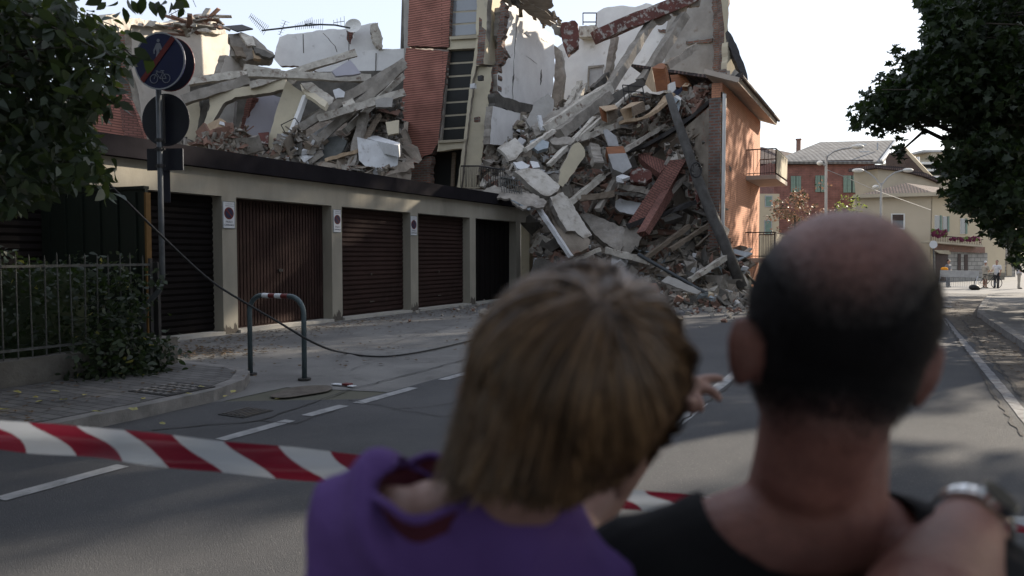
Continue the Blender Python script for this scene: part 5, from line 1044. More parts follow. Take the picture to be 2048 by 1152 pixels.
# the right face is turned more to the street than a square corner would be
dr = dirs(50); MB().prism([O + UPV * 0, O + dr * 9, O + dr * 9 + r * 3, O + r * 8], UPV, .9).build('base', 'stone_blocks', ye)
zt = P(1862, 391, 60).z
MB().prism([V((q.x, q.y, zt)) for q in (O, O + dr * 9, O + r * 8 + dr * 2, O + r * 8)], UPV, zt + .8).build('street_wing', 'ochre_wall', ye)
apex = P(1812, 366, 63)
ev = [O + l * 5.8 - r * .5, O - r * .5 - l * .3, O + dr * 9 + V((.5, 0, 0)), O + r * 11 + dr * 3, O + l * 5.8 + r * 8]
b = MB(); vs = [V((q.x, q.y, zt + .05)) for q in ev] + [V((apex.x, apex.y, apex.z))]
b.add(vs, [(i, (i + 1) % 5, 5) for i in range(5)] + [(4, 3, 2, 1, 0)]); b.build('roof', 'roof_tiles', ye)
b = MB()
for i in range(2): b.beam(vs[i] + UPV * .0, vs[i + 1] + UPV * .0, .3, .28)
b.build('cornice', 'pale_wall', ye)
win(ye, [(1782, 427), (1810, 427), (1810, 459), (1782, 459)], O, nl, 'white_paint', 'glass_sky', mull=False)
slab('roller_blind', [(1785, 429), (1807, 429), (1807, 441), (1785, 441)], O + nl * .09, nl, .03, 'brown_dark', parent=ye)
for (x0, x1) in ((1870, 1880), (1886, 1895), (1921, 1931)):
    y0 = 430 + (x0 - 1865) * .12; win(ye, [(x0, y0), (x1, y0 + 1), (x1, y0 + 31), (x0, y0 + 31)], O, nr, 'white_paint', 'glass_sky', mull=False)
    slab('shutter', [(x1 + 1, y0), (x1 + 4, y0), (x1 + 4, y0 + 31), (x1 + 1, y0 + 31)], O + nr * .12, nr, .05, 'shutter_green', parent=ye)
p1 = O + nr * 1.0
bs = slab('balcony_slab', [(1862, 481), (1966, 489), (1966, 494), (1862, 485)], p1, nr, 1.0, 'pale_wall', parent=ye)
b = MB()
for i in range(30): x = 1864 + i * 3.4; b.tube([onplane(x, 470 + i * .3, p1, nr), onplane(x, 482 + i * .27, p1, nr)], .02, 4)
b.tube([onplane(1862, 470, p1, nr), onplane(1966, 479, p1, nr)], .04, 5); b.build('railing', 'brown_dark', bs)
slab('shop_fascia', [(1872, 487), (1970, 494), (1970, 506), (1872, 502)], O + nr * .3, nr, .3, 'brick_piece', parent=ye)
slab('stone_facing', [(1868, 501), (1975, 506), (1975, 566), (1868, 566)], O + nr * .1, nr, .12, 'stone_blocks', parent=ye)
for q in ([(1872, 506), (1896, 507), (1896, 562), (1872, 562)], [(1916, 507), (1922, 507), (1922, 548), (1916, 548)], [(1929, 509), (1936, 509), (1936, 550), (1929, 550)]): slab('doorway', q, O + nr * .14, nr, .05, 'brown_dark', parent=ye)
slab('awning', [(1868, 500), (1900, 501), (1902, 509), (1880, 507)], O + nr * .6, N(60), .1, 'cream_frame', parent=ye)
fl = MB()
for i in range(240):
    u_ = rnd.random(); x = 1866 + 26 * rnd.random() if u_ < .8 else rnd.uniform(1900, 1960); y = rnd.gauss(467, 2.4) if u_ < .8 else rnd.gauss(478, 2)
    fl.chunk(onplane(x, y, p1 + nr * .1, nr), rnd.uniform(.1, .22), 0 if rnd.random() < .8 else 1)
tag(fl.build('flower_boxes', ['flower_pink', 'leaf_lime']), 'pink flowers spilling over the balcony railing of the yellow house', 'flowers', kind='stuff')
# white stone house right of it
wh, O2, l2, r2 = house('stone_house', 2032, 509, 72, 35, 4.2, 6, P(2032, 470, 72).z, 'stone_blocks', 'pale_wall', 'pale sunlit stone house wall between the yellow house and the hedge')
slab('doorway', [(2014, 516), (2024, 516), (2024, 552), (2014, 552)], O2 + N(35) * .05, N(35), .1, 'pale_wall', parent=wh)
# red house
zr = P(1745, 325, 78).z; nd = N(28)
rh, O3, l3, r3 = house('red_house', 1746, 509, 78, 28, 10.5, 9, zr, 'brick_far', 'pale_wall', 'red brick house with green shutters under a grey corrugated roof')
pr_ = [(1555, 330), (1577, 312), (1600, 302), (1625, 296), (1648, 284), (1680, 279), (1791, 279), (1770, 303), (1746, 325), (1640, 327)]
apz = P(1790, 279, 83)
b = MB(); e0 = O3 + l3 * 11 - r3 * .7; e1 = O3 - l3 * .5 - r3 * .7; g0 = P(1640, 284, 84); g1 = P(1790, 280, 83.5)
e0.z = e1.z = zr - .05; b.prism([e0, e1, g1, g0], V((0, -.4, 1)), .25); b.build('roof', 'roof_sheet', rh)
b = MB(); b.prism([O3 - l3 * .02 + UPV * zr, g1 - UPV * .2 + r3 * 0, O3 + r3 * 12 - l3 * .02 + UPV * (zr - 1.4)], dirs(28), .2); b.build('gable', 'pale_wall', rh)
MB().beam(O3 - l3 * .35 - r3 * .6 + UPV * (zr + .05), g1 + dirs(28) * .2, .25, .25).build('barge_board', 'white_paint', rh)
slab('eave_band', [(1560, 322), (1747, 319), (1747, 327), (1560, 329)], O3 + nd * .5, nd, .4, 'brown_dark', parent=rh)
for x0, x1, y0, y1 in ((1582, 1602, 352, 384), (1631, 1651, 351, 384), (1687, 1721, 351, 385)): shutters(rh, x0, x1, y0, y1, O3, nd, 'shutter_green')
for (x, y) in ((1620, 312), (1728, 305), (1722, 290)): 
    c = P(x, y, 80 if y > 300 else 82); MB().box(c, (1.0, .5, .25), Matrix.Rotation(R(28), 3, 'Z')).build('roof_light', 'white_paint', rh)
MB().tube([P(1755, 300, 80), P(1755, 285, 80)], .08, 6).build('vent_pipe', 'grey_paint', rh)
slab('lean_to', [(1755, 335), (1800, 340), (1850, 352), (1882, 366), (1884, 390), (1760, 388)], P(1800, 360, 70), N(45), 3.0, 'pale_wall', parent=rh)
slab('lean_to_roof', [(1752, 329), (1800, 333), (1850, 345), (1884, 360), (1884, 367), (1850, 353), (1800, 341), (1752, 336)], P(1800, 350, 69.5), N(45), 3.4, 'roof_tiles', parent=rh)
# tiled roofs and chimney left of it
br_, O4, l4, r4 = house('distant_house', 1600, 509, 92, 28, 9, 8, P(1600, 326, 92).z, 'pale_wall', 'pale_wall', 'distant house showing only a brown tiled roof behind the brick end wall')
b = MB(); b.prism([P(1500, 326, 91), P(1602, 332, 91), P(1600, 309, 97), P(1524, 294, 97), P(1508, 296, 97)], V((0, -.5, 1)), .3); b.build('roof', 'roof_tiles', br_)
b = MB(); cc = P(1597, 296, 93); b.box(cc, (.5, .5, 2.0)); b.box(cc + UPV * 1.05, (.65, .65, .15)); b.build('chimney', 'brick_piece', br_)
oc, O5, l5, r5 = house('ochre_house', 1557, 509, 66, 28, 5, 5, P(1557, 388, 66).z, 'ochre_wall', 'ochre_wall', 'ochre house side seen between the brick end wall and the red house')
win(oc, [(1530, 391), (1545, 391), (1545, 414), (1530, 414)], O5, nd, 'grey_paint', 'shutter_green', mull=False); win(oc, [(1529, 440), (1544, 440), (1544, 470), (1529, 470)], O5, nd, 'grey_paint', 'shutter_green', mull=False)
# apartment block far behind with white chimney pipe
ap, O6, l6, r6 = house('distant_block', 1900, 509, 110, 28, 8, 8, P(1900, 322, 110).z, 'pale_wall', 'pale_wall', 'distant flat roofed block with a thin white flue behind the yellow house')
for y in (324, 338, 352): slab('balcony_band', [(1800, y), (1902, y), (1902, y + 4), (1800, y + 4)], O6 + nd * 1.0, nd, 1.0, 'white_paint', parent=ap)
for y in (328, 342): slab('window_band', [(1806, y + 1), (1896, y + 1), (1896, y + 8), (1806, y + 8)], O6 + nd * .06, nd, .1, 'glass_dark', parent=ap)
slab('roof_slab', [(1846, 300), (1902, 300), (1902, 304), (1846, 304)], O6 + nd * .5, nd, 5, 'grey_paint', parent=ap); slab('penthouse', [(1862, 304), (1898, 304), (1898, 322), (1862, 322)], O6 + nd * .2, nd, 4, 'pale_wall', parent=ap)
MB().tube([P(1836, 354, 100), P(1836, 314, 100)], .22, 8).build('flue', 'white_paint', ap)
tag(slab('damaged_barn', [(1808, 302), (1812, 298), (1838, 330), (1862, 360), (1812, 352)], P(1830, 340, 88), N(30), 4, 'brown_dark'), 'dark open gable of a broken roof between the red house and the distant block', 'barn')
pbeam('roof_timber', (1806, 294, 86), (1866, 358, 84), .35, .35, 'pale_wall', 'long pale diagonal timber leaning against the dark broken gable', 'timber', jit=.02)
# street lamps
def lamp(px, ytop, Z, arms, label, group='street lamps by the far houses'):
    g_ = P(px, 560, Z); e = empty('street_lamp', (g_.x, g_.y, gz(g_.y)), label, 'street lamp', group); t = P(px, ytop, Z)
    MB().tube([(g_.x, g_.y, gz(g_.y)), t], [.09, .06], 8).build('pole', 'grey_paint', e)
    for pts, hd in arms:
        MB().tube([P(*q, Z) for q in pts], .05, 6).build('arm', 'grey_paint', e)
        if hd:
            a, c = P(*pts[-1], Z), P(*hd, Z); m_ = (a + c) / 2; L = (c - a).length
            MB().ell(m_, (L * .5, .16, .13), Matrix.Rotation(YAW, 3, 'Z'), n=8).build('lamp_head', 'white_paint', e, smooth=True)
    return e
lamp(1652, 312, 40, [([(1652, 325), (1655, 312), (1668, 303), (1685, 298), (1702, 296)], (1728, 291)), ([(1652, 332), (1645, 328)], (1634, 324))], 'tall lamp pole in front of the red house with one curved arm')
lamp(1762, 366, 46, [([(1762, 372), (1750, 356), (1738, 346), (1728, 341)], (1704, 341)), ([(1762, 372), (1775, 355), (1790, 345), (1805, 341)], (1827, 340)), ([(1762, 384), (1757, 378)], (1746, 370))], 'double armed lamp pole by the yellow house')
tag(MB().tube([P(1650, 338, 40), P(1700, 358, 41), P(1750, 380, 43), P(1862, 420, 58)], .02, 4).build('overhead_wire', 'grey_paint'), 'thin overhead wire running from the tall lamp pole to the yellow house', 'wire')
# ================================================================ FAR PEOPLE, BICYCLE, BARRIER
def wheel(b, c, r, ax):
    b.tube([c + ax * (r * math.cos(a)) + UPV * (r * math.sin(a)) for a in [i * math.pi / 12 for i in range(25)]], .022, 5)
def organic(name, prims, voxel, m, parent=None, it=2, keep=None, snap=None, disp=None):
    b = MB()
    for q in prims:
        if q[0] == 'c': b.cap(*q[1:])
        else: b.ell(*q[1:])
    me = bpy.data.meshes.new(name); arr = b.v; me.from_pydata(arr, [], b.f); me.update(); o = bpy.data.objects.new(name, me); COL.objects.link(o)
    md = o.modifiers.new('r', 'REMESH'); md.mode = 'VOXEL'; md.voxel_size = voxel; md.use_smooth_shade = True
    sm = o.modifiers.new('s', 'SMOOTH'); sm.factor = .5; sm.iterations = it
    dg = bpy.context.evaluated_depsgraph_get(); m2 = bpy.data.meshes.new_from_object(o.evaluated_get(dg)); bpy.data.objects.remove(o)
    if keep or disp:
        bm = bmesh.new(); bm.from_mesh(m2)
        if disp:
            bm.normal_update()
            for v in bm.verts: v.co += v.normal * disp(v.co)
        if keep:
            bmesh.ops.delete(bm, geom=[f for f in bm.faces if not keep(f.calc_center_median())], context='FACES')
            if snap:
                for v in bm.verts:
                    if v.is_boundary: v.co = snap(v.co)
        bm.to_mesh(m2); bm.free()
    m2.materials.clear()
    for mm in ([m] if isinstance(m, str) else m): m2.materials.append(MATS[mm])
    for p in m2.polygons: p.use_smooth = True; p.material_index = 0
    o = bpy.data.objects.new(name, m2); COL.objects.link(o)
    if parent: o.parent = parent; o.location = -wloc(parent)
    return o
def person_far(px, py, Z, H, face, label, shirt, pants, lean=0, arms='hips', shorts=False):
    g_ = P(px, py, Z); O = V((g_.x, g_.y, gz(g_.y))); s = H / 1.75; f = V((math.cos(face), math.sin(face), 0)); sd_ = V((-f.y, f.x, 0))
    def q(x, y, z): return O + (sd_ * x + f * (y + lean * z) + UPV * z) * s
    e = empty('person', O, label, 'person', 'people standing at the far barrier')
    leg = [('c', q(sx * .10, .02 * sx, .06), q(sx * .10, 0, .50), .05, .062) for sx in (-1, 1)] + [('c', q(sx * .10, 0, .5), q(sx * .09, 0, .92), .062, .088) for sx in (-1, 1)]
    if arms == 'hips': am = [(q(sx * .19, 0, 1.40), q(sx * .33, -.06, 1.16), q(sx * .17, .08, 1.02)) for sx in (-1, 1)]
    elif arms == 'hold': am = [(q(sx * .19, 0, 1.40), q(sx * .24, .05, 1.15), q(sx * .12, .32, 1.08)) for sx in (-1, 1)]
    else: am = [(q(-.19, 0, 1.40), q(-.24, .03, 1.14), q(-.2, .28, 1.0)), (q(.19, 0, 1.40), q(.24, 0, 1.14), q(.22, .06, .88))]
    A = []
    for a, c, d in am: A += [('c', a, c, .052, .042), ('c', c, d, .042, .03), ('e', d + (d - c).normalized() * .07 * s, (.035, .035, .06))]
    tor = [('c', q(0, 0, .95), q(0, 0, 1.2), .145, .145), ('c', q(-.10, 0, 1.33), q(.10, 0, 1.33), .12, .12), ('c', q(-.17, 0, 1.39), q(.17, 0, 1.39), .065, .065)]
    feet = [('e', q(sx * .10, .06, .04), (.05, .12, .045), Matrix.Rotation(face - math.pi / 2, 3, 'Z')) for sx in (-1, 1)]
    head = [('c', q(0, 0, 1.42), q(0, .02, 1.56), .052, .05), ('e', q(0, .02, 1.65), (.074 * s, .095 * s, .115 * s), Matrix.Rotation(face - math.pi / 2, 3, 'Z')), ('c', q(0, .10, 1.645), q(0, .115, 1.625), .012, .016)] + [('e', q(sx * .078, .01, 1.645), (.012, .02, .03)) for sx in (-1, 1)]
    organic('body', head + A + tor + leg + feet, .018, 'skin_far', e)
    organic('shirt', [(t[0], t[1], t[2], t[3] + .012, t[4] + .012) for t in tor] + [('c', a, a.lerp(c, .75), .066, .06) for a, c, d in am], .02, shirt, e)
    if shorts: organic('shorts', [('c', t[1].lerp(t[2], .25), t[2], t[3] + .015, t[4] + .012) for t in leg[2:]] + [('c', q(-.05, 0, .93), q(.05, 0, .93), .13, .13)], .02, pants, e)
    else: organic('trousers', [('c', t[1], t[2], t[3] + .016, t[4] + .012) for t in leg] + [('c', q(-.05, 0, .93), q(.05, 0, .93), .13, .13)], .02, pants, e)
    organic('shoes', [(t[0], t[1], (.056, .13, .05), t[3]) for t in feet], .02, 'rubber', e)
    organic('hair', [('e', q(0, -.012, 1.685), (.078 * s, .095 * s, .095 * s), Matrix.Rotation(face - math.pi / 2, 3, 'Z'))], .014, 'hair_black' if 'white hair' not in label else 'cloth_white', e, keep=lambda c: (c - q(0, .02, 1.66)).dot(f) < .05 and c.z > q(0, 0, 1.64).z)
    return e
toC = -math.pi / 2 + YAW + R(30)
person_far(1896, 560, 49, 1.80, toC, 'person in grey work clothes with an orange vest over one arm behind the barrier', 'cloth_grey', 'cloth_grey', arms='hips')
person_far(1970, 560, 48.3, 1.72, toC + 1.3, 'person with white hair and pale clothes standing over the bicycle', 'cloth_beige', 'cloth_beige', arms='hold', shorts=True)
person_far(1993, 560, 48, 1.78, toC - 1.5, 'person in white shirt and black trousers talking beside the cyclist', 'cloth_white', 'cloth_dark', arms='walk')
person_far(2038, 560, 47, 1.74, toC + .5, 'person in a white top half hidden behind the hedge at the frame edge', 'cloth_white', 'cloth_beige', arms='walk')
g_ = P(1889, 530, 48.6); c = V((g_.x, g_.y, .62)); tag(organic('work_vest', [('e', c, (.22, .12, .12)), ('e', c + RT * .12 - UPV * .06, (.12, .1, .1))], .025, 'vest_orange'), 'bright orange vest carried by the person in grey', 'vest')
g_ = P(1977, 560, 47.6); O = V((g_.x, g_.y, gz(g_.y))); by_ = empty('bicycle', O, 'dark city bicycle held by the person with white hair', 'bicycle'); ax = RT
w1, w2 = O - ax * .55 + UPV * .34, O + ax * .52 + UPV * .34
for w_ in (w1, w2):
    b = MB(); wheel(b, w_, .34, ax); wo = b.build('wheel', 'rubber', by_); b = MB()
    for i in range(8): b.tube([w_, w_ + ax * (.33 * math.cos(i * .785)) + UPV * (.33 * math.sin(i * .785))], .005, 3)
    b.build('spokes', 'steel', wo)
b = MB(); st, hb, bb_ = O - ax * .22 + UPV * .80, O + ax * .36 + UPV * .86, O - ax * .05 + UPV * .30
for a, d in ((st, bb_), (hb, bb_), (st, hb - UPV * .05), (bb_, w1), (st, w1), (hb, w2)): b.tube([a, d], .018, 5)
b.build('frame', 'metal_dark', by_); MB().ell(st + UPV * .08, (.13, .07, .035), n=6).build('saddle', 'rubber', by_)
MB().tube([hb, hb + UPV * .12, hb + UPV * .14 - ax * .15 + FH * .2], .014, 5).tube([hb + UPV * .12, hb + UPV * .14 - ax * .15 - FH * .2], .014, 5).build('handlebar', 'steel', by_)
ba, bc_ = P(1880, 560, 47), P(1957, 560, 46.6); z0 = gz(ba.y); cb = empty('crowd_barrier', (ba.x, ba.y, z0), 'pale crowd barrier with a solid top board across the far street', 'barrier')
za = P(1880, 541, 47).z; 
MB().beam(V((ba.x, ba.y, za - .18)), V((bc_.x, bc_.y, za - .22)), .05, .42).build('board', 'grey_paint', cb)
for i in range(18): t = i / 17; q_ = ba.lerp(bc_, t); MB().tube([(q_.x, q_.y, za - .4), (q_.x, q_.y, z0 + .1)], .010, 4).build('bar', 'steel', cb)
for t in (.02, .98): q_ = ba.lerp(bc_, t); MB().tube([(q_.x, q_.y, za - .3), (q_.x - .2, q_.y - .3, z0)], .02, 5).build('leg', 'steel', cb)
MB().tube([(ba.x, ba.y, z0 + .12), (bc_.x, bc_.y, z0 + .12)], .018, 5).build('bottom_rail', 'steel', cb)
g_ = G(1948, 580); tag(MB().ell((g_.x, g_.y, g_.z + .16), (.28, .22, .18), n=8).ell((g_.x + .2, g_.y, g_.z + .1), (.15, .12, .1), n=6).build('black_bag', 'rubber', smooth=True), 'small black bag left on the kerb before the barrier', 'bag')
g_ = P(1867, 560, 50); rs = empty('road_sign', (g_.x, g_.y, gz(g_.y)), 'small round road sign on a pole at the corner of the yellow house', 'sign')
MB().tube([(g_.x, g_.y, gz(g_.y)), P(1867, 482, 50)], .03, 6).build('pole', 'metal_pole', rs); MB().disc(P(1867, 489, 49.9), N(24), .26, .02, 20).build('disc', 'sign_white', rs)
# ================================================================ TREES AND PLANTS
nr_ = np.random.RandomState(5)
LEAF = {  # outline in leaf space: x along, y across
 'maple': [(0, .05), (.10, .36), (.30, .20), (.42, .52), (.55, .22), (1, 0), (.55, -.22), (.42, -.52), (.30, -.20), (.10, -.36), (0, -.05)],
 'oval': [(0, 0), (.22, .20), (.50, .27), (.80, .15), (1, 0), (.80, -.15), (.50, -.27), (.22, -.20)],
 'tiny': [(0, 0), (.5, .32), (1, 0), (.5, -.32)]}
def leaves(name, pos, size, kind, mats, parent=None, down=.4, up=.0, base=None):
    pos = np.asarray(pos, float); n = len(pos); ol = np.array(LEAF[kind]); k = len(ol)
    size = np.asarray(size) if not np.isscalar(size) else nr_.uniform(.7, 1.25, n) * size
    d = nr_.normal(size=(n, 3)); d[:, 2] = d[:, 2] * .5 - down; d /= np.linalg.norm(d, axis=1)[:, None]
    q = nr_.normal(size=(n, 3)) + np.array([0, 0, up]); s = np.cross(q, d); s /= np.linalg.norm(s, axis=1)[:, None]; nn = np.cross(d, s)
    v = pos[:, None, :] + size[:, None, None] * (ol[None, :, 0:1] * d[:, None, :] + ol[None, :, 1:2] * s[:, None, :] + (np.abs(ol[None, :, 1:2]) * .35 - (ol[None, :, 0:1] ** 2) * .15) * nn[:, None, :])
    v = v.reshape(-1, 3); c = np.array(base) if base is not None else v.mean(0); v = v - c
    me = bpy.data.meshes.new(name); me.vertices.add(n * k); me.vertices.foreach_set('co', v.ravel()); me.loops.add(n * k); me.loops.foreach_set('vertex_index', np.arange(n * k))
    me.polygons.add(n); me.polygons.foreach_set('loop_start', np.arange(n) * k); me.polygons.foreach_set('loop_total', np.full(n, k))
    mi = nr_.choice(len(mats), n, p=np.array([w for _, w in mats]) / sum(w for _, w in mats))
    for m, _ in mats: me.materials.append(MATS[m])
    me.polygons.foreach_set('material_index', mi.astype(np.int32)); me.update(calc_edges=True)
    o = bpy.data.objects.new(name, me); COL.objects.link(o)
    if parent: o.parent = parent; o.location = V(c.tolist()) - wloc(parent)
    else: o.location = V(c.tolist())
    return o
def clumps(cs, n, flat=.75):
    out = []
    for (c, r) in cs:
        m = int(n * r * r); p = nr_.normal(size=(m, 3)); p /= np.linalg.norm(p, axis=1)[:, None]; p *= (r * nr_.uniform(.25, 1.0, m) ** .6)[:, None]; p[:, 2] *= flat
        out.append(p + np.array(c)); 
    return np.concatenate(out)
# big trees along the right pavement: one built, the rest copied
def big_tree(x, y, H, Rr, label, nc=150, seed=1):
    r = random.Random(seed); e = empty('street_tree', (x, y, gz(y)), label, 'tree', 'tall trees along the right pavement')
    MB().tube([(x, y, 0), (x + .05, y, 1.5), (x - .05, y + .1, 3.5), (x, y, H * .6), (x + .1, y, H * .85)], [.30, .24, .2, .12, .04], 10).build('trunk', 'bark', e, smooth=True)
    cs = []; lm = MB()
    for i in range(nc):
        a = r.uniform(0, 6.283); zz = r.random(); prof = math.sin(math.pi * min(1, .18 + zz * .80)) ** .7; rr = Rr * prof * math.sqrt(r.uniform(.12, 1)); z = 3.4 + zz * (H - 4.0)
        c = V((x + rr * math.cos(a), y + rr * math.sin(a), z)); cs.append((c, r.uniform(.7, 1.25)))
        if i % 4 == 0: z0 = max(2, z - rr * .6); lm.tube([(x, y, min(z0, H * .8)), c], [.06, .015], 5)
    lm.build('limbs', 'bark', e)
    leaves('crown', clumps(cs, 130), .24, 'maple', [('leaf_dark', 8), ('leaf_hedge', 2)], e); return e
t0 = big_tree(8.3, 31.6, 15.5, 4.3, 'tall dark tree right behind the nearest maple', 105)
t0.scale = (1, 1, 1.25)  # height stretched, as in the first copies, to shade hedge and garages
spots = [((8.0, 41.3), .5, (1.0, 1.0, 1.42), 'tall dark tree third from the camera along the right pavement'), ((7.3, 47.6), 1.6, (.8, .8, 1.6), 'tallest and narrowest dark tree, far along the right pavement'),
         ((7.0, 8.0), 3.3, (.95,) * 3, 'tall dark tree nearest the camera, beyond the frame edge'), ((14.5, 24), 4.1, (1.05,) * 3, 'tall dark tree in the second row behind the hedge'), ((12.5, 14), 2.2, (1.05,) * 3, 'tall dark tree by the near end of the hedge'),
         ((-7.5, -3.2), 1.1, (.95, .95, .8), 'unseen tree added behind the viewer on the left, blocking sky light'), ((.5, -5.2), 2.9, (1.1, 1.1, .8), 'unseen tree added right behind the viewer, blocking sky light'), ((6.5, -2.2), 4.0, (1, 1, .8), 'unseen tree added behind the viewer on the right, blocking sky light'), ((-14.5, -.5), 5.0, (1, 1, .8), 'unseen tree added behind the viewer beyond the railing, blocking sky light'), ((-4, -12), 5.5, (1.2, 1.2, 1), 'farthest unseen tree added behind the viewer, blocking sky light')]  # unseen trees behind the camera, added to keep sky light off the onlookers
for (x, y), rz, s, lb in spots: copy_tree(t0, (x, y, gz(y)), rz, lb, s)
# nearest maple, the crown seen at the right edge
mt = empty('maple_tree', (5.6, 19.5, 0), 'large dark maple with low branches reaching over the street', 'tree')
MB().tube([(5.6, 19.5, 0), (5.6, 19.5, 2.0), (5.5, 19.5, 4.5), (5.4, 19.4, 8)], [.34, .28, .2, .1], 10).build('trunk', 'bark', mt, smooth=True)
CR = [(1862, -60), (1838, 20), (1845, 55), (1836, 88), (1800, 100), (1800, 88), (1780, 86), (1776, 104), (1790, 112), (1776, 138), (1752, 140), (1748, 162), (1722, 176), (1716, 200), (1694, 214), (1694, 236), (1712, 250), (1704, 268), (1728, 282), (1750, 270), (1790, 268), (1776, 300), (1780, 326), (1796, 330), (1812, 300), (1830, 262), (1880, 250), (1894, 262), (1880, 300), (1858, 318), (1868, 352), (1892, 396), (1910, 430), (1950, 446), (1968, 480), (1990, 494), (2014, 512), (2036, 540), (2080, 552), (2240, 560), (2240, -60)]
cs = []; r = random.Random(3); lm = MB(); k = 0
while k < 620:
    x, y = r.uniform(1694, 2240), r.uniform(-60, 560)
    if not inside(x, y, CR): continue
    dmin = min(math.hypot(x - a, y - c_) for a, c_ in CR); rad_px = max(10, min(44, dmin * .8)); Z = r.uniform(14.5, 21) if x > 1850 else r.uniform(15.5, 17.5)
    if x > 2060 and r.random() < .8: k += .25; continue
    cs.append((P(x, y, Z), rad_px / 1500 * Z)); k += 1
    if int(k) % 7 == 0: q = P(x, y, Z); a = V((5.5, 19.5, max(2.0, min(8, q.z - .8)))); mid_ = a.lerp(q, .5) + UPV * .3; lm.tube([a, mid_, q], [.05, .03, .01], 5)
for (a, c_, d) in (((1990, 300), (1850, 240), (1720, 235)), ((1990, 250), (1840, 170), (1750, 160)), ((1990, 330), (1850, 260), (1788, 315))): lm.tube([V((5.5, 19.5, 4.0)), P(*a, 17.5), P(*c_, 16.8), P(*d, 16.5)], [.12, .07, .04, .012], 6)
lm.build('limbs', 'bark', mt)
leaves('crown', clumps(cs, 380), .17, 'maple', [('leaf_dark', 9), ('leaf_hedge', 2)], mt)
# hedge at the right edge
hg = []
for i in range(5200):
    y = nr_.uniform(14, 30); x = 3.95 + nr_.uniform(0, 1.6) + (.5 if y > 24 else 0) + .15 * math.sin(y * 2); hg.append((x, y, .12 + (1.05 + .12 * math.sin(y * 1.3)) * nr_.uniform(0, 1) ** .7))
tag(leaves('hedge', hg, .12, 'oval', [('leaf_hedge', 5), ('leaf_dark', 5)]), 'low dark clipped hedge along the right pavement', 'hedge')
# left foreground branches
LB = [(-60, -40), (150, -20), (160, 20), (196, 26), (206, 48), (240, 42), (262, 62), (246, 84), (262, 100), (272, 130), (250, 150), (232, 190), (250, 200), (240, 228), (205, 236), (186, 220), (190, 262), (206, 280), (214, 318), (200, 334), (222, 352), (228, 384), (216, 414), (200, 384), (176, 372), (160, 392), (130, 372), (106, 396), (92, 420), (74, 402), (30, 430), (-60, 450)]
lt = empty('broadleaf_tree', (P(-420, 500, 6).x, P(-420, 500, 6).y, 0), 'leafy green tree whose near branches hang into the upper left corner', 'tree')
bq = P(-420, 500, 6); MB().tube([(bq.x, bq.y, 0), (bq.x, bq.y, 2.5), P(-330, 0, 6.2), P(-250, -300, 6.3)], [.16, .14, .1, .05], 10).build('trunk', 'bark', lt, smooth=True)
pos = []; sz = []; k = 0; lm = MB(); tips = []
while k < 330:
    x, y = r.uniform(-60, 275), r.uniform(-40, 450)
    if not inside(x, y, LB): continue
    Z = r.uniform(5.4, 8.2); k += 1; c = P(x, y, Z); tips.append(c)
    for j in range(17):
        q = c + V((r.gauss(0, .14), r.gauss(0, .14), r.gauss(0, .13))); 
        d = q - EYE; Zq = d.dot(FW); X_ = 1024 + FPX * d.dot(RT) / Zq; Y_ = 576 - FPX * d.dot(UC) / Zq
        if inside(X_ + 8, Y_ + 6, LB): pos.append(q); sz.append(r.uniform(.085, .15))
for (x, y, Z) in ((268, 108, 6), (256, 78, 6), (284, 128, 6.2), (298, 126, 6), (236, 212, 6), (245, 222, 6.3), (258, 196, 6), (222, 400, 5.8), (214, 372, 6), (222, 330, 6.2), (232, 350, 6), (262, 150, 6), (206, 340, 6), (150, 350, 5.4), (105, 318, 5.4), (60, 330, 5.4), (170, 372, 5.6)): pos.append(P(x, y - 12, Z)); sz.append(.17)
for (x, y) in ((212, 4), (236, 2), (246, 14), (240, 24), (262, 0), (276, 3), (300, 2), (318, 2), (322, 8), (342, 4), (352, 3), (368, 6), (330, 0), (366, 14), (205, -4), (255, -4), (290, -6), (350, -8)): pos.append(P(x, y, 5.6)); sz.append(r.uniform(.09, .15))
for i in range(0, len(tips), 3):
    a = P(-320, 120 + i, 6.4) if i % 2 else P(-300, -60, 6.6); lm.tube([a, a.lerp(tips[i], .6) + UPV * .15, tips[i]], [.02, .012, .004], 5)
lm.tube([P(150, -60, 5.7), P(230, -10, 5.6), P(300, -4, 5.6), P(385, -2, 5.6), P(392, 14, 5.6)], [.012, .009, .006, .004, .002], 5)
lm.tube([P(-100, 40, 6), P(120, 60, 6.2), P(210, 60, 6.2), P(262, 110, 6.1), P(296, 124, 6.1)], [.02, .014, .01, .006, .003], 5)
lm.build('branches', 'bark', lt)
leaves('crown', [tuple(p) for p in pos], np.array(sz), 'oval', [('leaf_left', 7), ('leaf_hedge', 4), ('leaf_dark', 3)], lt, down=.9)
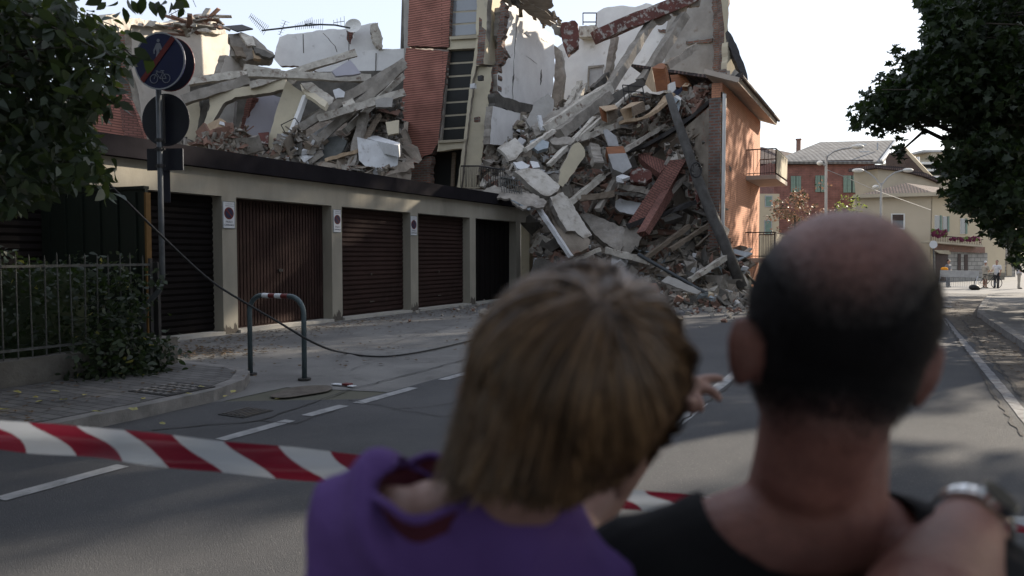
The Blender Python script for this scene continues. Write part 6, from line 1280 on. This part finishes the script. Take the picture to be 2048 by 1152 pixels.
# hedge and creeper behind the iron railing
hp = []
for i in range(7000): y = nr_.uniform(0, 6.5); hp.append((XF - .15 - nr_.uniform(0, 1.2) ** 1.3, y, .25 + 1.30 * nr_.uniform(0, 1) ** .8 + .12 * math.sin(y * 3)))
tag(leaves('hedge', hp, .085, 'oval', [('leaf_dark', 5), ('leaf_hedge', 5), ('leaf_yellow', .05)]), 'unkempt dark hedge behind the thin iron railing', 'hedge')
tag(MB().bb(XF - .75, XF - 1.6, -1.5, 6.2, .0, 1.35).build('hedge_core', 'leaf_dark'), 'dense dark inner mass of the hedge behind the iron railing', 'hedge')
vp = []
for (x, y, Z, sp, n) in ((250, 560, 9.2, .10, 90), (262, 600, 9.1, .12, 120), (245, 640, 9.0, .14, 160), (230, 690, 8.9, .16, 230), (262, 720, 9.0, .15, 230), (222, 730, 8.8, .18, 210), (300, 700, 9.2, .13, 130), (326, 700, 9.3, .12, 90), (200, 700, 8.7, .14, 90), (310, 742, 9.2, .12, 90), (270, 745, 9.0, .14, 120), (160, 738, 8.6, .12, 40), (312, 560, 9.3, .06, 30)):
    for j in range(n): c = P(x, y, Z) + V((r.gauss(0, sp), r.gauss(0, sp), r.gauss(0, sp * .8))); c.z = max(c.z, .14); vp.append(tuple(c))
tag(leaves('creeper', vp, .085, 'oval', [('leaf_hedge', 6), ('leaf_dark', 4), ('leaf_yellow', .1)]), 'leafy creeper spilling over the end of the low wall', 'creeper')
# small trees by the far houses
def small_tree(name, px, py0, py1, Z, rpx, m, label, n):
    g_ = P(px, 509, Z); e = empty(name, (g_.x, g_.y, gz(g_.y)), label, 'tree'); c0 = P(px, (py0 + py1) / 2, Z); rr = rpx / 1500 * Z; hh = (py1 - py0) / 2 / 1500 * Z
    MB().tube([(g_.x, g_.y, gz(g_.y)), c0], [.12, .05], 6).build('trunk', 'bark', e); cs = []
    for i in range(n): a, b_, c_ = r.gauss(0, .45), r.gauss(0, .45), r.gauss(0, .45); cs.append((c0 + RT * rr * a + FH * rr * b_ + UPV * hh * c_, r.uniform(.25, .5) * rr * .5))
    leaves('crown', clumps(cs, 260), .15, 'oval', [(m, 8), ('leaf_hedge', 2)], e)
small_tree('bare_tree', 1590, 372, 480, 42, 62, 'leaf_rust', 'reddish thinning tree in front of the red house', 55)
small_tree('young_tree', 1700, 388, 470, 44, 44, 'leaf_lime', 'young lime green tree beside the yellow house', 34)
# ================================================================ THE TWO ONLOOKERS AND THE TAPE
def frame3(roll, yaw=0, nod=0):      # columns: right, forward, up of a body part, leaning to the right by roll
    m = Matrix((RT, FH, UPV)).transposed(); return m @ Matrix.Rotation(yaw, 3, 'Z') @ Matrix.Rotation(nod, 3, 'X') @ Matrix.Rotation(roll, 3, 'Y')
def fingers(prims, wrist, palm, fwd, side, curl, sc=1.0, spread=.018, thumb=1):
    up = side.cross(fwd).normalized()
    prims.append(('c', wrist, wrist.lerp(palm, .5), .024 * sc, .026 * sc))
    for k in (-1.5, -.5, .5, 1.5): prims.append(('c', wrist.lerp(palm, .2) + side * k * .010 * sc, palm + side * k * .019 * sc, .013 * sc, .0115 * sc))
    for k, (L, cu) in enumerate(zip((.9, 1.0, .95, .75), curl)):
        a = palm + side * (k - 1.5) * spread * sc; d = fwd.copy(); rad = .0092
        for j, seg in enumerate((.040, .025, .020)):
            d = (Matrix.Rotation(cu * (1, 1.2, .8)[j], 3, side) @ d).normalized(); b = a + d * seg * L * sc; prims.append(('c', a, b, rad * sc, (rad - .0009) * sc)); a = b; rad -= .0009
    a = wrist.lerp(palm, .35) - side * .022 * sc * thumb; d = (fwd * .7 - side * .75 * thumb - up * .2).normalized(); b = a + d * .035 * sc; prims.append(('c', a, b, .0125 * sc, .0105 * sc)); d = (fwd * .95 - side * .3 * thumb).normalized(); prims.append(('c', b, b + d * .028 * sc, .0105 * sc, .009 * sc))
def proj(v):
    d = v - EYE; z = d.dot(FW); return 1024 + FPX * d.dot(RT) / z, 576 - FPX * d.dot(UC) / z
def infl(pr, k): return [('c', p[1], p[2], p[3] + k, p[4] + k) for p in pr]
# ---------------- man
HM = frame3(R(5), R(-19), R(-4)); C = P(1682, 614, .64); hl = lambda x, y, z: C + HM @ V((x, y, z))
mb = P(1625, 1100, .70); man = empty('person', (mb.x, mb.y, 0), 'balding man seen from behind in a black shirt, arm raised with a silver watch', 'person')
head = [('e', C, (.0745, .098, .0825), HM), ('e', hl(-.004, .006, -.045), (.0690, .084, .072), HM), ('e', hl(-.004, .045, -.075), (.060, .058, .062), HM), ('c', hl(-.004, -.012, -.085), hl(-.010, .008, -.135), .052, .048),
        ('e', hl(0, .108, -.045), (.013, .018, .022), HM), ('e', hl(0, .100, -.075), (.024, .010, .008), HM), ('e', hl(0, .095, -.008), (.045, .012, .010), HM), ('e', hl(0, .093, -.105), (.024, .018, .016), HM)]
for sx, q, rz in ((-1, P(1481, 704, .638), R(-4)), (1, P(1850, 750, .640), R(10))):
    er = HM @ Matrix.Rotation(rz, 3, 'Y') @ Matrix.Rotation(sx * R(-26), 3, 'Z')
    head += [('e', q, (.0085, .018, .031), er), ('e', q + HM @ V((sx * .003, -.006, .004)), (.009, .007, .027), er), ('e', q + HM @ V((-sx * .010, .010, -.002)), (.012, .010, .018), er)]
neck = [('c', P(1652, 800, .665), P(1628, 1030, .688), .0515, .066)]
shl, shr = P(1240, 1188, .70), P(1985, 1210, .68)
tor = [('c', P(1570, 1075, .69), shl, .056, .058), ('c', P(1685, 1080, .69), shr, .054, .056), ('c', P(1480, 1290, .72), P(1770, 1290, .71), .125, .125), ('c', P(1500, 1500, .73), P(1740, 1500, .73), .12, .12)]
hp_ = V((mb.x, mb.y, .86)); tor += [('c', P(1620, 1350, .72), hp_, .13, .12), ('c', hp_ - RT * .06, hp_ + RT * .06, .125, .125)]
legs = []
for sx in (-1, 1):
    kn = V((mb.x, mb.y, .44)) + RT * .10 * sx + FH * .02; an = V((mb.x, mb.y, .07)) + RT * .11 * sx; legs += [('c', hp_ + RT * .085 * sx - UPV * .05, kn, .085, .056), ('c', kn, an, .054, .038)]
feet = [('e', V((mb.x, mb.y, .04)) + RT * .11 * sx + FH * .05, (.045, .125, .04), frame3(0)) for sx in (-1, 1)]
el, wr = P(1800, 1350, .49), P(1946, 1035, .70); hw = (wr - el).normalized()
arm = [('c', shr, el, .05, .047), ('c', el, el.lerp(wr, .30), .044, .047), ('c', el.lerp(wr, .30), wr, .047, .0265)]
pal = wr + (RT * .50 + FH * .35 - UPV * .9).normalized() * .075
fingers(arm, wr, pal, (RT * .2 + FH * .3 - UPV * .95).normalized(), (FH * .85 - RT * .3 + UPV * .1).normalized(), (.35, .4, .45, .5), 1.0, thumb=-1)
le, lw = shl + V((0, 0, -.29)) - RT * .05 + FH * .03, shl + V((0, 0, -.34)) + RT * .06 + FH * .22
la = [('c', shl, le, .05, .042), ('c', le, lw, .042, .028)]; fingers(la, lw, lw + (RT * .5 + FH * .8).normalized() * .08, (RT * .7 + FH * .6).normalized(), UPV * -1, (.3, .35, .4, .45), 1.0)
body = organic('body', head + neck + tor[:2] + infl(tor[2:], -.006) + legs + feet + arm + la, .0042, 'skin_man', man, it=4)
def local(c): return HM.transposed() @ (c - C)
EARS = (P(1481, 704, .638), P(1850, 750, .640))
def hairmask(c):
    q = local(c); x, y, z = q.x / .083, q.y / .100, q.z / .085
    if y > .55 and z < .55: return 0
    bald = .03 * noise.noise(c * 38) + .16 + .35 * x ** 4 + .75 * x * x; bald = bald if y < .1 else bald - .1
    up_ = (bald - z + .42) / .80; dn = (z + 1.33 + .12 * abs(x)) / .62
    if min((c - e_).length for e_ in EARS) < .030 or (z < -.3 and y > .15): return 0
    if up_ <= 0.03: return .021
    return max(.021 if dn > .9 else 0, min(1, up_) * max(0, min(1, dn)))
at_ = body.data.attributes.new('stubble', 'FLOAT', 'POINT')
for i_, v_ in enumerate(body.data.vertices):
    if (v_.co - C).length < .19:
        h_ = hairmask(v_.co); h_ = 0 if h_ < .03 else h_; h_ = h_ * h_ * (3 - 2 * h_); at_.data[i_].value = .12 + .85 * h_ if local(v_.co).z > -.03 else .97 * h_
t_ = MATS['skin_man'].node_tree; b_ = t_.nodes['Principled BSDF']; src_ = b_.inputs['Base Color'].links[0].from_socket; an_ = t_.nodes.new('ShaderNodeAttribute'); an_.attribute_name = 'stubble'
mx_ = t_.nodes.new('ShaderNodeMix'); mx_.data_type = 'RGBA'; t_.links.new(an_.outputs['Fac'], mx_.inputs[0]); t_.links.new(src_, mx_.inputs[6]); mx_.inputs[7].default_value = (.012, .011, .012, 1); t_.links.new(mx_.outputs[2], b_.inputs['Base Color'])
bmesh_ = bmesh.new(); bmesh_.from_mesh(body.data); off = V(body.location) + wloc(man)
bmesh_.verts.ensure_lookup_table(); bmesh_.normal_update(); cand = []; base_f = []
for f in bmesh_.faces:
    c = f.calc_center_median() + off
    if (c - C).length < .18:
        h = hairmask(c)
        if h > .02: cand.append((c, f.normal.copy(), h))
        if h > .985: base_f.append(f)
hb_ = MB(); idx = {}
for f in base_f:
    fi = []
    for v in f.verts:
        if v.index not in idx: idx[v.index] = len(hb_.v); hb_.v.append(tuple(v.co + off + v.normal * .0016))
        fi.append(idx[v.index])
    hb_.f.append(tuple(fi)); hb_.m.append(0)
rr = random.Random(11)
for i in range(46000):
    c, n, h = cand[rr.randrange(len(cand))]
    if rr.random() > max(.06, h ** 1.5) * (1 if h > .02 else 0): continue
    c = c + V((rr.uniform(-.003, .003), rr.uniform(-.003, .003), rr.uniform(-.003, .003))); d = (n * .45 - UPV * .9 + V((rr.uniform(-.4, .4), rr.uniform(-.4, .4), rr.uniform(-.3, .3)))).normalized(); s = n.cross(d).normalized() * .00045; L = rr.uniform(.003, .006) * (.55 + .45 * h)
    hb_.add([c - s, c + s, c + d * L], [(0, 1, 2)])
hb_.build('hair', 'hair_black', man, smooth=True, uv=False); bmesh_.free()
NL = P(1612, 1010, .668)
def snapper(cc, ra_):
    Mx = Matrix((RT, FH, UPV))
    def f(p):
        q = Mx @ (p - cc); v = (q.x / ra_[0]) ** 2 + (q.y / ra_[1]) ** 2 + (q.z / ra_[2]) ** 2
        return cc + Mx.transposed() @ (q / math.sqrt(v)) if .4 < v < 2.2 else p
    return f
def fold(sc, amp):
    def f(c):
        q = Matrix((RT, FH, UPV)) @ (c - EYE); a = noise.noise(V((q.x * sc + q.z * sc * .9, q.y * sc * .5, q.z * sc * .3))); b = noise.noise(V((q.x * sc * .9 - q.z * sc * 1.6, q.y * sc * .6, 5)))
        return max(-.003, amp * (abs(a) * -3 + .6 + b * 1.2))
    return f
def nohole(c):
    q = Matrix((RT, FH, UPV)) @ (c - NL); return (q.x / .090) ** 2 + (q.y / .13) ** 2 + (q.z / .052) ** 2 > 1
sl = [('c', shl, shl.lerp(le, .5), .060, .058), ('c', shr, shr.lerp(el, .35), .060, .056)]
sh_ = organic('shirt', infl(tor[:5], .007) + sl, .0055, 'cloth_black', man, it=3, keep=nohole, snap=snapper(NL, (.090, .13, .052)), disp=fold(15, .006))
sh_.modifiers.new('t', 'SOLIDIFY').thickness = .003
organic('trousers', infl(legs, .012) + infl(tor[5:], .010), .012, 'cloth_jeans', man); organic('shoes', [(f[0], f[1], (.05, .13, .046), f[3]) for f in feet], .012, 'rubber', man)
# watch
wa = empty('wristwatch', wr - UPV * .02, 'silver metal bracelet watch on the raised wrist of the balding man', 'watch'); wc_ = el.lerp(wr, .94); u1 = hw.orthogonal().normalized(); u2 = hw.cross(u1)
lk = MB(); ra = .0330
for i in range(26):
    a = i * 2 * math.pi / 26; d = u1 * math.cos(a) + u2 * math.sin(a); t_ = hw.cross(d); q = Matrix((t_, hw, d)).transposed()
    lk.box(wc_ + d * ra, (.0070, .019, .0032), q); lk.box(wc_ + d * (ra + .0009), (.0072, .007, .0034), q)
lk.build('bracelet', 'steel', wa); df = (-FH * .2 + UPV * .8 + RT * .6); df = (df - hw * df.dot(hw)).normalized(); q = Matrix((hw.cross(df), hw, df)).transposed()
MB().tube([wc_ + df * (ra - .001), wc_ + df * (ra + .007)], .0175, 24).build('case', 'steel', wa); MB().tube([wc_ + df * (ra + .0071), wc_ + df * (ra + .0078)], .0150, 24).build('dial', 'glass_dark', wa)
# ---------------- child
HB = frame3(R(29), R(-10), R(-6)); CB = P(1161, 747, .605); hq = lambda x, y, z: CB + HB @ V((x, y, z))
cb_ = P(960, 1100, .66); boy = empty('person', (cb_.x, cb_.y, 0), 'child with long light brown hair in a purple shirt, pointing ahead', 'person')
bh = [('e', CB, (.072, .090, .076), HB), ('e', hq(0, .02, -.04), (.068, .075, .065), HB), ('e', hq(0, .045, -.075), (.048, .048, .05), HB), ('e', hq(0, .096, -.042), (.010, .014, .016), HB), ('e', hq(0, .088, -.07), (.020, .008, .007), HB),
      ('e', hq(.073, -.002, -.045), (.008, .017, .028), HB), ('e', hq(-.073, -.002, -.045), (.008, .017, .028), HB), ('c', hq(-.0, -.005, -.08), P(965, 1070, .672), .043, .046)]
bsl, bsr = P(782, 1080, .635), P(1165, 1268, .68)
bt = [('c', P(935, 1075, .645), bsl, .050, .052), ('c', P(985, 1080, .65), bsr, .056, .056), ('c', P(850, 1370, .67), P(1060, 1400, .69), .105, .105), ('c', P(870, 1300, .66), P(1020, 1320, .67), .085, .085)]
bhip = V((cb_.x, cb_.y, .80)) + FH * .02; bt += [('c', P(955, 1420, .68), bhip, .105, .105), ('c', bhip - RT * .05, bhip + RT * .05, .11, .11)]
bl = []
for sx in (-1, 1):
    kn = V((bhip.x, bhip.y, .42)) + RT * .09 * sx + FH * .02; an = V((bhip.x, bhip.y, .07)) + RT * .10 * sx; bl += [('c', bhip + RT * .07 * sx - UPV * .04, kn, .072, .048), ('c', kn, an, .046, .034)]
bf = [('e', V((bhip.x, bhip.y, .04)) + RT * .10 * sx + FH * .05, (.04, .11, .037), frame3(0)) for sx in (-1, 1)]
bel, bwr = P(1140, 1062, .93), P(1338, 806, 1.06); bpal = P(1375, 782, 1.09)
ba_ = [('c', bsr, bel, .045, .037), ('c', bel, bwr, .038, .025)]
ba_ += [('c', bwr, bpal, .024, .022), ('c', bwr, P(1372, 800, 1.08), .022, .018), ('c', bwr, P(1384, 768, 1.08), .02, .014)]
for ch in (((1384, 768, 1.09), (1412, 758, 1.09), (1432, 756, 1.09), (1441, 758, 1.09)), ((1388, 780, 1.08), (1414, 778, 1.075), (1430, 786, 1.07), (1437, 797, 1.065)), ((1382, 792, 1.07), (1394, 796, 1.06), (1400, 808, 1.05), (1403, 818, 1.05)), ((1372, 800, 1.07), (1382, 806, 1.055), (1386, 814, 1.05), (1385, 821, 1.055)), ((1352, 790, 1.04), (1366, 800, 1.02), (1380, 803, 1.02), (1388, 804, 1.03))):
    for j in range(3): ba_.append(('c', P(*ch[j]), P(*ch[j + 1]), .0088 - .0009 * j, .0079 - .0009 * j))
blel, blw = bsl + V((0, 0, -.25)) - RT * .07, bsl + V((0, 0, -.40)) + RT * .0 + FH * .12
bla = [('c', bsl, blel, .045, .036), ('c', blel, blw, .036, .024)]; fingers(bla, blw, blw - UPV * .05 + FH * .05, (FH * .6 - UPV * .8).normalized(), (RT * -1 + FH * .1).normalized(), (.2, .25, .3, .35), .9)
organic('body', bh + infl(bt, -.012) + [('c', P(935, 1075, .645), P(935, 1075, .645).lerp(bsl, .40), .052, .050)] + bl + bf + ba_ + bla, .0042, 'skin_boy', boy, it=3)
nb = P(850, 962, .625)
def nohole2(c):
    q = Matrix((RT, FH, UPV)) @ (c - nb); return (q.x / .040) ** 2 + (q.y / .066) ** 2 + (q.z / .019) ** 2 > 1
tee = organic('shirt', infl(bt[:5], .015) + [('c', bsl, bsl.lerp(blel, .6), .066, .062), ('c', bsr, bsr.lerp(bel, .25), .066, .062)], .0055, 'cloth_purple', boy, it=3, keep=nohole2, snap=snapper(nb, (.040, .066, .019)), disp=fold(17, .011))
tee.modifiers.new('t', 'SOLIDIFY').thickness = .003
ring = [nb + RT * (.041 * math.cos(a)) + FH * (.066 * math.sin(a)) + UPV * (-.003 + .004 * math.sin(a) - .004 * math.cos(a) + .003 * math.sin(5 * a)) for a in [i * math.pi / 18 for i in range(37)]]
MB().tube(ring, .0034, 8).build('collar', 'cloth_purple', boy, smooth=True)
il = MB(); k = 36
il.v = [tuple(p) for p in ring[:-1]] + [tuple(nb + (p - nb) * .86 - UPV * .022) for p in ring[:-1]]
for i in range(k): il.f.append((i, (i + 1) % k, k + (i + 1) % k, k + i)); il.m.append(0)
il.build('collar_lining', 'cloth_maroon', boy, smooth=True)
organic('trousers', infl(bl, .012) + infl(bt[5:], .008), .012, 'cloth_dark', boy); organic('shoes', [(f[0], f[1], (.045, .115, .043), f[3]) for f in bf], .012, 'rubber', boy)
# hair: an under layer plus long strands combed from the crown
organic('hair_underlayer', [('e', hq(0, -.004, .002), (.0765, .091, .079), HB), ('e', hq(-.006, -.022, -.032), (.064, .072, .070), HB), ('c', hq(-.012, -.040, -.05), P(962, 940, .59), .046, .022), ('c', hq(.01, -.03, -.05), P(1090, 910, .59), .045, .032)], .005, 'hair_brown', boy, it=3,
        keep=lambda c: not ((HB.transposed() @ (c - CB)).y > .05 and (HB.transposed() @ (c - CB)).z < .03))
ws = np.array([-.05, -.74, .67]); ws /= np.linalg.norm(ws); wh_ = V(ws.tolist()); hs = MB(); rad3 = (.0785, .0945, .0815)
for i in range(19000):
    while 1:
        d = V((rr.gauss(0, 1), rr.gauss(0, 1), rr.gauss(0, 1))).normalized()
        if d.y > .45 and d.z < .35: continue
        if d.z < -.92: continue
        break
    ax = wh_.cross(d)
    if ax.length < .03: ax = V((1, 0, 0))
    ax.normalize(); ax = (ax + wh_ * rr.uniform(.10, .3)).normalized(); Ls = rr.uniform(.075, .135); n = 7; pts = []; dd = d.copy(); th = Ls / n / .088; nzv = noise.noise(d * 5.5); nz2 = noise.noise(d * 11 + V((4, 4, 4))); ax = (ax + wh_ * nzv * .55 + V((nz2, nz2, 0)) * .25).normalized(); lift = rr.uniform(.0, .006) + .010 * max(-.3, nzv + nz2 * .6) ; down = None; off_ = rr.uniform(0, .5)
    for j in range(n + 1):
        if down is None:
            p = hq(*(dd.x * (rad3[0] + lift), dd.y * (rad3[1] + lift), dd.z * (rad3[2] + lift))); pts.append(p); dd = Matrix.Rotation(th, 3, ax) @ dd; lift += .0007
            if dd.z < -.50 - off_ * .35 and j >= 1: down = (pts[-1] - pts[-2]).normalized()
        else:
            down = (down + (-UPV * .9 - RT * .42) * .28 + V((rr.uniform(-.06, .06),) * 3)).normalized(); pts.append(pts[-1] + down * Ls / n)
    for j in range(1, n + 1):
        ax_, ay_ = proj(pts[j]); lim = 1000 if ax_ < 985 else (1000 + (ax_ - 985) * .12 if ax_ < 1110 else 1015 - (ax_ - 1110) * .55)
        if ay_ > lim + off_ * 110 - 32 or (ay_ > 770 and ax_ > 1388 - (ay_ - 770) * .70 + off_ * 20): pts[j] = pts[j - 1] + (pts[j] - pts[j - 1]) * .04
    nrm = (pts[1] - CB).normalized(); w0 = rr.uniform(.0006, .0013); m = 1 if (rr.random() < .26 + .25 * max(0, d.z)) else 0; vs = []  # blond share rises toward the crown, painting the top light into the strands
    tw = rr.uniform(-.8, .8)
    for j, p in enumerate(pts):
        t_ = (pts[min(j + 1, n)] - pts[max(j - 1, 0)]).normalized(); s = t_.cross((p - CB).normalized()); s = (s.normalized() + nrm * tw * .5).normalized() * w0 * (1 - .75 * j / n); vs += [p - s, p + s]
    hs.add(vs, [(2 * j, 2 * j + 1, 2 * j + 3, 2 * j + 2) for j in range(n)], m)
hs.build('hair', ['hair_brown', 'hair_blond_highlight'], boy, smooth=True, uv=False)
# ---------------- barrier tape
tpk = [(-260, 832, 1.62), (0, 868, 1.56), (180, 882, 1.54), (365, 905, 1.50), (550, 925, 1.50), (740, 944, 1.50), (900, 962, 1.50), (1100, 985, 1.52), (1280, 1000, 1.53), (1400, 1008, 1.54), (1600, 1022, 1.55), (1815, 1036, 1.56), (2040, 1050, 1.56), (2400, 1068, 1.6)]
tp_ = [P(*a) for a in tpk]; cur = []
for i in range(len(tp_) - 1):
    p0, p1, p2, p3 = tp_[max(i - 1, 0)], tp_[i], tp_[i + 1], tp_[min(i + 2, len(tp_) - 1)]
    for j in range(12): t = j / 12; cur.append(.5 * ((2 * p1) + (p2 - p0) * t + (2 * p0 - 5 * p1 + 4 * p2 - p3) * t * t + (3 * p1 - p0 - 3 * p2 + p3) * t ** 3))
tb = MB(); nW = 6; Wd = .062; s_ = 0; uvs = []
for i, p in enumerate(cur):
    if i: s_ += (cur[i] - cur[i - 1]).length
    px = proj(p)[0]; wd = Wd * (1 if px < 1000 else .78 - .25 * min(1, max(0, (px - 1250) / 300)))
    for j in range(nW + 1):
        v_ = j / nW - .5; tb.v.append(tuple(p + UPV * (-v_ * wd) + FH * (.010 * math.sin(v_ * 5 + s_ * 4) + .004 * math.sin(s_ * 23 + v_ * 3)))); uvs.append((s_, v_))
for i in range(len(cur) - 1):
    for j in range(nW): a = i * (nW + 1) + j; tb.f.append((a, a + 1, a + nW + 2, a + nW + 1)); tb.m.append(0)
m = bpy.data.materials.new('barrier_tape'); m.use_nodes = True; t = m.node_tree; bs_ = t.nodes['Principled BSDF']; bs_.inputs['Roughness'].default_value = .28
uvn = t.nodes.new('ShaderNodeUVMap'); sx_ = t.nodes.new('ShaderNodeSeparateXYZ'); t.links.new(uvn.outputs[0], sx_.inputs[0])
def mth(op, a, b): 
    n_ = t.nodes.new('ShaderNodeMath'); n_.operation = op
    for i, q in enumerate((a, b)):
        if isinstance(q, (int, float)): n_.inputs[i].default_value = q
        elif q is not None: t.links.new(q, n_.inputs[i])
    return n_.outputs[0]
sw = mth('ADD', sx_.outputs[0], mth('ADD', mth('MULTIPLY', sx_.outputs[1], -.105), mth('MULTIPLY', mth('SINE', mth('MULTIPLY', sx_.outputs[1], 5.5), None), .0)))
sw = mth('ADD', sw, mth('MULTIPLY', mth('SINE', mth('MULTIPLY', sx_.outputs[1], 6.2), None), -.010))
st_ = mth('GREATER_THAN', mth('FRACT', mth('MULTIPLY', mth('ADD', sw, .083), 1 / .213), None), .5)
mx = t.nodes.new('ShaderNodeMix'); mx.data_type = 'RGBA'; t.links.new(st_, mx.inputs[0]); mx.inputs[6].default_value = (.43, .46, .50, 1); mx.inputs[7].default_value = (.17, .012, .028, 1); t.links.new(mx.outputs[2], bs_.inputs['Base Color'])
tr_ = t.nodes.new('ShaderNodeBsdfTranslucent'); t.links.new(mx.outputs[2], tr_.inputs[0]); ms = t.nodes.new('ShaderNodeMixShader'); ms.inputs[0].default_value = .35
t.links.new(bs_.outputs[0], ms.inputs[1]); t.links.new(tr_.outputs[0], ms.inputs[2]); t.links.new(ms.outputs[0], t.nodes['Material Output'].inputs[0]); MATS['barrier_tape'] = m
ot = tb.build('barrier_tape', 'barrier_tape', smooth=True); l = ot.data.uv_layers['UVMap'].data
for lp_ in ot.data.loops: l[lp_.index].uv = uvs[lp_.vertex_index]
tag(ot, 'red and white striped barrier tape stretched across the street at chest height', 'barrier tape')
# posts that hold the tape, left and right of the view
for q, lb in ((tp_[0], 'grey post holding the left end of the barrier tape'), (tp_[-1], 'grey post holding the right end of the barrier tape')):
    tag(MB().tube([(q.x, q.y + .02, 0), (q.x, q.y + .02, q.z + .12)], .03, 10).build('tape_post', 'metal_pole'), lb, 'post')
